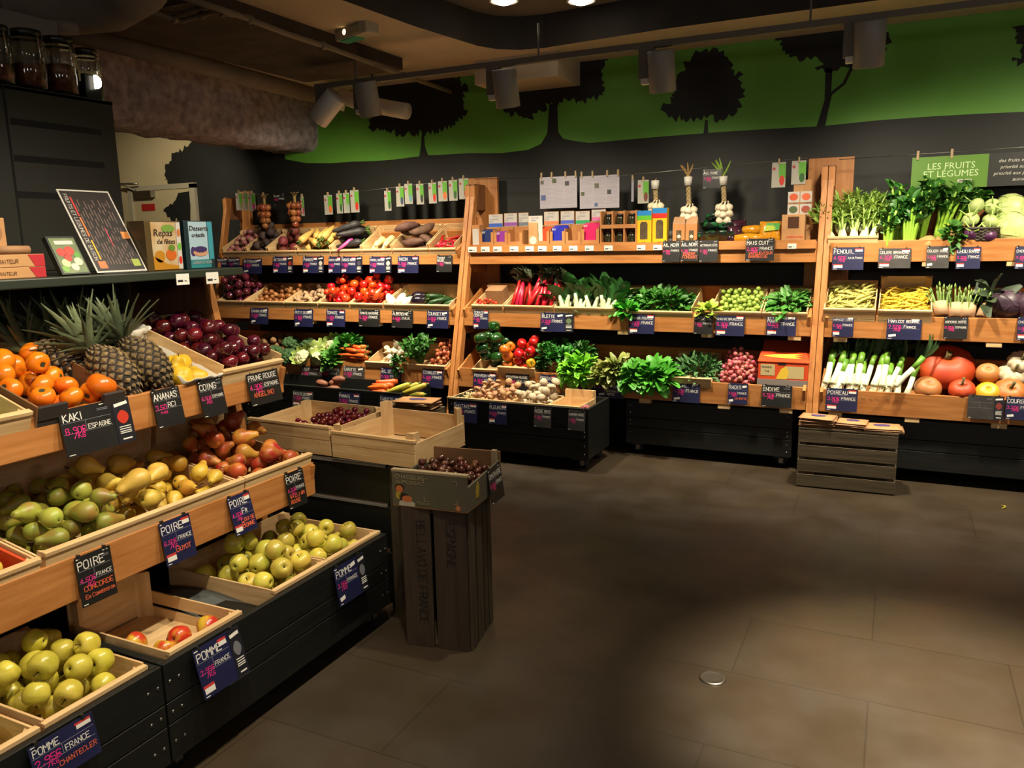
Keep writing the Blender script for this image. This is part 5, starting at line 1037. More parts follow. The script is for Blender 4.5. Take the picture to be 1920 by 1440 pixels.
# ---------------- left bay, third tier
M_pot = vc('potato brown', '#8a6440', '#9c7650', .75, .12, 25)
pot = [round_('potato', .03, M_pot, amp=.006, seed=i, zs=1.3) for i in (0, 1)]
pile(F3, (ux(455, 3), ux(520, 3), .012, .38), pot, 40, [(0, .032)], 'brown potato at the left end of bottom tier', 'potato', 'potatoes', seed=51, rise=.2)
M_broc = vc('broccoli green', '#3a5a2c', '#2f4d26', .8, .1, 60, bump=.5); M_brs = mat('broccoli stalk', '#7a8f4a', rough=.6)
def floret(name, R, m, n, seed, ms):
    rs = random.Random(seed); b = MB()
    for i in range(n):
        z = 1-(i+.5)/n*1.15; a = i*2.4; q = math.sqrt(max(0, 1-z*z)); r = R*rs.uniform(.24, .34)
        b.lathe([(0, -r), (r*.8, -r*.55), (r, 0), (r*.8, r*.55), (0, r*.9)], 9, 0, Matrix.Translation((R*.82*q*math.cos(a), R*.82*q*math.sin(a), R*.62*z)), True)
    me = disp(b.mesh(name, m), R*.06, 60, seed); c = MB(); c.tube([(0, 0, -R*1.0), (0, 0, 0)], [R*.28, R*.4], 9)
    return proto(name, me, (('stalk', c.mesh('stalk', ms)),))
BRO = [floret('broccoli', .082, M_broc, 34, i, M_brs) for i in (1, 2)]
for i, (px_, v, w, lb) in enumerate(((520, .06, .10, 'broccoli head at the front left of cauliflowers'), (548, .05, .085, 'broccoli head touching the first cauliflower'), (535, .20, .13, 'broccoli head behind two front broccoli heads'), (565, .22, .11, 'broccoli head in shade behind the cauliflowers'))):
    inst(BRO[i % 2], F3.M @ Matrix.Translation((ux(px_, 3), v, w)) @ rot(.3, .1*i, i), lb, 'broccoli', 'broccoli heads')
M_cau = vc('cauliflower cream', '#c9c490', '#d6d2a8', .8, .06, 50, bump=.4); M_cal2 = vc('cauliflower leaf', '#86a04a', '#a5b868', .5, .1, 14)
def cauli(i):
    p = floret('cauliflower', .07, M_cau, 40, i+5, M_brs); b = MB(); rs = random.Random(i)
    for k in range(9): a = k*.72; leaf(b, Vector((.045*math.cos(a), .045*math.sin(a), -.05)), Vector((math.cos(a)*.6, math.sin(a)*.6, .8)), Vector((-math.cos(a), -math.sin(a), .4)), .12, .075, -.15, 0, 4, .05, rs)
    return (p[0], p[1], p[2]+(('leaves', b.mesh('leaves', M_cal2)),))
CAU = [cauli(1), cauli(2)]
for i, (px_, v, w, lb) in enumerate(((574, .045, .085, 'creamy cauliflower at the front, left one'), (603, .05, .08, 'creamy cauliflower at the front, right one'), (585, .17, .12, 'cauliflower resting behind the two front ones'), (612, .22, .13, 'cauliflower in shade at the back'))):
    inst(CAU[i % 2], F3.M @ Matrix.Translation((ux(px_, 3), v, w)) @ rot(.55, 0, i*2), lb, 'cauliflower', 'cauliflowers')
M_cab = vc('cabbage leaf green', '#3f7a2a', '#5a963a', .5, .12, 14); M_lg = vc('leaf mid green', '#2f6a22', '#4a8a30', .5, .12, 10)
def bunch_at(name, b, m, M, lb, cat, grp=None, parts=()): return inst(proto(name, b.mesh(name, m), parts), M, lb, cat, grp)
bunch_at('leafy_cabbage', leafball(120, (.08, .075, .075), .075, .06, 3), M_cab, F3.M @ Matrix.Translation((ux(630, 3), .05, .07)), 'bright green leafy cabbage between cauliflower and carrots', 'cabbage')
bunch_at('leafy_cabbage', leafball(130, (.09, .08, .095), .085, .062, 4), M_lg, F3.M @ Matrix.Translation((ux(648, 3), .16, .12)), 'dark green leafy cabbage behind the carrots', 'cabbage')
M_car = vc('carrot orange', '#d2601c', '#c4551a', .45, .12, 30)
CAR = [root_veg('carrot', .19, .019, M_car, .15, .6, 9, i, .05, top=leafstub(M_gst)) for i in (1, 2, 3)]
CCH = [(-.07, .007), (-.02, .013), (.03, .017), (.075, .018)]
pile(F3, (ux(640, 3), ux(698, 3), .0, .14), CAR, 19, CCH, 'orange carrot lying across the bottom tier', 'carrot', 'carrots', 'lie', (.12, .2), seed=53, tilt=.05, w0=.04)
slab('pale crate of garlic on the bottom tier', F3, ux(695, 3), ux(752, 3), .32, hf=.098, hb=.14, grp=GC1); slab('pale crate of shallots under the parsley', F3, ux(772, 3), BL1-.03, .32, hf=.098, hb=.14, grp=GC1)
M_gar = vc('garlic white', '#c9bda0', '#d6cbb0', .6, .08, 25)
GAR = [(0, -.78), (.45, -.8), (.9, -.5), (1, -.1), (.8, .4), (.4, .8), (.2, 1.15), (.16, 1.7), (0, 1.75)]
GA = [proto('garlic', lath('garlic', GAR, .026, M_gar, 16, 2, lambda a, t: 1+.07*math.cos(8*a)*(1 if t < .7 else 0)), (('root_tuft', tuft(.026, -.78, M_tuft, -.12)),))]
pile(F3, (ux(705, 3), ux(757, 3), .03, .28), GA, 32, [(0, .027)], 'white garlic bulb in the bottom tier crate', 'garlic', 'garlic bulbs', seed=54, rise=.5, hf=lambda u, v: .06*(u-ux(705, 3))/.2)
M_par2 = vc('parsley green', '#24521a', '#3a7422', .5, .1, 10); 
def frilly(nst, H, spread, seed, per, L, W, ms, back=.1):
    sb, tips = stalks(nst, H, .0025, spread, seed, .35, .015, .7, 4, 5); return sb, tipleaves(tips, per, L, W, seed, back, .4, .1, 1.0)
sb, lv = frilly(60, .21, .125, 6, 9, .040, .034, None, .13)
inst(proto('parsley_bunch', sb.mesh('parsley_bunch', mat('parsley stem', '#4a7a2c', rough=.5)), (('leaves', lv.mesh('leaves', M_par2)),)), Matrix.Translation(F3.p(ux(786, 3), .10, .05)) @ rot(.35), 'big dark green curly parsley bunch standing before the shallots', 'parsley', 'parsley bunches')
bunch_at('parsley_sprigs', leafball(46, (.045, .03, .06), .045, .035, 12, .5, -1), M_par2, Matrix.Translation((ux(758, 3), LY[3]-.02, .575)), 'parsley sprigs hanging down over the wooden lip', 'parsley')
M_sha = vc('shallot copper', '#a85a34', '#8c4526', .35, .2, 20, coat=.2)
SHA = [proto('shallot', lath('shallot', [(0, -1.25), (.3, -1.05), (.85, -.5), (1, 0), (.8, .55), (.4, 1.0), (.15, 1.5), (0, 1.7)], .019, M_sha, 10, 2), (('root_tuft', tuft(.019, -1.2, M_tuft, -.3)),))]
pile(F3, (ux(810, 3), BL1-.045, .012, .3), SHA, 62, [(0, .021)], 'copper shallot at the right end of bottom tier', 'shallot', 'shallots', seed=55, rise=.3, hf=lambda u, v: .02)
# far cart and mushroom cart
FK0 = Frame((0, 4.92, .347), (1, 0, 0), (0, 1, 0)); FK1 = Frame((0, 4.87, .342), (1, 0, 0), (0, 1, 0))
xx = lambda px_: at(px_, 735, Y=4.98).x
pile(FK0, (xx(585), xx(640), .02, .2), [round_('sweet_potato', .03, vc('sweet potato', '#7a4a34', '#8c5840', .6, .1), amp=.004, zs=2.0)], 5, [(-.04, .026), (0, .03), (.04, .026)], 'reddish brown sweet potato on the far back cart', 'sweet potato', 'sweet potatoes', 'lie', (.1, .3), seed=56)
pile(FK0, (xx(694), xx(730), .0, .25), [root_veg('carrot', .17, .026, M_car, .35, .6, 9, i, .05) for i in (1, 2)], 8, [(-.06, .015), (0, .022), (.06, .025)], 'thick orange carrot on the far back cart', 'carrot', 'carrots', 'lie', (.1, .3), seed=57, w0=.04)
M_yz = vc('courgette yellow', '#c2a93a', '#aab04a', .35, .15, 30)
for px_, v, a, w, m_, lb in ((748, .05, .75, .105, 0, 'yellow courgette, leftmost on the far back cart'), (758, .1, .9, .10, 1, 'yellow-green courgette in the middle of far cart'), (776, .07, .8, .105, 0, 'yellow-green courgette at the far cart end'), (764, .12, .2, .05, 1, 'yellow-green courgette under the other yellow ones')):
    inst(courg(.2, .024, M_yz, m_), along(FK0, xx(px_), v, w, .8, .3, .35 if w > .06 else .02), lb, 'courgette', 'yellow courgettes')
xk = lambda px_: at(px_, 748, Y=4.98).x
crate('shallow pale crate of brown mushrooms on the black cart', FK1, xk(850), xk(960), .02, .37, .085, .09, .085, ax='x', group='crates on the mushroom cart')
crate('shallow pale crate of white mushrooms on the cart', FK1, xk(962), xk(1032), .02, .37, .085, .09, .085, ax='x', group='crates on the mushroom cart')
crate('small empty pale crate at the right of mushroom cart', FK1, xk(1036), xk(1093), .02, .37, .085, .145, .09, ax='x', group='crates on the mushroom cart')
M_mb = vc('mushroom brown', '#b0805a', '#c2966c', .6, .15, 14); M_mw = vc('mushroom white', '#b3a184', '#c4b496', .6, .08, 14)
def mush(m, r, i): b = MB(); b.lathe([(r*.3, -r*.9), (r*.34, -.1*r)], 9, 0); c = MB(); c.lathe(cm([(r*.4, -.12*r), (r*.95, -.2*r), (r, .1*r), (r*.7, .55*r), (r*.3, .72*r), (0, .75*r)], 2), 13); return proto('mushroom', c.mesh('mushroom', m), (('stem', b.mesh('stem', M_mw)),))
pile(FK1, (xk(882), xk(956), .035, .36), [mush(M_mb, .027, 0), mush(M_mb, .022, 1)], 62, [(0, .025)], 'light brown mushroom in the left mushroom crate', 'mushroom', 'brown mushrooms', 'up', seed=58, tilt=.5, rise=.2, w0=.045)
b = MB(); rs = random.Random(4)
pile(FK1, (xk(852), xk(886), .035, .3), [proto('enoki_mushroom', lath('enoki_mushroom', [(.3, -2), (.3, .2), (1, .1), (.8, .7), (0, .9)], .011, mat('enoki cream', '#d2c48e', rough=.5), 8, 1))], 40, [(0, .014)], 'tiny cream mushroom in the left corner of crate', 'mushroom', 'tiny cream mushrooms', 'any', seed=59, w0=.05)
pile(FK1, (xk(964), xk(1030), .035, .36), [mush(M_mw, .033, 0), mush(M_mw, .027, 1)], 34, [(0, .031)], 'white mushroom in the middle mushroom crate', 'mushroom', 'white mushrooms', 'up', seed=60, tilt=.5, rise=.25, w0=.04)
inst(PKO[1], FK1.M @ Matrix.Translation((xk(1103), .06, .075)) @ rot(1, .5), 'single pink onion at the mushroom cart corner', 'onion')
# ---------------- middle bay, second tier
slab('shallow pale crate with a few red tomatoes, leftmost', F2, ux(893, 2), ux(950, 2), .34, hf=.112, hb=.16, hs=.12, grp=GC2); slab('pale crate of red chard stalks', F2, ux(953, 2), ux(1043, 2), .34, hf=.112, hb=.14, hs=.12, grp=GC2); slab('pale crate of pak choi', F2, ux(1046, 2), ux(1162, 2), .34, hf=.108, hb=.14, hs=.125, grp=GC2)
slab('pale crate of dark leaf spinach', F2, ux(1164, 2), ux(1302, 2), .34, hf=.09, hb=.14, hs=.13, grp=GC2); slab('pale crate of Brussels sprouts', F2, ux(1335, 2), ux(1430, 2), .34, hf=.10, hb=.14, hs=.12, grp=GC2); slab('pale crate of flat spinach shoots', F2, ux(1433, 2), ux(1516, 2), .34, hf=.10, hb=.14, hs=.12, grp=GC2)
CHT = [proto('cherry_tomato', lath('cherry_tomato', [(0, -.9), (.7, -.7), (1, 0), (.7, .7), (0, .85)], .013, M_tom, 10, 2), (('calyx', star(.013, .8)),))]
pile(F2, (ux(898, 2), ux(940, 2), .012, .06), CHT, 14, [(0, .0135)], 'small red tomato at the front of leftmost crate', 'tomato', 'cherry tomatoes', seed=61, w0=.098)
b = MB(); b.bx(ux(903, 2), ux(935, 2), .17, .28, .02, .17, 0, F2.M); tag(b.build('kraft_carton', M_kraft2, None, .003), 'plain kraft carton at the back of leftmost crate', 'carton')
M_chr = vc('chard stalk red', '#a81426', '#c21e34', .35, .15, 8, coat=.15); M_chl = vc('chard leaf dark', '#26301a', '#3a4426', .55, .15, 10)
def chard(i, L=.26):
    rs = random.Random(i); b = MB(); b.tube([(0, 0, 0), (.004, 0, L*.5), (-.002, .004, L)], [.018, .0155, .010], 9); c = MB()
    for k in range(7): leaf(c, Vector((0, 0, L*.92+.01*k)), Vector((rs.uniform(-1, 1), rs.uniform(-1, 1), 1.0)), Vector((rs.uniform(-1, 1), rs.uniform(-1, 1), .3)), .075, .05, .5, 0, 3, .12, rs)
    return proto('red_chard', b.mesh('red_chard', M_chr), (('leaf', c.mesh('leaf', M_chl)),))
CHD = [chard(i) for i in range(3)]; rs = random.Random(9)
for i in range(17):
    f = (i % 9)/8.5; u = ux(960+f*76, 2); row = i//9
    inst(CHD[i % 3], along(F2, u, .025+.07*row, .05+.03*row, rs.uniform(-.1, .5), .55, .68, i), 'red chard stalk standing among the red stalks', 'chard', 'red chard stalks')
M_pkw = vc('pak choi stem', '#bcc89a', '#ccd6b0', .4, .06, 8); M_pkl = vc('pak choi leaf', '#2a5a2a', '#3d7434', .45, .15, 8)
def pak(i):
    rs = random.Random(i); b, tips = stalks(7, .125, .023, .07, i, .35, .027, .5, 4, 9); c = MB()
    for p, d in tips:
        for k in range(2): leaf(c, p-d*.02, d+Vector((rs.uniform(-.4, .4), rs.uniform(-.4, .4), .1)), Vector((-d.x, -d.y, .5)), .12, .085, .45, 0, 4, .06, rs)
    return proto('pak_choi', b.mesh('pak_choi', M_pkw), (('leaves', c.mesh('leaves', M_pkl)),))
PK = [pak(i) for i in range(3)]
for i, (px_, v, w, a) in enumerate(((1062, .03, .055, -.25), (1088, .025, .06, .1), (1112, .03, .055, .0), (1138, .03, .055, .2), (1075, .15, .07, -.1), (1120, .15, .07, .1), (1146, .13, .06, .3))):
    inst(PK[i % 3], along(F2, ux(px_, 2), v, w, a, .55, .6, i*2), 'white stemmed pak choi head, second tier' if i > 3 else ['pak choi with dark leaf, leftmost beside red chard', 'pak choi second from the red chard', 'pak choi with upright leaves, third from red chard', 'pak choi lying beside the spinach crate wall'][i], 'pak choi', 'pak choi heads')
M_spi = vc('spinach leaf', '#2a5a18', '#3f7a24', .42, .12, 8); M_spl = vc('spinach bright', '#2f8a22', '#4aa82e', .42, .12, 8)
def heap(name, F, u0, u1, v0, v1, w, hh, n, L, Wd, m, lb, cat, seed, kind='stuff', **k):
    c = Vector(((u0+u1)/2, (v0+v1)/2, w)); b = leafball(n, ((u1-u0)/2, (v1-v0)/2, hh), L, Wd, seed, hemi=-.1, **k)
    o = b.build(name, m); o.matrix_basis = F.M @ Matrix.Translation(c); tag(o, lb, cat, None, kind); return o
heap('spinach_leaves', F2, ux(1172, 2), ux(1296, 2), .06, .33, .07, .075, 480, .055, .036, M_spi, 'heap of loose dark spinach leaves on second tier', 'spinach', 71)
heap('spinach_shoots', F2, ux(1438, 2), ux(1513, 2), .02, .32, .085, .06, 240, .075, .034, vc('spinach shoot', '#3a7a24', '#568c3a', .45, .1, 8), 'heap of loose pointed spinach shoots at tier end', 'spinach', 72, flat=True)
bunch_at('lettuce_heart', leafball(40, (.05, .05, .04), .06, .05, 9), vc('lettuce pale', '#86a838', '#a5c04a', .45, .1, 10), F2.M @ Matrix.Translation((ux(1331, 2), .05, .08)), 'small pale green lettuce left of the Brussels sprouts', 'lettuce')
bunch_at('lettuce_heart', leafball(50, (.06, .06, .045), .07, .055, 19), M_spl, F2.M @ Matrix.Translation((ux(1176, 2), .04, .08)), 'bright green lettuce at the left of spinach', 'lettuce')
M_spr = vc('sprout green', '#8aa63c', '#a5bc58', .5, .2, 14)
SPR = [round_('brussels_sprout', .0165, M_spr, n=10, amp=.0016, seed=i, parts=(('stump', dot(.0165, -.85, mat('sprout stump', '#cfd0a0', rough=.6), .3)),)) for i in (0, 1)]
pile(F2, (ux(1342, 2), ux(1426, 2), .012, .33), SPR, 190, [(0, .0168)], 'small green sprout heaped in the second tier crate', 'Brussels sprout', 'Brussels sprouts', seed=73, rise=.25, tries=8)
# ---------------- middle bay, third tier
slab('shallow pale crate of dark green peppers', F3, ux(893, 3), ux(938, 3), .34, hf=.09, hb=.14, grp=GC2); slab('pale crate of orange and red peppers', F3, ux(942, 3), ux(1010, 3), .34, hf=.122, hb=.15, grp=GC2); slab('pale crate of lamb lettuce on the bottom tier', F3, ux(1257, 3), ux(1338, 3), .34, hf=.118, hb=.15, grp=GC2)
PEP = [(0, -.9), (.3, -1.0), (.6, -.95), (.88, -.5), (1, .1), (.95, .6), (.7, .92), (.35, .92), (.12, .78), (0, .75)]
def pepper(m, r, zs, i): return proto('pepper', lath('pepper', PEP, r, m, 18, 2, lambda a, t: 1+.10*math.cos(4*a+i)*(.4+.6*abs(2*t-1)), zs=zs), (('stem', stemm(r, .5, .1, M_gst, .8*zs, .12)),))
PGm, POm, PRm = vc('pepper green', '#123a14', '#1d4c1a', .18, .12, 10, coat=.4), vc('pepper orange', '#d8741a', '#d0661a', .2, .08, 10, coat=.4), vc('pepper red', '#b81c12', '#c8301a', .2, .1, 10, coat=.4)
pile(F3, (ux(898, 3), ux(946, 3), .012, .3), [pepper(PGm, .042, 1.15, i) for i in (0, 1)], 13, [(-.012, .042), (.012, .042)], 'dark green pepper at the left of bottom tier', 'pepper', 'green peppers', 'lie', (.2, .5), seed=74, rise=.1, w0=.055)
pre = pile(F3, (ux(945, 3), ux(965, 3), .012, .2), [pepper(POm, .040, .95, 0)], 5, [(0, .042)], 'orange pepper right of the green peppers', 'pepper', 'orange peppers', seed=75, w0=.06)
pile(F3, (ux(963, 3), ux(1010, 3), .012, .3), [pepper(PRm, .036, .95, i) for i in (0, 1)], 15, [(0, .037)], 'red pepper beside the orange ones', 'pepper', 'red peppers', seed=76, w0=.06, pre=pre)
inst(pepper(vc('pepper yellow', '#d8a81a', r=.2, coat=.4), .037, .95, 1), F3.M @ Matrix.Translation((ux(1001, 3), .04, .155)) @ rot(1.2, .3, .5), 'single yellow pepper beside the wicker basket', 'pepper')
# wicker basket of parsley
M_wick = mat('wicker', '#6b4826', '#8a6236', rough=.7, scale=20, bump=.3)
def wicker(name, c, R, h, lb, m=M_wick, rows=7, F=None):
    b = MB(); 
    for j in range(rows):
        z = .006+h*j/rows; q = R*(.82+.18*j/rows); pts = []
        for i in range(33): a = 2*PI*i/32; rr = q+.003*(1 if (i+j) % 2 else -1); pts.append((rr*math.cos(a), rr*math.sin(a), z))
        b.tube(pts, h/rows*.58, 6)
    b.lathe([(0, 0), (R*.8, .0), (R*.8, .006), (0, .006)], 20)
    o = b.build(name, m); o.matrix_basis = Matrix.Translation(c); tag(o, lb, 'basket')
    b = MB(); b.tube([((R*1.0)*math.cos(2*PI*i/24), (R*1.0)*math.sin(2*PI*i/24), h) for i in range(25)], .007, 7); r = b.build('rim', m); r.parent = o
    return o
c = F3.p(ux(1036, 3), .12, .0); wicker('basket', c+Vector((0, 0, .035)), .12, .10, 'brown wicker basket full of parsley on the bottom tier')
sb, lv = frilly(74, .185, .13, 16, 8, .042, .036, None, .12)
inst(proto('parsley_bunch', sb.mesh('parsley_bunch', MATS['parsley stem']), (('leaves', lv.mesh('leaves', vc('parsley flat', '#226018', '#3a8a26', .5, .1, 10))),)), Matrix.Translation(c+Vector((.01, .0, .06))) @ rot(.15), 'tall flat parsley bunch growing out of the basket', 'parsley', 'parsley bunches')
bunch_at('curly_parsley', leafball(230, (.075, .07, .075), .035, .03, 18, .6, -.6), M_par2, Matrix.Translation(c+Vector((-.055, -.06, .13))), 'curly parsley bunch at the left of the basket', 'parsley', 'parsley bunches')
M_let = vc('lettuce bright', '#5ca81e', '#86c832', .45, .08, 10)
bunch_at('lettuce', leafball(230, (.125, .105, .09), .07, .055, 22, .5, -.5, wav=.16), M_let, F3.M @ Matrix.Translation((ux(1088, 3), .05, .10)), 'bright frilly lettuce hanging over the lip', 'lettuce', 'lettuces')
bunch_at('herb_bunch', leafball(120, (.09, .06, .07), .05, .03, 23, .4, -.4), M_par2, F3.M @ Matrix.Translation((ux(1085, 3), .2, .17)), 'dark herb bunch in shade behind the frilly lettuce', 'herbs')
M_oak = vc('oak leaf lettuce', '#6b7a30', '#8a8f48', .5, .15, 8)
bunch_at('oak_leaf_lettuce', leafball(120, (.075, .08, .065), .07, .05, 24, .5, -.4, wav=.14), M_oak, F3.M @ Matrix.Translation((ux(1132, 3), .05, .075)), 'brownish oak leaf lettuce beside the bright frilly one', 'lettuce', 'lettuces')
bunch_at('oak_leaf_lettuce', leafball(130, (.08, .08, .08), .075, .05, 25, .5, -.4, wav=.14), M_oak, F3.M @ Matrix.Translation((ux(1160, 3), .08, .10)), 'taller oak leaf lettuce left of the smooth green one', 'lettuce', 'lettuces')
bunch_at('butterhead_lettuce', leafball(210, (.105, .095, .075), .08, .07, 26, .5, -.3, wav=.08), vc('butterhead', '#3f8a22', '#5cac34', .42, .1, 8), F3.M @ Matrix.Translation((ux(1196, 3), .06, .07)), 'smooth green butterhead lettuce, left of a pair', 'lettuce', 'lettuces')
bunch_at('butterhead_lettuce', leafball(230, (.115, .095, .08), .085, .072, 27, .5, -.3, wav=.08), MATS['butterhead'], F3.M @ Matrix.Translation((ux(1234, 3), .055, .075)), 'smooth green butterhead lettuce, right of a pair', 'lettuce', 'lettuces')
heap('lamb_lettuce', F3, ux(1262, 3), ux(1345, 3), .03, .32, .085, .075, 260, .06, .028, vc('lamb lettuce', '#3a6a34', '#5a8a50', .5, .12, 8), 'heap of loose lamb lettuce leaves in crate', 'lamb lettuce', 77)
M_rad = vc('radish rose', '#b8455a', '#c87a70', .35, .2, 10, coat=.2)
RAD = [proto('radish', lath('radish', [(0, -1.5), (.08, -1.2), (.5, -.8), (1, -.05), (.85, .55), (.35, .9), (0, .92)], .0165, M_rad, 11, 2), (('leaf_stub', stemm(.0165, .5, .1, M_gst, .85, .2)),))]
pile(F3, (ux(1345, 3), ux(1418, 3), .008, .30), RAD, 170, [(0, .0175)], 'rose pink radish heaped left of the orange box', 'radish', 'pink radishes', seed=78, rise=.3, tries=8, w0=.03, hf=lambda u, v: .09*math.exp(-((u-ux(1382, 3))/.09)**2))
# orange endive box
ob0, ob1 = ux(1421, 3), ux(1517, 3); M_ob = mat('endive box orange', '#c2401a', '#cc4a20', rough=.5, scale=5); M_oby = mat('endive print yellow', '#d8b83a', rough=.5); M_obw = mat('endive print cream', '#b8a878', rough=.5); M_obg = mat('endive box grey base', '#77736f', rough=.6)
ox = thing('endive_box', 'orange cardboard box with yellow endive print and open lid', 'box', F3.p((ob0+ob1)/2, .17)); w_ = ob1-ob0
TO = Matrix.Translation((ob0, LY[3]+.035, .56)) 
def OB(nm, *a, m=M_ob): b = MB(); b.bx(*a, 0, TO); return b.build(nm, m, ox)
OB('base_tray', 0, w_, 0, .30, 0, .05, m=M_obg); OB('body', .004, w_-.004, .004, .296, .05, .165)
b = MB(); b.hexa([TO @ Vector(p) for p in [(0, 0, .165), (w_, 0, .165), (w_, .14, .212), (0, .14, .212), (0, 0, .169), (w_, 0, .169), (w_, .14, .216), (0, .14, .216)]]); b.build('front_lid', M_ob, ox)
b = MB(); b.hexa([TO @ Vector(p) for p in [(0, .17, .20), (w_, .17, .20), (w_, .28, .27), (0, .28, .27), (0, .17, .204), (w_, .17, .204), (w_, .28, .274), (0, .28, .274)]]); b.build('back_lid', mat('endive box inside', '#8a3a22', rough=.7), ox)
OB('side_flap', w_-.004, w_, .05, .2, .165, .25)
LT = TO @ Matrix.Translation((w_*.48, .075, .1955)) @ rot(x=math.atan(.047/.14))
b = MB()
for k, (a, y) in enumerate(((-.10, -.02), (.02, .0), (.12, .02))): b.prism([(-.12*1.1, y*.7), (-.06, y*.7-.012), (.05, y*.6-.012), (.12, y+.004), (.05, y*.6+.014), (-.06, y*.7+.012)], .0012+.0004*k, 0, LT @ rot(z=a))
b.build('endive_print', M_oby, ox); FT = TO @ Matrix.Translation((0, .0035, 0)) @ rot(x=PI/2)
b = MB(); b.bx(.02, .11, .075, .15, 0, .001, 0, FT); b.bx(w_-.15, w_-.03, .06, .14, 0, .001, 0, FT); b.build('label_panel', M_obw, ox)
b = MB(); b.prism([(w_*.37, .055), (w_*.58, .055), (w_*.62, .10), (w_*.56, .14), (w_*.46, .12)], .0012, 0, FT); b.build('front_print', M_oby, ox)
b = MB(); b.bx(w_*.40, w_*.56, .148, .162, 0, .001, 0, FT); b.bx(w_*.38, w_*.56, .02, .038, -.004, .001, 0, FT); b.build('hand_hole', M_blk, ox)
ftext('FRANCE', .017, M_bk, FT @ Matrix.Translation((.026, .125, .0012)), ox); ftext('5 kg', .017, M_bk, FT @ Matrix.Translation((.045, .10, .0012)), ox)
# ---------------- right bay, top tier
slab('shallow pale crate of fennel at the right bay', F1R, ux(1553, 1), ux(1646, 1), .31, hf=.115, hb=.18, hs=.13, grp=GC3)
M_fen = vc('fennel bulb', '#c9d69a', '#dbe3ba', .4, .06, 8); M_fenl = vc('fennel frond', '#6f9430', '#8fae44', .5, .12, 8); M_fens = vc('fennel stalk', '#9ab85a', '#b4cc78', .4, .08, 8)
def fennel(i):
    rs = random.Random(i); b = MB(); b.lathe(cm([(0, -.025), (.018, -.022), (.029, 0), (.028, .025), (.022, .055), (.017, .08)], 2), 12, 0, Matrix.Diagonal((1.2, .75, 1, 1))); st, tips = stalks(7, .16, .008, .07, i, .3, .014, .6, 4, 6); lv = tipleaves(tips, 30, .05, .012, i, .11, .3, .05, 1.0)
    for v in range(len(st.v)): st.v[v] = (st.v[v][0], st.v[v][1], st.v[v][2]+.06)
    for v in range(len(lv.v)): lv.v[v] = (lv.v[v][0], lv.v[v][1], lv.v[v][2]+.06)
    return proto('fennel', b.mesh('fennel', M_fen), (('stalks', st.mesh('stalks', M_fens)), ('fronds', lv.mesh('fronds', M_fenl))))
FEN = [fennel(i) for i in range(3)]; fl_ = ['fennel bulb, leftmost with fronds past the post', 'fennel bulb second from the left', 'fennel bulb in the middle of crate', 'fennel bulb with bright base, right of middle', 'white fennel bulb at the crate right end']
for i, (px_, v, w, a) in enumerate(((1560, .03, .10, -.35), (1579, .03, .105, -.1), (1600, .03, .10, 0), (1617, .03, .105, .15), (1634, .03, .10, .2), (1570, .13, .14, -.3), (1592, .14, .15, 0), (1612, .14, .15, .1), (1630, .14, .14, .1))):
    inst(FEN[i % 3], along(F1R, ux(px_, 1), v+.03, w-.015, a, .45, .75, i*2), fl_[i] if i < 5 else 'fennel with fronds in the back row of crate', 'fennel', 'fennel bulbs')
M_cel = vc('celery green', '#7aa82a', '#9cc44a', .35, .08, 6); M_cell = vc('celery leaf', '#2c5f1c', '#417a28', .5, .12, 8)
def celery(i, H=.30, per=11):
    rs = random.Random(i); b, tips = stalks(9, H, .0125, .06, i, .7, .028, .55, 6, 8, .6); lv = tipleaves(tips, per, .06, .05, i, .13, .4, .12, 1.1)
    return proto('celery', b.mesh('celery', M_cel), (('leaves', lv.mesh('leaves', M_cell)),))
for i, (px_, v, w, a, H, lb) in enumerate(((1664, .02, .03, .05, .25, 'bright celery head, left one of front pair'), (1703, .02, .03, .08, .31, 'tall bright celery head, right one of front pair'), (1684, .10, .05, .05, .33, 'celery head behind the two front heads'), (1724, .11, .05, .12, .36, 'tall dark celery head reaching the green sign'), (1758, .13, .06, .2, .33, 'leafy celery head above the celeriac'), (1785, .15, .06, .35, .30, 'leafy celery head at the right above celeriac'))):
    inst(celery(i, H, 11 if i < 3 else 16), along(F1R, ux(px_, 1), v, w, a, .22, .95, i), lb, 'celery', 'celery heads')
inst(proto('celery_stick', (lambda b: (b.tube([(0, 0, 0), (.01, 0, .15), (.03, .0, .30), (.055, 0, .40)], [.013, .012, .009, .006], 8), b.mesh('celery_stick', M_cel))[1])(MB())), Matrix.Translation(F1R.p(ux(1706, 1), .035, .06)) @ rot(-.12, .05), 'single long celery stick rising above the leaves', 'celery')
M_cer = vc('celeriac tan', '#9c7a44', '#b08c54', .7, .1, 30, bump=.5)
CER = [round_('celeriac', .058, M_cer, n=16, k=3, amp=.012, seed=i) for i in (1, 2)]
for i, (px_, v, w, lb) in enumerate(((1740, .05, .055, 'tan celeriac at the front of top tier'), (1768, .06, .05, 'celeriac right of the front one, half under leaves'), (1791, .10, .12, 'celeriac beside the kohlrabi basket'))):
    inst(CER[i % 2], F1R.M @ Matrix.Translation((ux(px_, 1), v, w)) @ rot(i, i), lb, 'celeriac', 'celeriacs')
bunch_at('celery_leaves', leafball(75, (.05, .035, .085), .045, .04, 41, .4, -1, wav=.1), M_cell, F1R.M @ Matrix.Translation((ux(1785, 1), .03, .10)), 'celery leaves falling over the front of celeriac', 'celery')
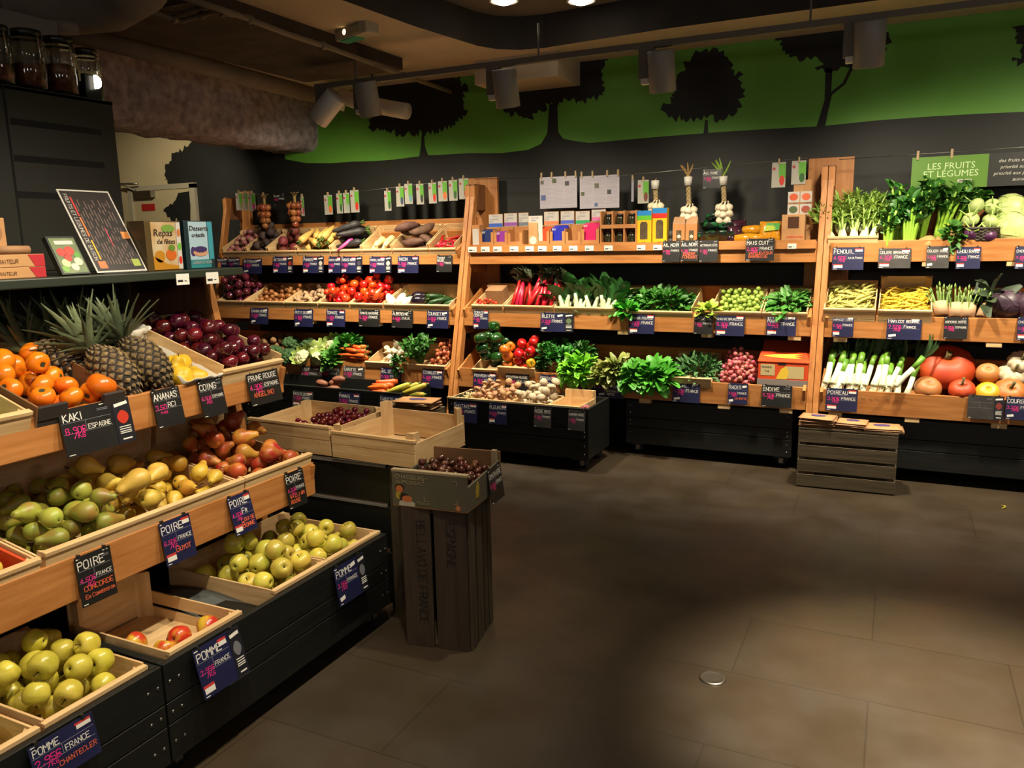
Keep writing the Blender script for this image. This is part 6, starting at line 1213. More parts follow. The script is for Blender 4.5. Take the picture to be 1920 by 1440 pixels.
# kohlrabi basket, cabbages
kx = ux(1836, 1); M_kb = mat('basket dark', '#3a3228', '#4a4034', rough=.6, scale=30, bump=.3); kc_ = F1R.p(kx, .085, .0)
wicker('basket', kc_+Vector((0, -.02, .062)), .105, .075, 'dark oval basket of kohlrabi on the top tier', M_kb, 8)
M_kg = vc('kohlrabi green', '#a5b86a', '#bccb86', .5, .08, 14); M_kp = vc('kohlrabi purple', '#3f1a3c', '#55264e', .4, .1, 14)
def kohl(m, i): b = MB(); [b.tube([(0, 0, 0), (.03*math.cos(a), .03*math.sin(a), .02), (.055*math.cos(a), .055*math.sin(a), .05)], [.006, .005, .003], 5, 0, True, Matrix.Translation((0, 0, .025))) for a in (0.3, 1.5, 2.6, 3.9, 5.2)]; return proto('kohlrabi', lath('kohlrabi', [(0, -.9), (.5, -.8), (.95, -.3), (1, .1), (.8, .55), (.4, .8), (0, .85)], .047, m, 14, 2, seed=i), (('leaf_stalks', b.mesh('leaf_stalks', M_fens)),))
for i, (du, v, w, m, lb) in enumerate(((-.045, .04, .10, M_kp, 'purple kohlrabi at the front left of basket'), (.04, .035, .085, M_kp, 'purple kohlrabi at the front right of basket'), (-.055, .11, .17, M_kg, 'pale green kohlrabi, left of middle row'), (.05, .11, .155, M_kg, 'pale green kohlrabi, right of middle row'), (-.03, .15, .245, M_kg, 'pale green kohlrabi, highest at left'), (.055, .16, .235, M_kg, 'pale green kohlrabi, highest at right'))):
    inst(kohl(m, i), F1R.M @ Matrix.Translation((kx+du, v, w+.02)) @ rot(.5-.3*i, .2*i, i*2), lb, 'kohlrabi', 'kohlrabi')
M_wc = vc('cabbage white', '#b4c474', '#c6d28c', .45, .05, 10)
def cabbage(name, R, m, i):
    rs = random.Random(i); b = MB(); b.lathe([(0, -R*.85), (R*.6, -R*.75), (R*.93, -R*.2), (R*.93, R*.2), (R*.6, R*.72), (0, R*.86)], 18, 0)
    c = MB()
    for k in range(13):
        a = k*2.4; el = 1.2-1.9*k/13; ax = Vector((math.cos(a)*math.cos(el), math.sin(a)*math.cos(el), math.sin(el)))
        q = ax.to_track_quat('Z', 'Y').to_matrix().to_4x4(); vs = []; nn = 8
        for j in range(nn+1):
            for i_ in range(nn+1):
                x, y = (i_/nn-.5)*1.9, (j/nn-.5)*1.9; d = min(1.25, math.hypot(x, y)); th = d*1.05; ph = math.atan2(y, x); rr = R*(1.01+.012*(k % 4)+.05*max(0, d-.75)+.012*noise.noise(Vector((x*3+k, y*3, i))))
                vs.append(q @ Vector((rr*math.sin(th)*math.cos(ph), rr*math.sin(th)*math.sin(ph), rr*math.cos(th)*.97)))
        c.add(vs, [(j*(nn+1)+i_, j*(nn+1)+i_+1, (j+1)*(nn+1)+i_+1, (j+1)*(nn+1)+i_) for j in range(nn) for i_ in range(nn)], 0, True)
    return proto(name, b.mesh(name, m), (('outer_leaves', c.mesh('outer_leaves', m)),))
for i, (px_, v, w, R, lb) in enumerate(((1899, .12, .12, .104, 'large pale cabbage at the front right of top tier'), (1893, .23, .21, .10, 'pale cabbage resting behind the large front one'), (1950, .10, .10, .11, 'pale cabbage cut off by the right edge'))):
    inst(cabbage('white_cabbage', R, M_wc, i), F1R.M @ Matrix.Translation((ux(px_, 1), v, w)) @ rot(.4*i, .3, i), lb, 'cabbage', 'white cabbages')
# ---------------- right bay, second tier
slab('pale crate of flat pale beans, left of two', F2, ux(1546, 2), ux(1642, 2), .36, hf=.135, hb=.19, hs=.15, grp=GC3); slab('pale crate of yellow wax beans, right of two', F2, ux(1647, 2), ux(1747, 2), .36, hf=.132, hb=.22, hs=.15, grp=GC3)
M_bn = vc('bean pale green', '#b0ac4c', '#c2b868', .5, .2, 10); M_bny = vc('bean yellow', '#c9a826', '#d6ba3a', .45, .12, 10)
def bean(name, L, r, m, i, fl): rs = random.Random(i); b = MB(); k = rs.uniform(-.015, .015); b.tube([(0, 0, -L/2), (k*.7, 0, -L*.25), (k, 0, 0), (k*.7, 0, L*.25), (0, 0, L/2)], [.001, r, r*1.1, r, .001], 6, 0, True, Matrix.Diagonal((1, fl, 1, 1))); return proto(name, b.mesh(name, m))
BCH = [(-.05, .0055), (-.02, .0065), (.02, .0065), (.05, .0055)]
pile(F2, (ux(1549, 2), ux(1640, 2), .012, .35), [bean('flat_bean', .14, .0085, M_bn, i, .7) for i in range(4)], 190, BCH, 'flat pale green bean heaped in left bean crate', 'bean', 'pale beans', 'lie', (.5, .6), seed=81, tries=5, w0=.09, rise=.2, tilt=.25)
pile(F2, (ux(1650, 2), ux(1745, 2), .012, .33), [bean('wax_bean', .14, .006, M_bny, i, 1) for i in range(4)], 210, [(o_, .0055) for o_, _ in BCH], 'thin yellow wax bean heaped in right bean crate', 'bean', 'wax beans', 'lie', (.5, .6), seed=82, tries=5, w0=.09, rise=.1, tilt=.25)
M_as = vc('asparagus green', '#5f7a34', '#7a9448', .5, .15, 8); M_asp = mat('asparagus paper', '#b08a66', '#bc9874', rough=.7, scale=10)
def aspar(i):
    rs = random.Random(i); b, tips = stalks(15, .155, .006, .045, i, .6, .03, .8, 4, 6); 
    for p, d in tips: b.tube([p, p+d*.02, p+d*.035], [.0055, .006, .001], 6)
    c = MB(); c.lathe([(.036, .0), (.040, .0), (.044, .085), (.040, .085)], 16); return proto('asparagus_bundle', b.mesh('asparagus_bundle', M_as), (('paper_band', c.mesh('paper_band', M_asp)),))
ASP = [aspar(i) for i in (1, 2)]
for i, (px_, v, w, a, lb) in enumerate(((1766, .06, .085, -.1, 'asparagus bundle nearest the wax beans'), (1792, .05, .08, .0, 'second asparagus bundle from the wax beans'), (1813, .05, .08, .1, 'third asparagus bundle from the wax beans, tallest'), (1842, .06, .07, .2, 'asparagus bundle beside the red cabbage'))):
    inst(ASP[i % 2], along(F2, ux(px_, 2), v, w, a, .6, .65 if i < 3 else .4, i), lb, 'asparagus', 'asparagus bundles')
M_rc = vc('red cabbage', '#2f1f2c', '#45303c', .45, .08, 10)
for i, (px_, v, w, lb) in enumerate(((1888, .13, .135, 'dark red cabbage at the right of second tier'), (1935, .12, .13, 'dark red cabbage cut by the right frame edge'))):
    inst(cabbage('red_cabbage', .095, M_rc, i+5), F2.M @ Matrix.Translation((ux(px_, 2), v, w)) @ rot(.5, i), lb, 'cabbage', 'red cabbages')
bunch_at('cabbage_leaves', leafball(30, (.07, .06, .08), .12, .085, 51, .4, -.5, wav=.06), vc('dark cabbage leaf', '#2a3a26', '#3a4a30', .5, .1, 8), F2.M @ Matrix.Translation((ux(1858, 2), .16, .12)), 'dark green outer leaves left of the red cabbage', 'cabbage leaves')
# ---------------- right bay, third tier
M_lk = vc('leek white', '#d6dcb8', '#e2e6cc', .35, .05, 5); M_lkg = vc('leek green', '#7aa832', '#5a8a2c', .4, .1, 5); M_lkd = vc('leek dark leaf', '#2c4a26', '#3a5a30', .5, .1, 5)
def leek(i):
    rs = random.Random(i); b = MB(); r = .0165*rs.uniform(.9, 1.2); b.tube([(0, 0, 0), (0, 0, .01), (.002, 0, .08), (0, .003, .15)], [r*.9, r*1.15, r, r], 11, 0); c = MB(); c.tube([(0, .003, .15), (0, .004, .19), (.004, .004, .24)], [r*1.002, r*1.03, r*1.15], 11); d = MB()
    for k in range(5): leaf(d, Vector((.004, .004, .235)), Vector(((k-2)*.16, rs.uniform(-.1, .1), 1)), Vector((0, 1, .1)), rs.uniform(.14, .2), .034, .3, 0, 3, .02, rs)
    e_ = MB()
    for k in range(14): a = k*2.4; e_.tube([(0, 0, .003), (.012*math.cos(a), .012*math.sin(a), -.012), (.02*math.cos(a), .02*math.sin(a)*.6, -.03)], .0012, 4)
    return proto('leek', b.mesh('leek', M_lk), (('green_shaft', c.mesh('green_shaft', M_lkg)), ('leaves', d.mesh('leaves', M_lkd)), ('roots', e_.mesh('roots', M_tuft))))
LK = [leek(i) for i in range(3)]; rs = random.Random(5)
for i in range(20):
    f = (i % 11)/10; u = ux(1544+f*154, 3); row = i//11
    inst(LK[i % 3], along(F3, u+rs.uniform(-.006, .006)+row*.012, .025+.04*row, .06+.045*row, rs.uniform(-.05, .28), .78, .52+rs.uniform(-.1, .1), i), 'white and green leek leaning back on the bottom tier', 'leek', 'leeks')
inst(LK[1], along(F3, ux(1680, 3), .0, .15, .55, .5, .55, 2), 'leek lying aslant on top near the pumpkin', 'leek', 'leeks')
def pumpkin(name, R, zs, m, ribs, depth, lb, px_, v, w, rt=(.3, 0), st=True, amp=0, seed=0, cat='squash'):
    prof = [(0, -.70), (.3, -.80), (.7, -.70), (.97, -.3), (1, .05), (.9, .45), (.6, .75), (.3, .80), (.12, .70), (0, .66)]
    me = lath(name, prof, R, m, 40 if ribs else 20, 3, (lambda a, t: 1-depth*abs(math.cos(ribs*a/2))**4 if ribs else 1), amp, 18, seed, zs); b = MB(); b.tube([(0, 0, .62*R*zs), (.004, 0, .85*R*zs), (.012, .006, .62*R*zs+.055)], [R*.14, R*.09, R*.11], 8)
    inst(proto(name, me, (('stem', b.mesh('stem', mat('squash stem', '#6b6238', rough=.8))),) if st else ()), F3.M @ Matrix.Translation((ux(px_, 3), v, w)) @ rot(x=rt[0], y=rt[1]), lb, cat, 'squashes of the bottom tier')
M_pk1 = vc('pumpkin red orange', '#a8340f', '#b8461a', .5, .05, 8); M_pk2 = vc('squash tan', '#b0713a', '#bc8048', .5, .06, 8); M_pk3 = vc('squash yellow', '#d0a024', '#d8ae34', .4, .06, 8); M_pk4 = vc('squash brown orange', '#a85f24', '#b87030', .5, .06, 8); M_pk5 = vc('pattypan cream', '#b4a888', '#c0b494', .5, .05, 8)
pumpkin('pumpkin', .165, .72, M_pk1, 0, 0, 'huge red-orange pumpkin, largest on the bottom tier', 1776, .27, .15, (.3, .0), amp=.006)
pumpkin('squash', .078, .85, M_pk2, 0, 0, 'tan squash in front of the huge pumpkin', 1742, .09, .10, (.3, .2), st=False)
pumpkin('squash', .074, .80, M_pk1, 10, .03, 'small orange-red squash with stalk before the pumpkin', 1806, .085, .105, (.25, -.1))
pumpkin('squash', .070, 1.1, M_pk3, 0, 0, 'bright yellow squash right of the orange one', 1855, .085, .085, (.5, 0), st=False)
pumpkin('squash', .092, .78, M_pk4, 9, .06, 'brownish orange pumpkin at the right edge', 1898, .11, .09, (.45, 0))
pumpkin('squash', .066, 1.0, M_pk2, 0, 0, 'tan squash in shade above the yellow one', 1856, .22, .15, (.4, 0), st=False)
pumpkin('pattypan_squash', .085, .55, M_pk5, 10, .14, 'cream scalloped squash in shade at right edge', 1905, .22, .16, (.5, 0))
pumpkin('pattypan_squash', .075, .55, M_pk5, 10, .14, 'cream scalloped squash on top of the other cream one', 1918, .25, .225, (.5, 0))
# ================================================================== packaged goods, hanging things, shelf with books
M_cd = mat('display carton kraft', '#a36b38', '#b07a46', rough=.7, scale=6); M_cw = mat('card white', '#b9b4ac', rough=.5); M_tx = mat('card text grey', '#8b8894', rough=.6)
SZ = 1.4905; SY = 5.63
def gx(px_, Y=SY): return at(px_, 440, Y=Y).x
def gz(py_, px_=1200, Y=SY): return at(px_, py_, Y=Y).z
def quadpart(name, m, x0, x1, z0, z1, y, th, root): b = MB(); b.bx(x0, x1, y, y+th, z0, z1); return b.build(name, m, root)
def carton_display(lb, cx0, cx1, cy0, cy1, tx0, tx1, ty0, band, packs=None, pk_px=None, n=3):
    """open kraft counter carton: tray in front, tall printed back card, packets in it"""
    x0, x1 = gx(tx0), gx(tx1); zt = max(gz(ty0, tx0), SZ+.05)
    r = thing('display_carton', lb, 'carton', ((x0+x1)/2, SY+.06, SZ), 'kraft counter cartons')
    for nm, a in (('bottom', (x0, x1, SY, SY+.12, SZ, SZ+.003)), ('front_wall', (x0, x1, SY, SY+.004, SZ+.003, SZ+.045)), ('side_wall', (x0, x0+.004, SY+.004, SY+.116, SZ+.003, zt+.02)), ('side_wall', (x1-.004, x1, SY+.004, SY+.116, SZ+.003, zt+.02)), ('front_corner', (x0, x0+.022, SY-.001, SY+.003, SZ+.045, zt)), ('front_corner', (x1-.022, x1, SY-.001, SY+.003, SZ+.045, zt))):
        b = MB(); b.bx(*a); b.build(nm, M_cd, r)
    YB = SY+.117; k0, k1 = at(cx0, cy0, Y=YB), at(cx1, cy1, Y=YB)
    b = MB(); b.bx(x0, x1, YB, YB+.004, SZ, k1.z+.002); b.bx(k0.x, k1.x, YB, YB+.004, k1.z, k0.z); b.build('back_card', M_cd, r)
    w, h = k1.x-k0.x, k0.z-k1.z
    f = quadpart('printed_face', M_cw, k0.x+.003, k1.x-.003, k1.z, k0.z-.003, YB-.0012, .0012, r)
    b = MB(); b.bx(k0.x+.003, k1.x-.003, YB-.0024, YB-.0012, k1.z+.004, k1.z+h*.30); b.build('colour_band', mat('band '+band, band, rough=.5), f)
    b = MB(); T = Matrix.Translation((k0.x+w*.12, YB-.0014, k1.z)) @ rot(x=PI/2); strokes(b, 'GRAINES', w*.18, h*.80, h*.09, 0, jit=.05, z=.0004); strokes(b, 'A GERMER', 0, h*.55, h*.11, 0, jit=.05, z=.0004); strokes(b, 'BIO', 0, h*.38, h*.11, 0, jit=.05, z=.0004); o = b.build('lettering', M_tx); o.matrix_basis = T; put(o, f)
    if packs:
        m = mat('packet '+packs, packs, rough=.35); p0, p1 = at(pk_px[0], pk_px[2], Y=SY+.03), at(pk_px[1], pk_px[3], Y=SY+.03); pw = x1-x0-.012
        for i in range(n):
            b = MB(); z0 = SZ+.006; zt_ = p0.z-.004+i*.006; y = SY+.012+i*.022
            b.hexa([(x0+.006, y, z0), (x1-.006, y, z0), (x1-.006, y+.012, z0), (x0+.006, y+.012, z0), (x0+.006, y+.016, zt_), (x1-.006, y+.016, zt_), (x1-.006, y+.019, zt_), (x0+.006, y+.019, zt_)])
            o = b.build('seed_packet', m); tag(o, f'{lb.split(",")[1].strip()} front packet in its counter carton' if i == 0 else f'{lb.split(",")[1].strip()} packet behind the front one', 'packet', 'seed packets in cartons')
            b = MB(); T = Matrix.Translation((x0+.012, y+.0085, zt_-.022)) @ rot(x=PI/2-.15); strokes(b, 'BIO', 0, .003, .013, 0, jit=.05, z=.0012); e = b.build('lettering', M_sw); e.matrix_basis = T; put(e, o)
    return r
carton_display('kraft carton with blue banded card, navy seed, first from left', 916, 943, 402, 426, 899, 925, 436, '#3a5ab0', '#1d2a5a', (900, 925, 432, 442))
carton_display('kraft carton with purple banded card, violet seed, second from left', 945, 970, 400, 424, 926, 951, 436, '#8a4a9a', '#7a2a80', (933, 957, 434, 444), 2)
carton_display('empty kraft carton with grey banded card, left of leaflet', 972, 991, 399, 424, 952, 979, 437, '#6a7078')
carton_display('kraft carton with orange banded card, orange-red seed, right of leaflet', 1020, 1048, 397, 422, 1004, 1030, 434, '#d07a52', '#d0401c', (1010, 1038, 428, 442))
carton_display('kraft carton with blue card, royal blue seed, before second newspaper sheet', 1051, 1077, 396, 420, 1031, 1059, 434, '#4a5ab8', '#1c2296', (1039, 1072, 426, 441), 4)
carton_display('empty kraft carton with green banded card, beside pink packets', 1079, 1106, 396, 420, 1060, 1089, 435, '#2c9a62')
carton_display('kraft carton with pink raised card, magenta seed, beside jar shelf', 1109, 1136, 388, 414, 1090, 1123, 430, '#c86a9a', '#c01458', (1088, 1125, 420, 433), 3)
def simple_box(name, lb, cat, x0, x1, y0, y1, m, dep=.07, Y=SY, group=None, z0=SZ):
    a = gx(x0, Y); c = gx(x1, Y); zt = gz(y0, (x0+x1)/2, Y)
    r = thing(name, lb, cat, ((a+c)/2, Y+dep/2, z0), group); b = MB(); b.bx(a, c, Y, Y+dep, z0, zt); b.build('body', m, r, .002); return r, a, c, zt
r, a, c, zt = simple_box('kraft_box', 'small kraft box with white label, leftmost on the goods shelf', 'box', 885, 899, 422, 455, M_cd, .08)
quadpart('label', M_cw, a+.006, c-.006, SZ+.025, zt-.03, SY-.001, .001, r)
# white leaflet with garlic pouch
x0, x1 = gx(990), gx(1016); zt = gz(398)
r = thing('leaflet', 'white info leaflet standing between the kraft cartons', 'leaflet', ((x0+x1)/2, SY+.02, SZ)); b = MB(); b.bx(x0, x1, SY+.012, SY+.016, SZ, zt); b.build('sheet', M_cw, r); b = MB(); T = Matrix.Translation((x0+.01, SY+.0115, zt)) @ rot(x=PI/2)
strokes(b, 'BIEN FAIRE', .012, -.02, .009, 0, jit=.05); strokes(b, 'GERMER', .012, -.04, .009, 0, jit=.05); o = b.build('lettering', M_tx); o.matrix_basis = T; put(o, r)
quadpart('photo', M_tx, x0+.008, x0+.045, zt-.11, zt-.055, SY+.0105, .0012, r)
r, a, c, zt = simple_box('kraft_pouch', 'kraft pouch with white bulb picture before the leaflet', 'pouch', 991, 1008, 417, 453, M_kraft, .008, SY-.004)
b = MB(); b.prism([(.03*math.cos(2*PI*i/12)*(1 if i in (0, 6) else .9), .032*math.sin(2*PI*i/12)) for i in range(12)], .001, 0, Matrix.Translation(((a+c)/2, SY-.0045, SZ+.05)) @ rot(x=PI/2)); b.build('bulb_picture', M_cw, r)
# jar shelf
M_jar = mat('jar dark green', '#1c1d12', '#2a2a1a', rough=.15, coat=.6, scale=10); M_lid = mat('jar lid black', '#161616', rough=.3)
x0, x1 = gx(1127), gx(1193); cwid = (x1-x0)/3; zt = gz(395, 1160); hh = (zt-SZ)/2
r = thing('jar_rack', 'kraft shelf of two rows holding six dark jars', 'jar rack', ((x0+x1)/2, SY+.06, SZ), None)
for j in range(2):
    b = MB(); b.bx(x0, x1, SY-.01, SY+.11, SZ+j*hh, SZ+j*hh+.006); b.build('shelf', M_cd, r)
    b = MB(); b.bx(x0, x1, SY-.012, SY-.008, SZ+j*hh, SZ+j*hh+.028); b.build('front_edge', M_cd, r)
for i in range(4):
    x = x0+i*cwid; b = MB(); b.bx(x-.005, x+.005, SY-.01, SY+.11, SZ, zt); b.build('divider', M_cd, r)
b = MB(); b.bx(x0, x1, SY+.106, SY+.11, SZ, zt); b.build('back', M_cd, r)
for j in range(2):
    for i in range(3):
        q = Vector((x0+(i+.5)*cwid, SY+.045, SZ+.007+j*hh)); R = cwid*.36
        t = thing('jar', f'dark glass jar, {("left", "middle", "right")[i]} of the {("lower", "upper")[j]} row in the kraft shelf', 'jar', q, 'dark glass jars')
        b = MB(); b.lathe([(0, 0), (R*.95, 0), (R, .006), (R, hh*.55), (R*.8, hh*.64), (0, hh*.64)], 18, 0, Matrix.Translation(q)); b.build('glass_body', M_jar, t)
        b = MB(); b.lathe([(R*.86, 0), (R*.86, hh*.13), (0, hh*.135)], 18, 0, Matrix.Translation(q+Vector((0, 0, hh*.645)))); b.build('lid', M_lid, t)
# yellow boxes with window
M_y = mat('box yellow', '#d6a818', rough=.45); M_bl = mat('box blue', '#1f78b8', rough=.45); M_gr = mat('box green', '#5aa82a', rough=.45); M_rd = mat('box red', '#c0281e', rough=.45); M_win = mat('box window', '#4a4030', '#5c503c', rough=.15, scale=30, coat=.5)
for i, (x0, x1, y0, mm, lb) in enumerate(((1193, 1221, 395, M_gr, 'yellow box with blue top and green band, left one'), (1223, 1250, 390, M_rd, 'yellow box with blue top and red band, right one'))):
    r, a, c, zt = simple_box('vanilla_box', lb, 'box', x0, x1, y0, 452, M_y, .06, SY, 'yellow window boxes'); h = zt-SZ; w = c-a; F = SY-.0012
    quadpart('blue_top', M_bl, a, c, zt-h*.14, zt+.0005, F, .0012, r); quadpart('colour_band', mm, a, c, zt-h*.27, zt-h*.14, F, .0012, r)
    b = MB(); b.prism([(w*.25, h*.18), (w*.75, h*.18), (w*.75, h*.62), (w*.66, h*.68), (w*.34, h*.68), (w*.25, h*.62)], .0014, 0, Matrix.Translation((a, SY, SZ)) @ rot(x=PI/2)); b.build('window', M_win, r)
    b = MB(); b.tube([(a+w*(.4+.05*k), SY-.002, SZ+h*(.10-.02*math.sin(k*PI/4))) for k in range(5)], .002, 5); b.build('smile_print', M_bk, r)
# plastic cups, garlic boxes
M_clear = mat('clear plastic', '#b8b8b4', rough=.08, trans=.9)
for i, (z, lb) in enumerate(((SZ, 'clear plastic tub beside the yellow box, lower one'), (SZ+.052, 'clear plastic tub stacked on the lower one'))):
    q = Vector((gx(1256), SY+.03, z)); t = thing('plastic_tub', lb, 'tub', q, 'clear tubs'); b = MB(); b.lathe([(.018, 0), (.022, .045), (.020, .045), (.016, .002), (0, .002)], 18, 0, Matrix.Translation(q)); b.build('body', M_clear, t)
    b = MB(); b.lathe([(.0225, .0455), (.0225, .05), (0, .05)], 18, 0, Matrix.Translation(q)); b.build('lid', M_lid, t)
for x0, x1, lb in ((1261, 1284, 'kraft garlic box with square window, left one'), (1285, 1307, 'kraft garlic box with square window, right one')):
    r, a, c, zt = simple_box('garlic_box', lb, 'box', x0, x1, 420, 452, M_cd, .07, SY, 'kraft garlic boxes'); h = zt-SZ; w = c-a
    b = MB(); b.hexa([(a, SY, zt), (c, SY, zt), (c, SY+.07, zt), (a, SY+.07, zt), (a+.004, SY+.03, zt+.05), (c-.004, SY+.03, zt+.05), (c-.004, SY+.04, zt+.05), (a+.004, SY+.04, zt+.05)]); b.build('folded_top', M_kraft2, r)
    quadpart('window', M_win, a+w*.3, a+w*.72, SZ+h*.2, SZ+h*.7, SY-.0012, .0012, r); b = MB(); b.lathe([(0, -.014), (.014, -.012), (.018, 0), (.01, .014), (0, .018)], 12, 0, Matrix.Translation((a+w*.52, SY+.002, SZ+h*.4)) @ Matrix.Diagonal((1, .3, 1, 1))); b.build('garlic_clove', M_gar, r)
# vacuum packs of beet and corn
M_bag = mat('pack black green', '#14201a', '#1f5a30', rough=.15, scale=22, coat=.6, ramp=(.52, .58)); M_bagp = mat('pack purple', '#241018', '#3a1a26', rough=.12, scale=16, coat=.6); M_corn = mat('corn pack', '#c98a18', '#b0761a', rough=.15, scale=70, coat=.6); M_corng = mat('corn label', '#9fb02a', '#3f8a3a', rough=.3, scale=8, ramp=(.48, .52))
def pouch(name, lb, cat, c, w, h, d, M, m, group, seed=0):
    vs = []; nu, nv = 12, 8; b = MB()
    for s in (-1, 1):
        for j in range(nv+1):
            for i in range(nu+1):
                f, g = 2*i/nu-1, 2*j/nv-1; t = max(0, (1-f**4)*(1-g**4)); vs.append(M @ Vector((f*w/2, s*(d/2*t**.6+.0006)+.006*noise.noise(Vector((f*3+seed, g*3, s))), g*h/2)))
    o_ = (nu+1)*(nv+1); fs = []
    for j in range(nv):
        for i in range(nu): a = j*(nu+1)+i; fs.append((a, a+1, a+nu+2, a+nu+1)); a += o_; fs.append((a, a+nu+1, a+nu+2, a+1))
    rim = [i for i in range(nu+1)]+[j*(nu+1)+nu for j in range(1, nv+1)]+[nv*(nu+1)+i for i in range(nu-1, -1, -1)]+[j*(nu+1) for j in range(nv-1, 0, -1)]
    fs += [(p, p+o_, q+o_, q) for p, q in zip(rim, rim[1:]+rim[:1])]
    b.add(vs, fs, 0, True); return tag(b.build(name, m), lb, cat, group)
pk = [(1318, .05, .035, 'lower left'), (1342, .05, .04, 'lower middle'), (1328, .10, .10, 'middle left'), (1352, .09, .10, 'middle right'), (1334, .12, .16, 'topmost'), (1358, .06, .035, 'lower right')]
for i, (px_, dy, dz, lb) in enumerate(pk): pouch('beet_pack', f'glossy black-green vacuum pack, {lb} of the pile', 'vacuum pack', None, .15, .12, .05, Matrix.Translation((gx(px_), SY+dy, SZ+.012+dz)) @ rot(x=PI/2-.7, z=.5*math.sin(i*2)), M_bag, 'black-green vacuum packs', i)
for i, (px_, dy, dz, lb) in enumerate(((1376, .04, .05, 'front'), (1380, .09, .09, 'rear'))): pouch('beet_pack', f'dark purple vacuum pack beside the corn, {lb} one', 'vacuum pack', None, .10, .13, .045, Matrix.Translation((gx(px_), SY+dy, SZ+.015+dz)) @ rot(x=-.4, z=.2), M_bagp, 'purple vacuum packs', i+9)
for px_, dy, z, lb in ((1401, .03, .035, 'yellow corn cob pack, lower front one'), (1411, .09, .09, 'yellow corn cob pack, upper rear one')):
    b = MB(); b.tube([(-.095, 0, 0), (-.085, 0, 0), (0, 0, 0), (.085, 0, 0), (.095, 0, 0)], [.008, .03, .036, .03, .008], 14); o = b.build('corn_pack', M_corn); o.matrix_basis = Matrix.Translation((gx(px_), SY+dy, SZ+z)); tag(o, lb, 'corn pack', 'corn packs')
o = pouch('corn_pack', 'yellow-green labelled corn pack right of the cobs', 'corn pack', None, .15, .15, .06, Matrix.Translation((gx(1443), SY+.05, SZ+.075)) @ rot(x=-.3), M_corn, 'corn packs', 20)
b = MB(); b.prism([(-.05, .0), (.05, .01), (.055, .055), (-.03, .06)], .001, 0, Matrix.Translation((gx(1445), SY+.012, SZ+.08)) @ rot(x=PI/2-.3)); p = b.build('label', M_corng); put(p, o)
# seed mix box with tall card
r, a, c, zt = simple_box('kraft_seed_box', 'kraft box with dark window and red lettering by the post', 'box', 1465, 1508, 402, 452, M_kraft, .10); h = zt-SZ; w = c-a
b = MB(); b.prism([(w*.27, h*.52), (w*.75, h*.52), (w*.75, h*.92), (w*.27, h*.92)], .0012, 0, Matrix.Translation((a, SY, SZ)) @ rot(x=PI/2)); b.build('window', mat('brown window', '#4a2c18', rough=.3), r)
ftext('vitamines', .028, M_rd, Matrix.Translation((a+w*.2, SY-.0006, SZ+h*.18)) @ rot(x=PI/2), r, shear=.25)
M_v = [mat('photo tomato', '#c8552e', rough=.5), mat('photo carrot', '#d0623c', rough=.5), mat('photo herb', '#4a5a38', rough=.5), mat('photo pepper', '#9a4a3a', rough=.5)]
YB = SY+.11; p0, p1 = at(1478, 360, Y=YB), at(1521, 402, Y=YB); x0, x1 = p0.x, p1.x
b = MB(); b.bx(x0, x1, YB, YB+.004, SZ, p0.z); cdp_ = b.build('tall_card', M_kraft, r); xm = (x0+x1)/2
k0 = at(1489, 338, Y=YB); b = MB(); b.bx(k0.x, k0.x+.11, YB, YB+.004, p0.z, k0.z); b.build('card_tab', M_kraft, cdp_)
zm = (p0.z+p1.z)/2
for i, (xa, xb, za, zb) in enumerate(((x0, xm-.003, zm+.006, p0.z), (xm+.003, x1, zm+.006, p0.z), (x0, xm-.003, p1.z, zm-.006), (xm+.003, x1, p1.z, zm-.006))): quadpart('photo', M_cw, xa, xb, za, zb, YB-.0014, .0014, cdp_); b = MB(); k = 12; b.prism([((xa+xb)/2+(xb-xa)*.38*math.cos(2*PI*q/k), (za+zb)/2+(zb-za)*.34*math.sin(2*PI*q/k)) for q in range(k)], .001, 0, Matrix.Translation((0, YB-.0014, 0)) @ rot(x=PI/2)); b.build('vegetable_print', M_v[i], cdp_)
ftext('LE CHOU LA COURGE', .014, M_bk, Matrix.Translation((x0+.01, YB-.0008, zm-.005)) @ rot(x=PI/2), cdp_)
# ---- wires and hanging things
M_wire = mat('wire steel', '#77756e', rough=.4, metal=1); M_peg = mat('peg wood', '#a08a66', rough=.7); WY = 5.74
def wire(lb, pts):
    b = MB(); b.tube(pts, .0022, 6); return tag(b.build('hanging_wire', M_wire), lb, 'wire', 'wires above the racks')
wl_ = [(-5.70, WY, 2.00), (-4.4, WY, 1.972), (-3.12, WY, 2.035)]; wm_ = [(-3.07, WY, 2.03), (-1.9, WY, 1.992), (-.5, WY, 2.045)]; wr_ = [(-.38, WY, 2.02), (.4, WY, 2.028), (1.78, WY, 2.05)]
wire('thin steel wire above the left bay holding seed cards', wl_); wire('thin steel wire above the middle bay holding papers', wm_); wire('thin steel wire above the right bay holding the sign', wr_)
M_pk = mat('seed card grey', '#a09c90', rough=.5); M_pkg = mat('seed card green', '#5a9a32', rough=.5); M_pkm = mat('seed card mark', '#a03a3a', rough=.5)
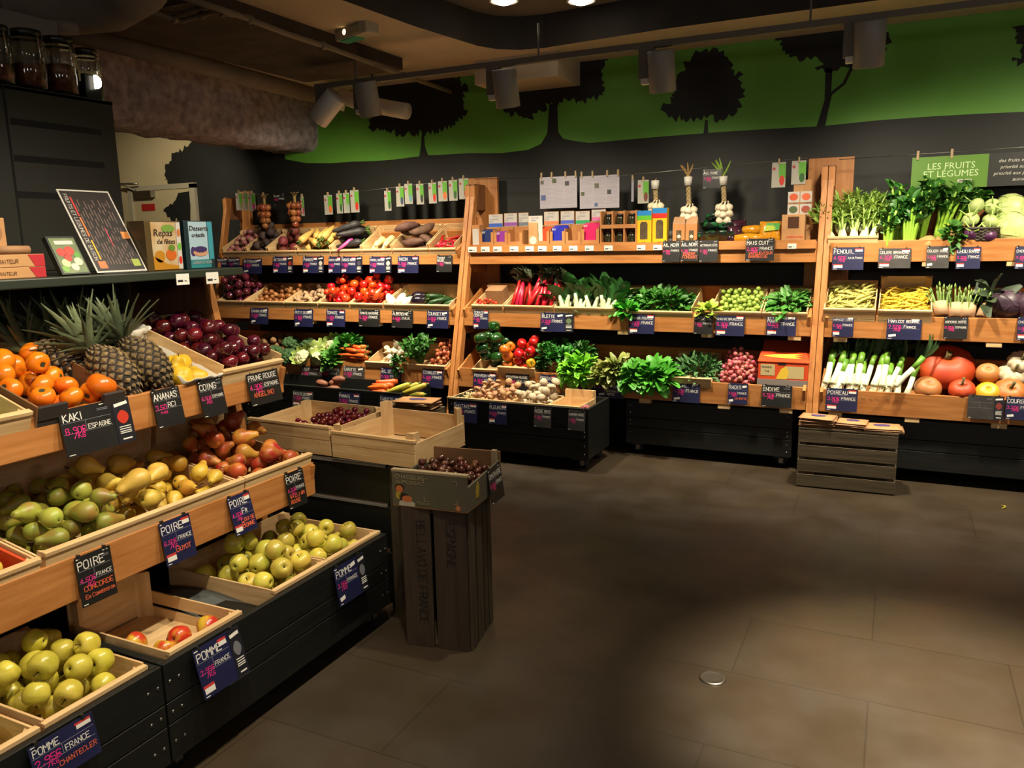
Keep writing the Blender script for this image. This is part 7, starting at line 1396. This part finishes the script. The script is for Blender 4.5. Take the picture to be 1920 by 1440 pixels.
def packet(x0, x1, y0, y1, col, lb, half=True, dy=0, body=None):
    Y = WY-.006-dy; a = at(x0, y0, Y=Y); c = at(x1, y1, Y=Y); w, h = c.x-a.x, a.z-c.z
    r = thing('seed_packet', lb, 'seed packet', ((a.x+c.x)/2, Y, c.z), 'hanging seed packets')
    b = MB(); b.bx(a.x, c.x, Y, Y+.003, c.z, a.z); b.build('card', body or M_pk, r)
    if half:
        quadpart('green_print', M_pkg, a.x+w*.5, c.x, c.z+h*.38, a.z-h*.06, Y-.0007, .0007, r)
        b = MB(); k = 12; b.prism([(a.x+w*.74+w*.19*math.cos(2*PI*i/k), c.z+h*.28+h*.2*math.sin(2*PI*i/k)) for i in range(k)], .0012, 0, Matrix.Translation((0, Y, 0)) @ rot(x=PI/2)); b.build('vegetable_print', mat('seed print '+col, col, rough=.5), r)
        b = MB(); k = 10; b.prism([(a.x+w*.16+.01*math.cos(2*PI*i/k), a.z-h*.25+.01*math.sin(2*PI*i/k)) for i in range(k)], .001, 0, Matrix.Translation((0, Y, 0)) @ rot(x=PI/2)); b.build('mark', M_pkm, r)
    xm = (a.x+c.x)/2; b = MB(); b.bx(xm-.005, xm+.005, Y-.006, Y+.011, a.z-.010, a.z+.024); b.build('peg', M_peg, r)
    return r
O_, G_, R_c = '#c8662a', '#2f5a26', '#b83222'
pkx = [(441, 456, 362, 394, '#8a8a5a'), (455, 466, 362, 394, '#8a8a5a'), (465, 480, 363, 396, '#b03a6a'), (490, 497, 366, 382, '#8a6a4a'), (563, 571, 369, 405, '#b03a5a'), (607, 624, 366, 402, O_), (630, 643, 363, 400, G_), (643, 656, 362, 399, '#8a9a8a'), (656, 674, 357, 398, R_c), (720, 734, 358, 395, G_), (742, 758, 350, 387, '#3a4a5a'), (758, 774, 345, 382, '#5a8a8a'), (780, 795, 345, 383, '#2a3a2a'), (803, 819, 343, 381, R_c), (821, 839, 340, 377, O_), (841, 858, 338, 376, G_), (860, 879, 335, 373, R_c)]
od = 'first second third fourth fifth sixth seventh eighth ninth tenth eleventh twelfth thirteenth fourteenth fifteenth sixteenth seventeenth'.split()
for i, (x0, x1, y0, y1, c_) in enumerate(pkx): packet(x0, x1, y0, y1, c_, f'{od[i]} small seed packet from the left on the left wire', True, (.006 if i in (1, 7) else 0))
packet(1196, 1216, 338, 381, '#6a3a2a', 'seed packet with brown print left of the garlic braids'); packet(1448, 1472, 305, 351, R_c, 'seed packet with red print near the right post'); packet(1485, 1510, 302, 345, G_, 'seed packet with green print beside the right post')
packet(1184, 1188, 335, 378, G_, 'narrow grey strip hanging right of the newspaper sheets', False, 0, M_tx)
M_news = mat('newsprint', '#a39da5', rough=.6)
for x0, x1, y0, y1, lb, pics in ((1012, 1082, 333, 389, 'left one of two printed sheets pegged on the wire', ((.02, .78, .09), (.34, .80, .11), (.68, .70, .11), (.03, .26, .13))), (1087, 1161, 331, 389, 'right one of two printed sheets pegged on the wire', ((.38, .62, .11), (.03, .40, .09), (.70, .42, .10), (.38, .06, .08)))):
    Y = WY-.008; a = at(x0, y0, Y=Y); c = at(x1, y1, Y=Y); w, h = c.x-a.x, a.z-c.z; r = thing('printed_sheet', lb, 'sheet', (a.x+w/2, Y, c.z), 'printed sheets')
    b = MB(); b.bx(a.x, c.x, Y, Y+.002, c.z, a.z); b.build('paper', M_news, r)
    b = MB()
    for k in range(3):
        for j in range(22): 
            if j % 7 != 6: b.bx(a.x+w*(.03+.325*k), a.x+w*(.03+.325*k+.25+.03*((j*7+k) % 3)), Y-.0006, Y, a.z-h*(.06+.042*j)-.0018, a.z-h*(.06+.042*j))
    b.build('text_lines', mat('newsprint text', '#8a858f', rough=.6), r)
    for q, (fx, fy, s) in enumerate(pics): quadpart('photo', mat(f'news photo {q}', ['#5a5648', '#4a5238', '#3c3c40', '#4a5a80'][q], rough=.6), a.x+w*fx, a.x+w*(fx+s), c.z+h*fy, c.z+h*fy+w*s, Y-.0012, .001, r)
    for f in (.05, .33, .70, .97): b = MB(); b.bx(a.x+w*f-.006, a.x+w*f+.006, Y-.007, Y+.012, a.z-.012, a.z+.035); b.build('peg', M_peg, r)
b = MB(); 
a = at(1318, 318, Y=WY-.05); c = at(1353, 352, Y=WY-.05); sign(a, Vector((c.x, a.y, a.z)), Vector((a.x, a.y, c.z)), 'b', 'hanging between the two right garlic braids', 'Ail fumé', '7,50€', 'FRANCE', (), None, '', G2)
a = at(512, 364, Y=WY-.03); c = at(535, 384, Y=WY-.03); sign(a, Vector((c.x, a.y, a.z)), Vector((a.x, a.y, c.z)), 'b', 'hanging between the two onion strings', 'Roscoff', '5,90€', 'FRANCE', (), None, '', G1)
# onion strings and garlic braids
M_straw = mat('straw', '#9a7a44', '#86683a', rough=.8, scale=30); M_ono = mat('onion roscoff', '#8a4822', '#9c5c36', rough=.35, scale=18, rnd=.25, coat=.2)
ONs = lath('onion', ONI, .032, M_ono, 13, 2); rs = random.Random(8)
for px_, pt, lb in ((495, 372, 'left one of two hanging onion strings'), (552, 368, 'right one of two hanging onion strings')):
    p = at(px_, pt, Y=WY-.03); r = thing('onion_string', lb, 'onion string', (p.x, p.y, p.z-.26), 'onion strings'); b = MB(); b.tube([p+Vector((0, .03, .02)), p, p-Vector((0, 0, .12)), p-Vector((0, 0, .25))], [.006, .013, .011, .006], 7)
    for k in range(6): a = k*1.05; b.tube([p, p+Vector((.025*math.cos(a), .02*math.sin(a), .03)), p+Vector((.05*math.cos(a), .02*math.sin(a), .035))], .003, 5)
    b.build('straw', M_straw, r)
    for z, n_, R in ((-.085, 5, .042), (-.145, 4, .036), (-.20, 3, .026), (-.245, 1, .0)):
        for k in range(n_): a = 2*PI*k/n_+z*9-PI/2; o = bpy.data.objects.new('onion', ONs); COL.objects.link(o); o.matrix_basis = Matrix.Translation(p+Vector((R*math.cos(a), R*math.sin(a)*.8-.012, z))) @ rot(rs.uniform(-.8, .8), rs.uniform(-.8, .8), k); put(o, r)
M_braid = mat('garlic stem braid', '#8a7650', '#a38e64', rough=.8, scale=40); M_bul = lath('bulb', GAR, .028, M_gar, 16, 2, lambda a, t: 1+.07*math.cos(8*a)*(1 if t < .7 else 0)); M_band = mat('braid label', '#bdb9ae', rough=.5)
for px_, pt, pb, lb, grn in ((1228, 340, 378, 'smallest garlic braid, leftmost of three', 0), (1290, 330, 385, 'garlic braid in the middle of three', 1), (1356, 330, 380, 'garlic braid with green leaves, rightmost of three', 2)):
    p = at(px_, pt, Y=WY-.035); q = at(px_+2, pb, Y=WY-.035); r = thing('garlic_braid', lb, 'garlic braid', q-Vector((0, 0, .08)), 'garlic braids'); b = MB()
    for s in range(3):
        pts = [];
        for k in range(25): t = k/24; a = t*14+s*2.1; pts.append(p.lerp(q, t)+Vector((math.cos(a)*.010, math.sin(a*2)*.006, 0)))
        b.tube(pts, .009, 6)
    b.tube([p+Vector((0, .035, .02)), p, p+Vector((0, 0, -.02))], .006, 6); b.build('braid', M_braid, r)
    m_ = p.lerp(q, .18); b = MB(); b.lathe([(.026, -.03), (.030, .03), (.028, .03), (.024, -.03)], 14, 0, Matrix.Translation(m_)); b.build('label_band', M_band, r)
    if grn:
        b = MB()
        for k in range(5): leaf(b, p, Vector((rs.uniform(-.8, .8), rs.uniform(-.3, .1), 1)), Vector((0, 1, 0)), .06+.03*grn, .012, .3)
        b.build('green_tips', M_fenl if grn == 2 else M_straw, r)
    pos = [(-.04, 0, .0), (.04, 0, 0), (0, -.03, -.01), (-.045, -.01, -.055), (.048, -.01, -.055), (.0, -.035, -.065), (-.028, -.02, -.11), (.03, -.02, -.11)][: 5 if grn == 0 else 8]
    for k, d in enumerate(pos): o = bpy.data.objects.new('bulb', M_bul); COL.objects.link(o); v = Vector((-d[0], -.3, .9)); o.matrix_basis = Matrix.Translation(q+Vector(d)*.8-Vector((0, 0, .03))) @ rot(.3, -d[0]*14, k); put(o, r)
# department sign
Y = WY-.004; a = at(1711, 294, Y=Y); c = at(1850, 350, Y=Y); e2 = at(1853, 290, Y=Y); top = (a.z+e2.z)/2
r = thing('department_sign', 'green and dark sign reading LES FRUITS ET LÉGUMES hung on wire', 'sign', ((a.x+c.x)/2, Y, c.z))
b = MB(); b.bx(a.x, c.x, Y, Y+.004, c.z, top); g_ = b.build('green_panel', mat('sign green', '#577f2a', rough=.45), r)
dx1 = c.x+.62; b = MB(); b.bx(c.x, dx1, Y, Y+.004, c.z, top); dk = b.build('dark_panel', mat('sign dark', '#23231f', rough=.5), r); M_sgt = mat('sign letter pale', '#b9cf9a', rough=.5); M_sgw = mat('sign letter cream', '#b8b4a8', rough=.5)
w, h = c.x-a.x, top-c.z; mid = a.x+w*.52
ftext('LES FRUITS', h*.28, M_sgt, Matrix.Translation((mid, Y-.0006, c.z+h*.60)) @ rot(x=PI/2), g_, align='CENTER'); ftext('ET LÉGUMES', h*.28, M_sgt, Matrix.Translation((mid, Y-.0006, c.z+h*.36)) @ rot(x=PI/2), g_, align='CENTER')
lg = quadpart('logo', M_sgw, a.x+w*.62, a.x+w*.80, c.z+h*.16, c.z+h*.26, Y-.0008, .0008, g_); b = MB(); b.bx(a.x+w*.64, a.x+w*.78, Y-.0014, Y-.0008, c.z+h*.195, c.z+h*.225); b.build('logo_text', M_bk, lg)
for i, t in enumerate(('des fruits et légumes de saison', 'priorité aux producteurs locaux', 'priorité aux partenaires bio', 'aucun produit par avion')): ftext(t, h*.15, M_sgw, Matrix.Translation((c.x+.05+(0, .012, -.02, .08)[i], Y-.0006, top-h*(.28+.19*i))) @ rot(x=PI/2), dk, shear=.25)
for x in (a.x+.03, c.x-.2): b = MB(); b.bx(x-.007, x+.007, Y-.006, Y+.012, top-.015, top+.04); b.build('peg', M_peg, r)
# ---- dark shelf with books (left)
ZS = 1.4635; XS = -2.42
def lbox(name, lb, cat, y0, y1, z1, m, dep=.08, z0=ZS, X=XS, group=None):
    r = thing(name, lb, cat, (X-dep/2, (y0+y1)/2, z0), group); b = MB(); b.bx(X-dep, X, y0, y1, z0, z1); b.build('body', m, r, .0015); return r
def lface(nm, m, r, y0, y1, z0, z1, X=XS, d=.001): b = MB(); b.bx(X, X+d, y0, y1, z0, z1); return b.build(nm, m, r)
def lT(y, z, X=XS): return Matrix.Translation((X+.0014, y, z)) @ rot(x=PI/2, z=PI/2)
def discs(nm, r, items, X=XS):
    for y, z, ry, rz_, m, d in items: b = MB(); k = 18; b.prism([(ry*math.cos(2*PI*i/k), rz_*math.sin(2*PI*i/k)) for i in range(k)], .0006+d, 0, lT(y, z, X)); b.build(nm, m, r)
M_brown = mat('book olive brown', '#4a3a1c', rough=.4); M_bcover = mat('book cover cream', '#b8a888', '#a8865a', rough=.35, scale=14); M_bcover2 = mat('book cover pale blue', '#9ab4c0', rough=.35); M_teal = mat('book teal', '#2a7a80', rough=.35); M_dt = mat('book dark teal', '#142a30', rough=.4); M_gold = mat('book gold', '#a8741c', rough=.4); M_pu = mat('berry purple', '#3a2a5a', rough=.4); M_bt2 = mat('book title dark', '#33241c', rough=.5)
r = lbox('book_display', 'recipe book display titled Repas de fêtes on dark shelf', 'book display', 2.03, 2.188, 1.642, M_brown, .09)
f = lface('cover', M_bcover, r, 2.055, 2.165, ZS+.004, 1.638); lface('spine_strip', M_cw, r, 2.167, 2.186, ZS+.004, 1.638)
ftext('Repas', .036, M_bt2, lT(2.062, 1.588, XS+.001), f, shear=.1); ftext('de fêtes', .026, M_bt2, lT(2.075, 1.560, XS+.001), f, shear=.1)
discs('dish_photo', f, ((2.085, 1.515, .022, .022, M_gold, .0006), (2.135, 1.52, .024, .02, mat('dish orange', '#b85a1c', rough=.4), .0006), (2.14, 1.545, .014, .012, mat('dish herb', '#5a7a2a', rough=.4), .0012), (2.13, 1.615, .03, .014, mat('dish leaf', '#6a8a3a', rough=.4), .0004)))
b = MB(); b.prism([(0, 0), (.11, 0), (.11, .012), (.06, .02), (.02, .04), (0, .05)], .0012, 0, lT(2.055, ZS+.004, XS)); b.build('gold_corner', M_gold, f)
discs('strip_photo', r, ((2.1765, 1.60, .007, .014, M_or, .0006), (2.1765, 1.55, .007, .014, M_gr, .0006), (2.1765, 1.50, .007, .014, M_rd, .0006)))
r = lbox('book_display', 'pale blue recipe book display titled Desserts créatifs', 'book display', 2.205, 2.345, 1.645, M_dt, .085)
f = lface('cover', M_bcover2, r, 2.225, 2.315, ZS+.035, 1.641); lface('teal_base', M_teal, r, 2.225, 2.325, ZS+.004, ZS+.035); lface('spine_strip', mat('book strip', '#3a8a9a', rough=.4), r, 2.318, 2.342, ZS+.036, 1.641)
ftext('Desserts', .026, M_bt2, lT(2.227, 1.608, XS+.001), f, shear=.1); ftext('créatifs', .022, M_bt2, lT(2.237, 1.584, XS+.001), f, shear=.1)
discs('dish_photo', f, ((2.275, 1.525, .036, .014, mat('dessert dish', '#b88a6a', rough=.4), .0006), (2.275, 1.537, .032, .012, M_pu, .0012), (2.24, 1.53, .012, .018, M_pu, .0004)))
b = MB(); strokes(b, 'LEGERS ET BONS', 0, 0, .009, 0, jit=.05); o = b.build('lettering', M_cw); o.matrix_basis = lT(2.232, ZS+.02, XS+.001); put(o, r)
# menu board
def leanT(y0, z0, lean): return Matrix.Translation((XS, y0, z0)) @ rot(x=PI/2-lean, z=PI/2)
T = leanT(1.825, ZS+.004, .52); W_, H_ = .2, .325
r = thing('menu_board', 'leaning dark menu sheet with sideways white and red text', 'menu board', (XS, 1.925, ZS))
def mb_(nm, m, x0, x1, y0, y1, z0=0, z1=.001): b = MB(); b.bx(x0, x1, y0, y1, z0, z1, 0, T); return b.build(nm, m, r)
mb_('sheet', M_cw, 0, W_, 0, H_, -.002, 0); mb_('dark_print', mat('menu dark', '#25201f', rough=.35), .006, W_-.006, .006, H_-.006, 0, .0005)
b = MB(); rs = random.Random(4)
for k in range(12):
    y = .03
    while y < H_-.06: q = rs.uniform(.01, .045); x = .045+k*.0115; b.bx(x, x+.0025, y, min(y+q, H_-.04), .0005, .001, 0, T); y += q+rs.uniform(.008, .03)
b.build('text_lines', mat('menu text', '#77605a', rough=.5), r)
for i, (c_, y0) in enumerate((('#b82a2a', .22), ('#c86a2a', .14), ('#c8a02a', .05), ('#b83a4a', .10))): mb_('colour_bar', mat('menu bar '+c_, c_, rough=.5), .034 if i != 3 else .11, .040 if i != 3 else .113, y0, y0+.075, .0005, .0011)
b = MB(); strokes(b, 'FRUITS ET LEGUMES DE SAISON', 0, 0, .013, 0, jit=.03); o = b.build('lettering', M_cw); o.matrix_basis = T @ Matrix.Translation((.014, H_-.02, .0006)) @ rot(z=-PI/2); put(o, r)
for (x, y), c_ in (((.02, .015), '#b06a3a'), ((.155, .02), '#8a9a3a'), ((.165, .13), '#c87a3a')): mb_('dish_photo', mat('menu photo '+c_, c_, rough=.5), x, x+.03, y, y+.028, .0005, .0012)
b = MB(); b.hexa([Vector(p) for p in [(XS-.10, 1.84, ZS), (XS+.015, 1.84, ZS), (XS+.015, 2.01, ZS), (XS-.10, 2.01, ZS), (XS-.10, 1.84, ZS+.003), (XS+.015, 1.84, ZS+.003), (XS+.015, 2.01, ZS+.003), (XS-.10, 2.01, ZS+.003)]]); b.build('holder_foot', M_clear, r)
b = MB(); b.hexa([T @ Vector(p) for p in [(.03, 0, -.005), (W_-.03, 0, -.005), (W_-.03, .14, -.005), (.03, .14, -.005), (.03, 0, -.0025), (W_-.03, 0, -.0025), (W_-.03, .14, -.0025), (.03, .14, -.0025)]]); b.build('holder_back', M_clear, r)
# leaflets
T = leanT(1.70, ZS+.004, .5); r = thing('leaflet_stand', 'small leaflet stand with vegetable photo left of menu sheet', 'leaflet stand', (XS, 1.75, ZS))
b = MB(); b.bx(0, .10, 0, .14, -.02, 0, 0, T); b.build('holder', mat('holder dark', '#1f2420', rough=.3), r); b = MB(); b.bx(.006, .096, .004, .132, 0, .001, 0, T); f = b.build('leaflet', mat('leaflet green', '#4a5a3a', '#6a7a4a', rough=.4, scale=20), r)
for x, y, q, c_ in ((.03, .08, .016, '#b02a1e'), (.06, .085, .017, '#c0301e'), (.045, .06, .014, '#a8281a'), (.075, .045, .015, '#c8bca0'), (.03, .04, .015, '#b8c08a'), (.055, .025, .014, '#c9c0a8'), (.02, .02, .012, '#6a9a3a'), (.08, .07, .012, '#4a8a2a')): b = MB(); b.prism([(x+q*math.cos(i*PI/6), y+q*math.sin(i*PI/6)) for i in range(12)], .0008+.0004*(x > .05), 0, T @ Matrix.Translation((0, 0, .001))); b.build('vegetable_photo', mat('leaflet photo '+c_, c_, rough=.4), f)
b = MB(); b.bx(.02, .085, .108, .122, .001, .002, 0, T); b.build('title_bar', M_cw, f)
# kraft boxes at the left edge
M_redp = mat('box red corner', '#a8242c', rough=.5); M_kt = mat('kraft print', '#6b4a2c', rough=.7)
for i, (z0, z1, lb) in enumerate(((ZS, ZS+.033, 'flat kraft box with red corner, lower of two at left'), (ZS+.034, ZS+.072, 'flat kraft box with red corner, upper of two at left'))):
    r = lbox('flat_box', lb, 'box', 1.34, 1.645, z1, M_kraft, .16, z0, XS, 'flat kraft boxes'); b = MB(); h = z1-z0; b.prism([(.272, 0.001), (.304, 0.001), (.304, h-.001), (.252, h-.001)], .001, 0, lT(1.34, z0, XS-.001)); b.build('red_corner', M_redp, r)
    b = MB(); strokes(b, 'VEGETAL', .08, h*.3, h*.35, 0, jit=.03); strokes(b, 'TRAITEUR', .16, h*.3, h*.3, 0, jit=.03); o = b.build('lettering', M_kt); o.matrix_basis = lT(1.33, z0, XS-.001); put(o, r)
r = lbox('kraft_box', 'upright kraft box at the left edge above flat boxes', 'box', 1.40, 1.552, 1.645, M_kraft, .09, ZS+.073, XS-.03)
discs('round_print', r, ((1.51, 1.60, .03, .03, M_kraft2, .0004),), XS-.03)
q = Vector((XS-.012, 1.555, ZS+.073+.013)); b = MB(); b.lathe([(.0, -.05), (.012, -.05), (.013, 0), (.012, .05), (0, .05)], 14, 0, Matrix.Translation(q) @ rot(x=PI/2)); tag(b.build('kraft_tube', M_kraft2), 'short kraft tube lying on the flat boxes', 'tube')
# ---- jars on top of the dark panel
M_glass = mat('jar glass', '#e6e8e4', rough=.02, trans=1); M_bean = mat('jar brown beans', '#8f5238', '#6b3a28', rough=.6, scale=50); M_jl = mat('jar lid dark', '#141414', rough=.3); M_chrome = mat('jar hinge steel', '#c9c6bd', rough=.2, metal=1)
ob = MB(); ob.bx(-3.30, -3.0, .3, 2.42, 2.135, 2.15); tag(ob.build('top_board', M_gpan), 'dark board on top of the slotted panel under the jars', 'board')
for i, (y, R, h, lb) in enumerate(((1.985, .062, .19, 'glass jar at the far left frame edge, top row'), (2.115, .062, .2, 'glass jar with bright steel clip, second from left'), (2.245, .062, .2, 'wide glass jar of brown beans in the middle'), (2.365, .052, .18, 'glass jar of brown beans at right end'), (1.855, .062, .19, 'glass jar cut off by the left frame edge'))):
    q = Vector((-3.06, y, 2.1505)); t = thing('glass_jar', lb, 'jar', q, 'glass jars on the panel'); T = Matrix.Translation(q)
    b = MB(); b.lathe([(R*.9, 0), (R, .008), (R, h*.9), (R*.8, h), (R*.76, h), (R*.95, h*.89), (R*.95, .012), (0, .006)], 28, 0, T); b.build('glass', M_glass, t)
    b = MB(); b.lathe([(0, .013), (R*.93, .013), (R*.93, h*(.35+.1*(i % 3))), (R*.5, h*(.4+.1*(i % 3))), (0, h*(.38+.1*(i % 3)))], 20, 0, T); b.build('contents', M_bean, t)
    b = MB(); b.lathe([(R*.84, h), (R*.86, h+.022), (0, h+.026)], 24, 0, T); b.build('lid', M_jl, t)
    b = MB(); b.tube([q+Vector((R+.004, 0, h*.98)), q+Vector((R+.008, 0, h*.7)), q+Vector((R+.004, 0, h*.55))], .004, 6); b.build('clip', M_chrome, t)
q = at(176, 154, X=-3.0); t = thing('lamp_reflection', 'glowing half disc as lamp reflection at the right end of jars', 'lamp reflection', q); b = MB(); b.prism([(0, -.027), (.012, -.024), (.022, -.015), (.026, 0), (.022, .015), (.012, .024), (0, .027)], .014, 0, Matrix.Translation(q) @ rot(x=PI/2, z=PI/2)); b.build('glowing_half_disc', mat('reflection glow', '#fff4dc', emit=5), t); b = MB(); b.bx(q.x-.03, q.x-.006, q.y-.035, q.y+.035, 2.1505, q.z+.03); b.build('bracket', M_jl, t)  # glowing half disc stands in for a lamp's reflection
b = MB(); b.bx(-3.31, -3.29, .3, 2.42, 2.15, 2.50); tag(b.build('back_board', mat('board grey', '#6a6860', rough=.6)), 'grey board standing behind the row of glass jars', 'board')
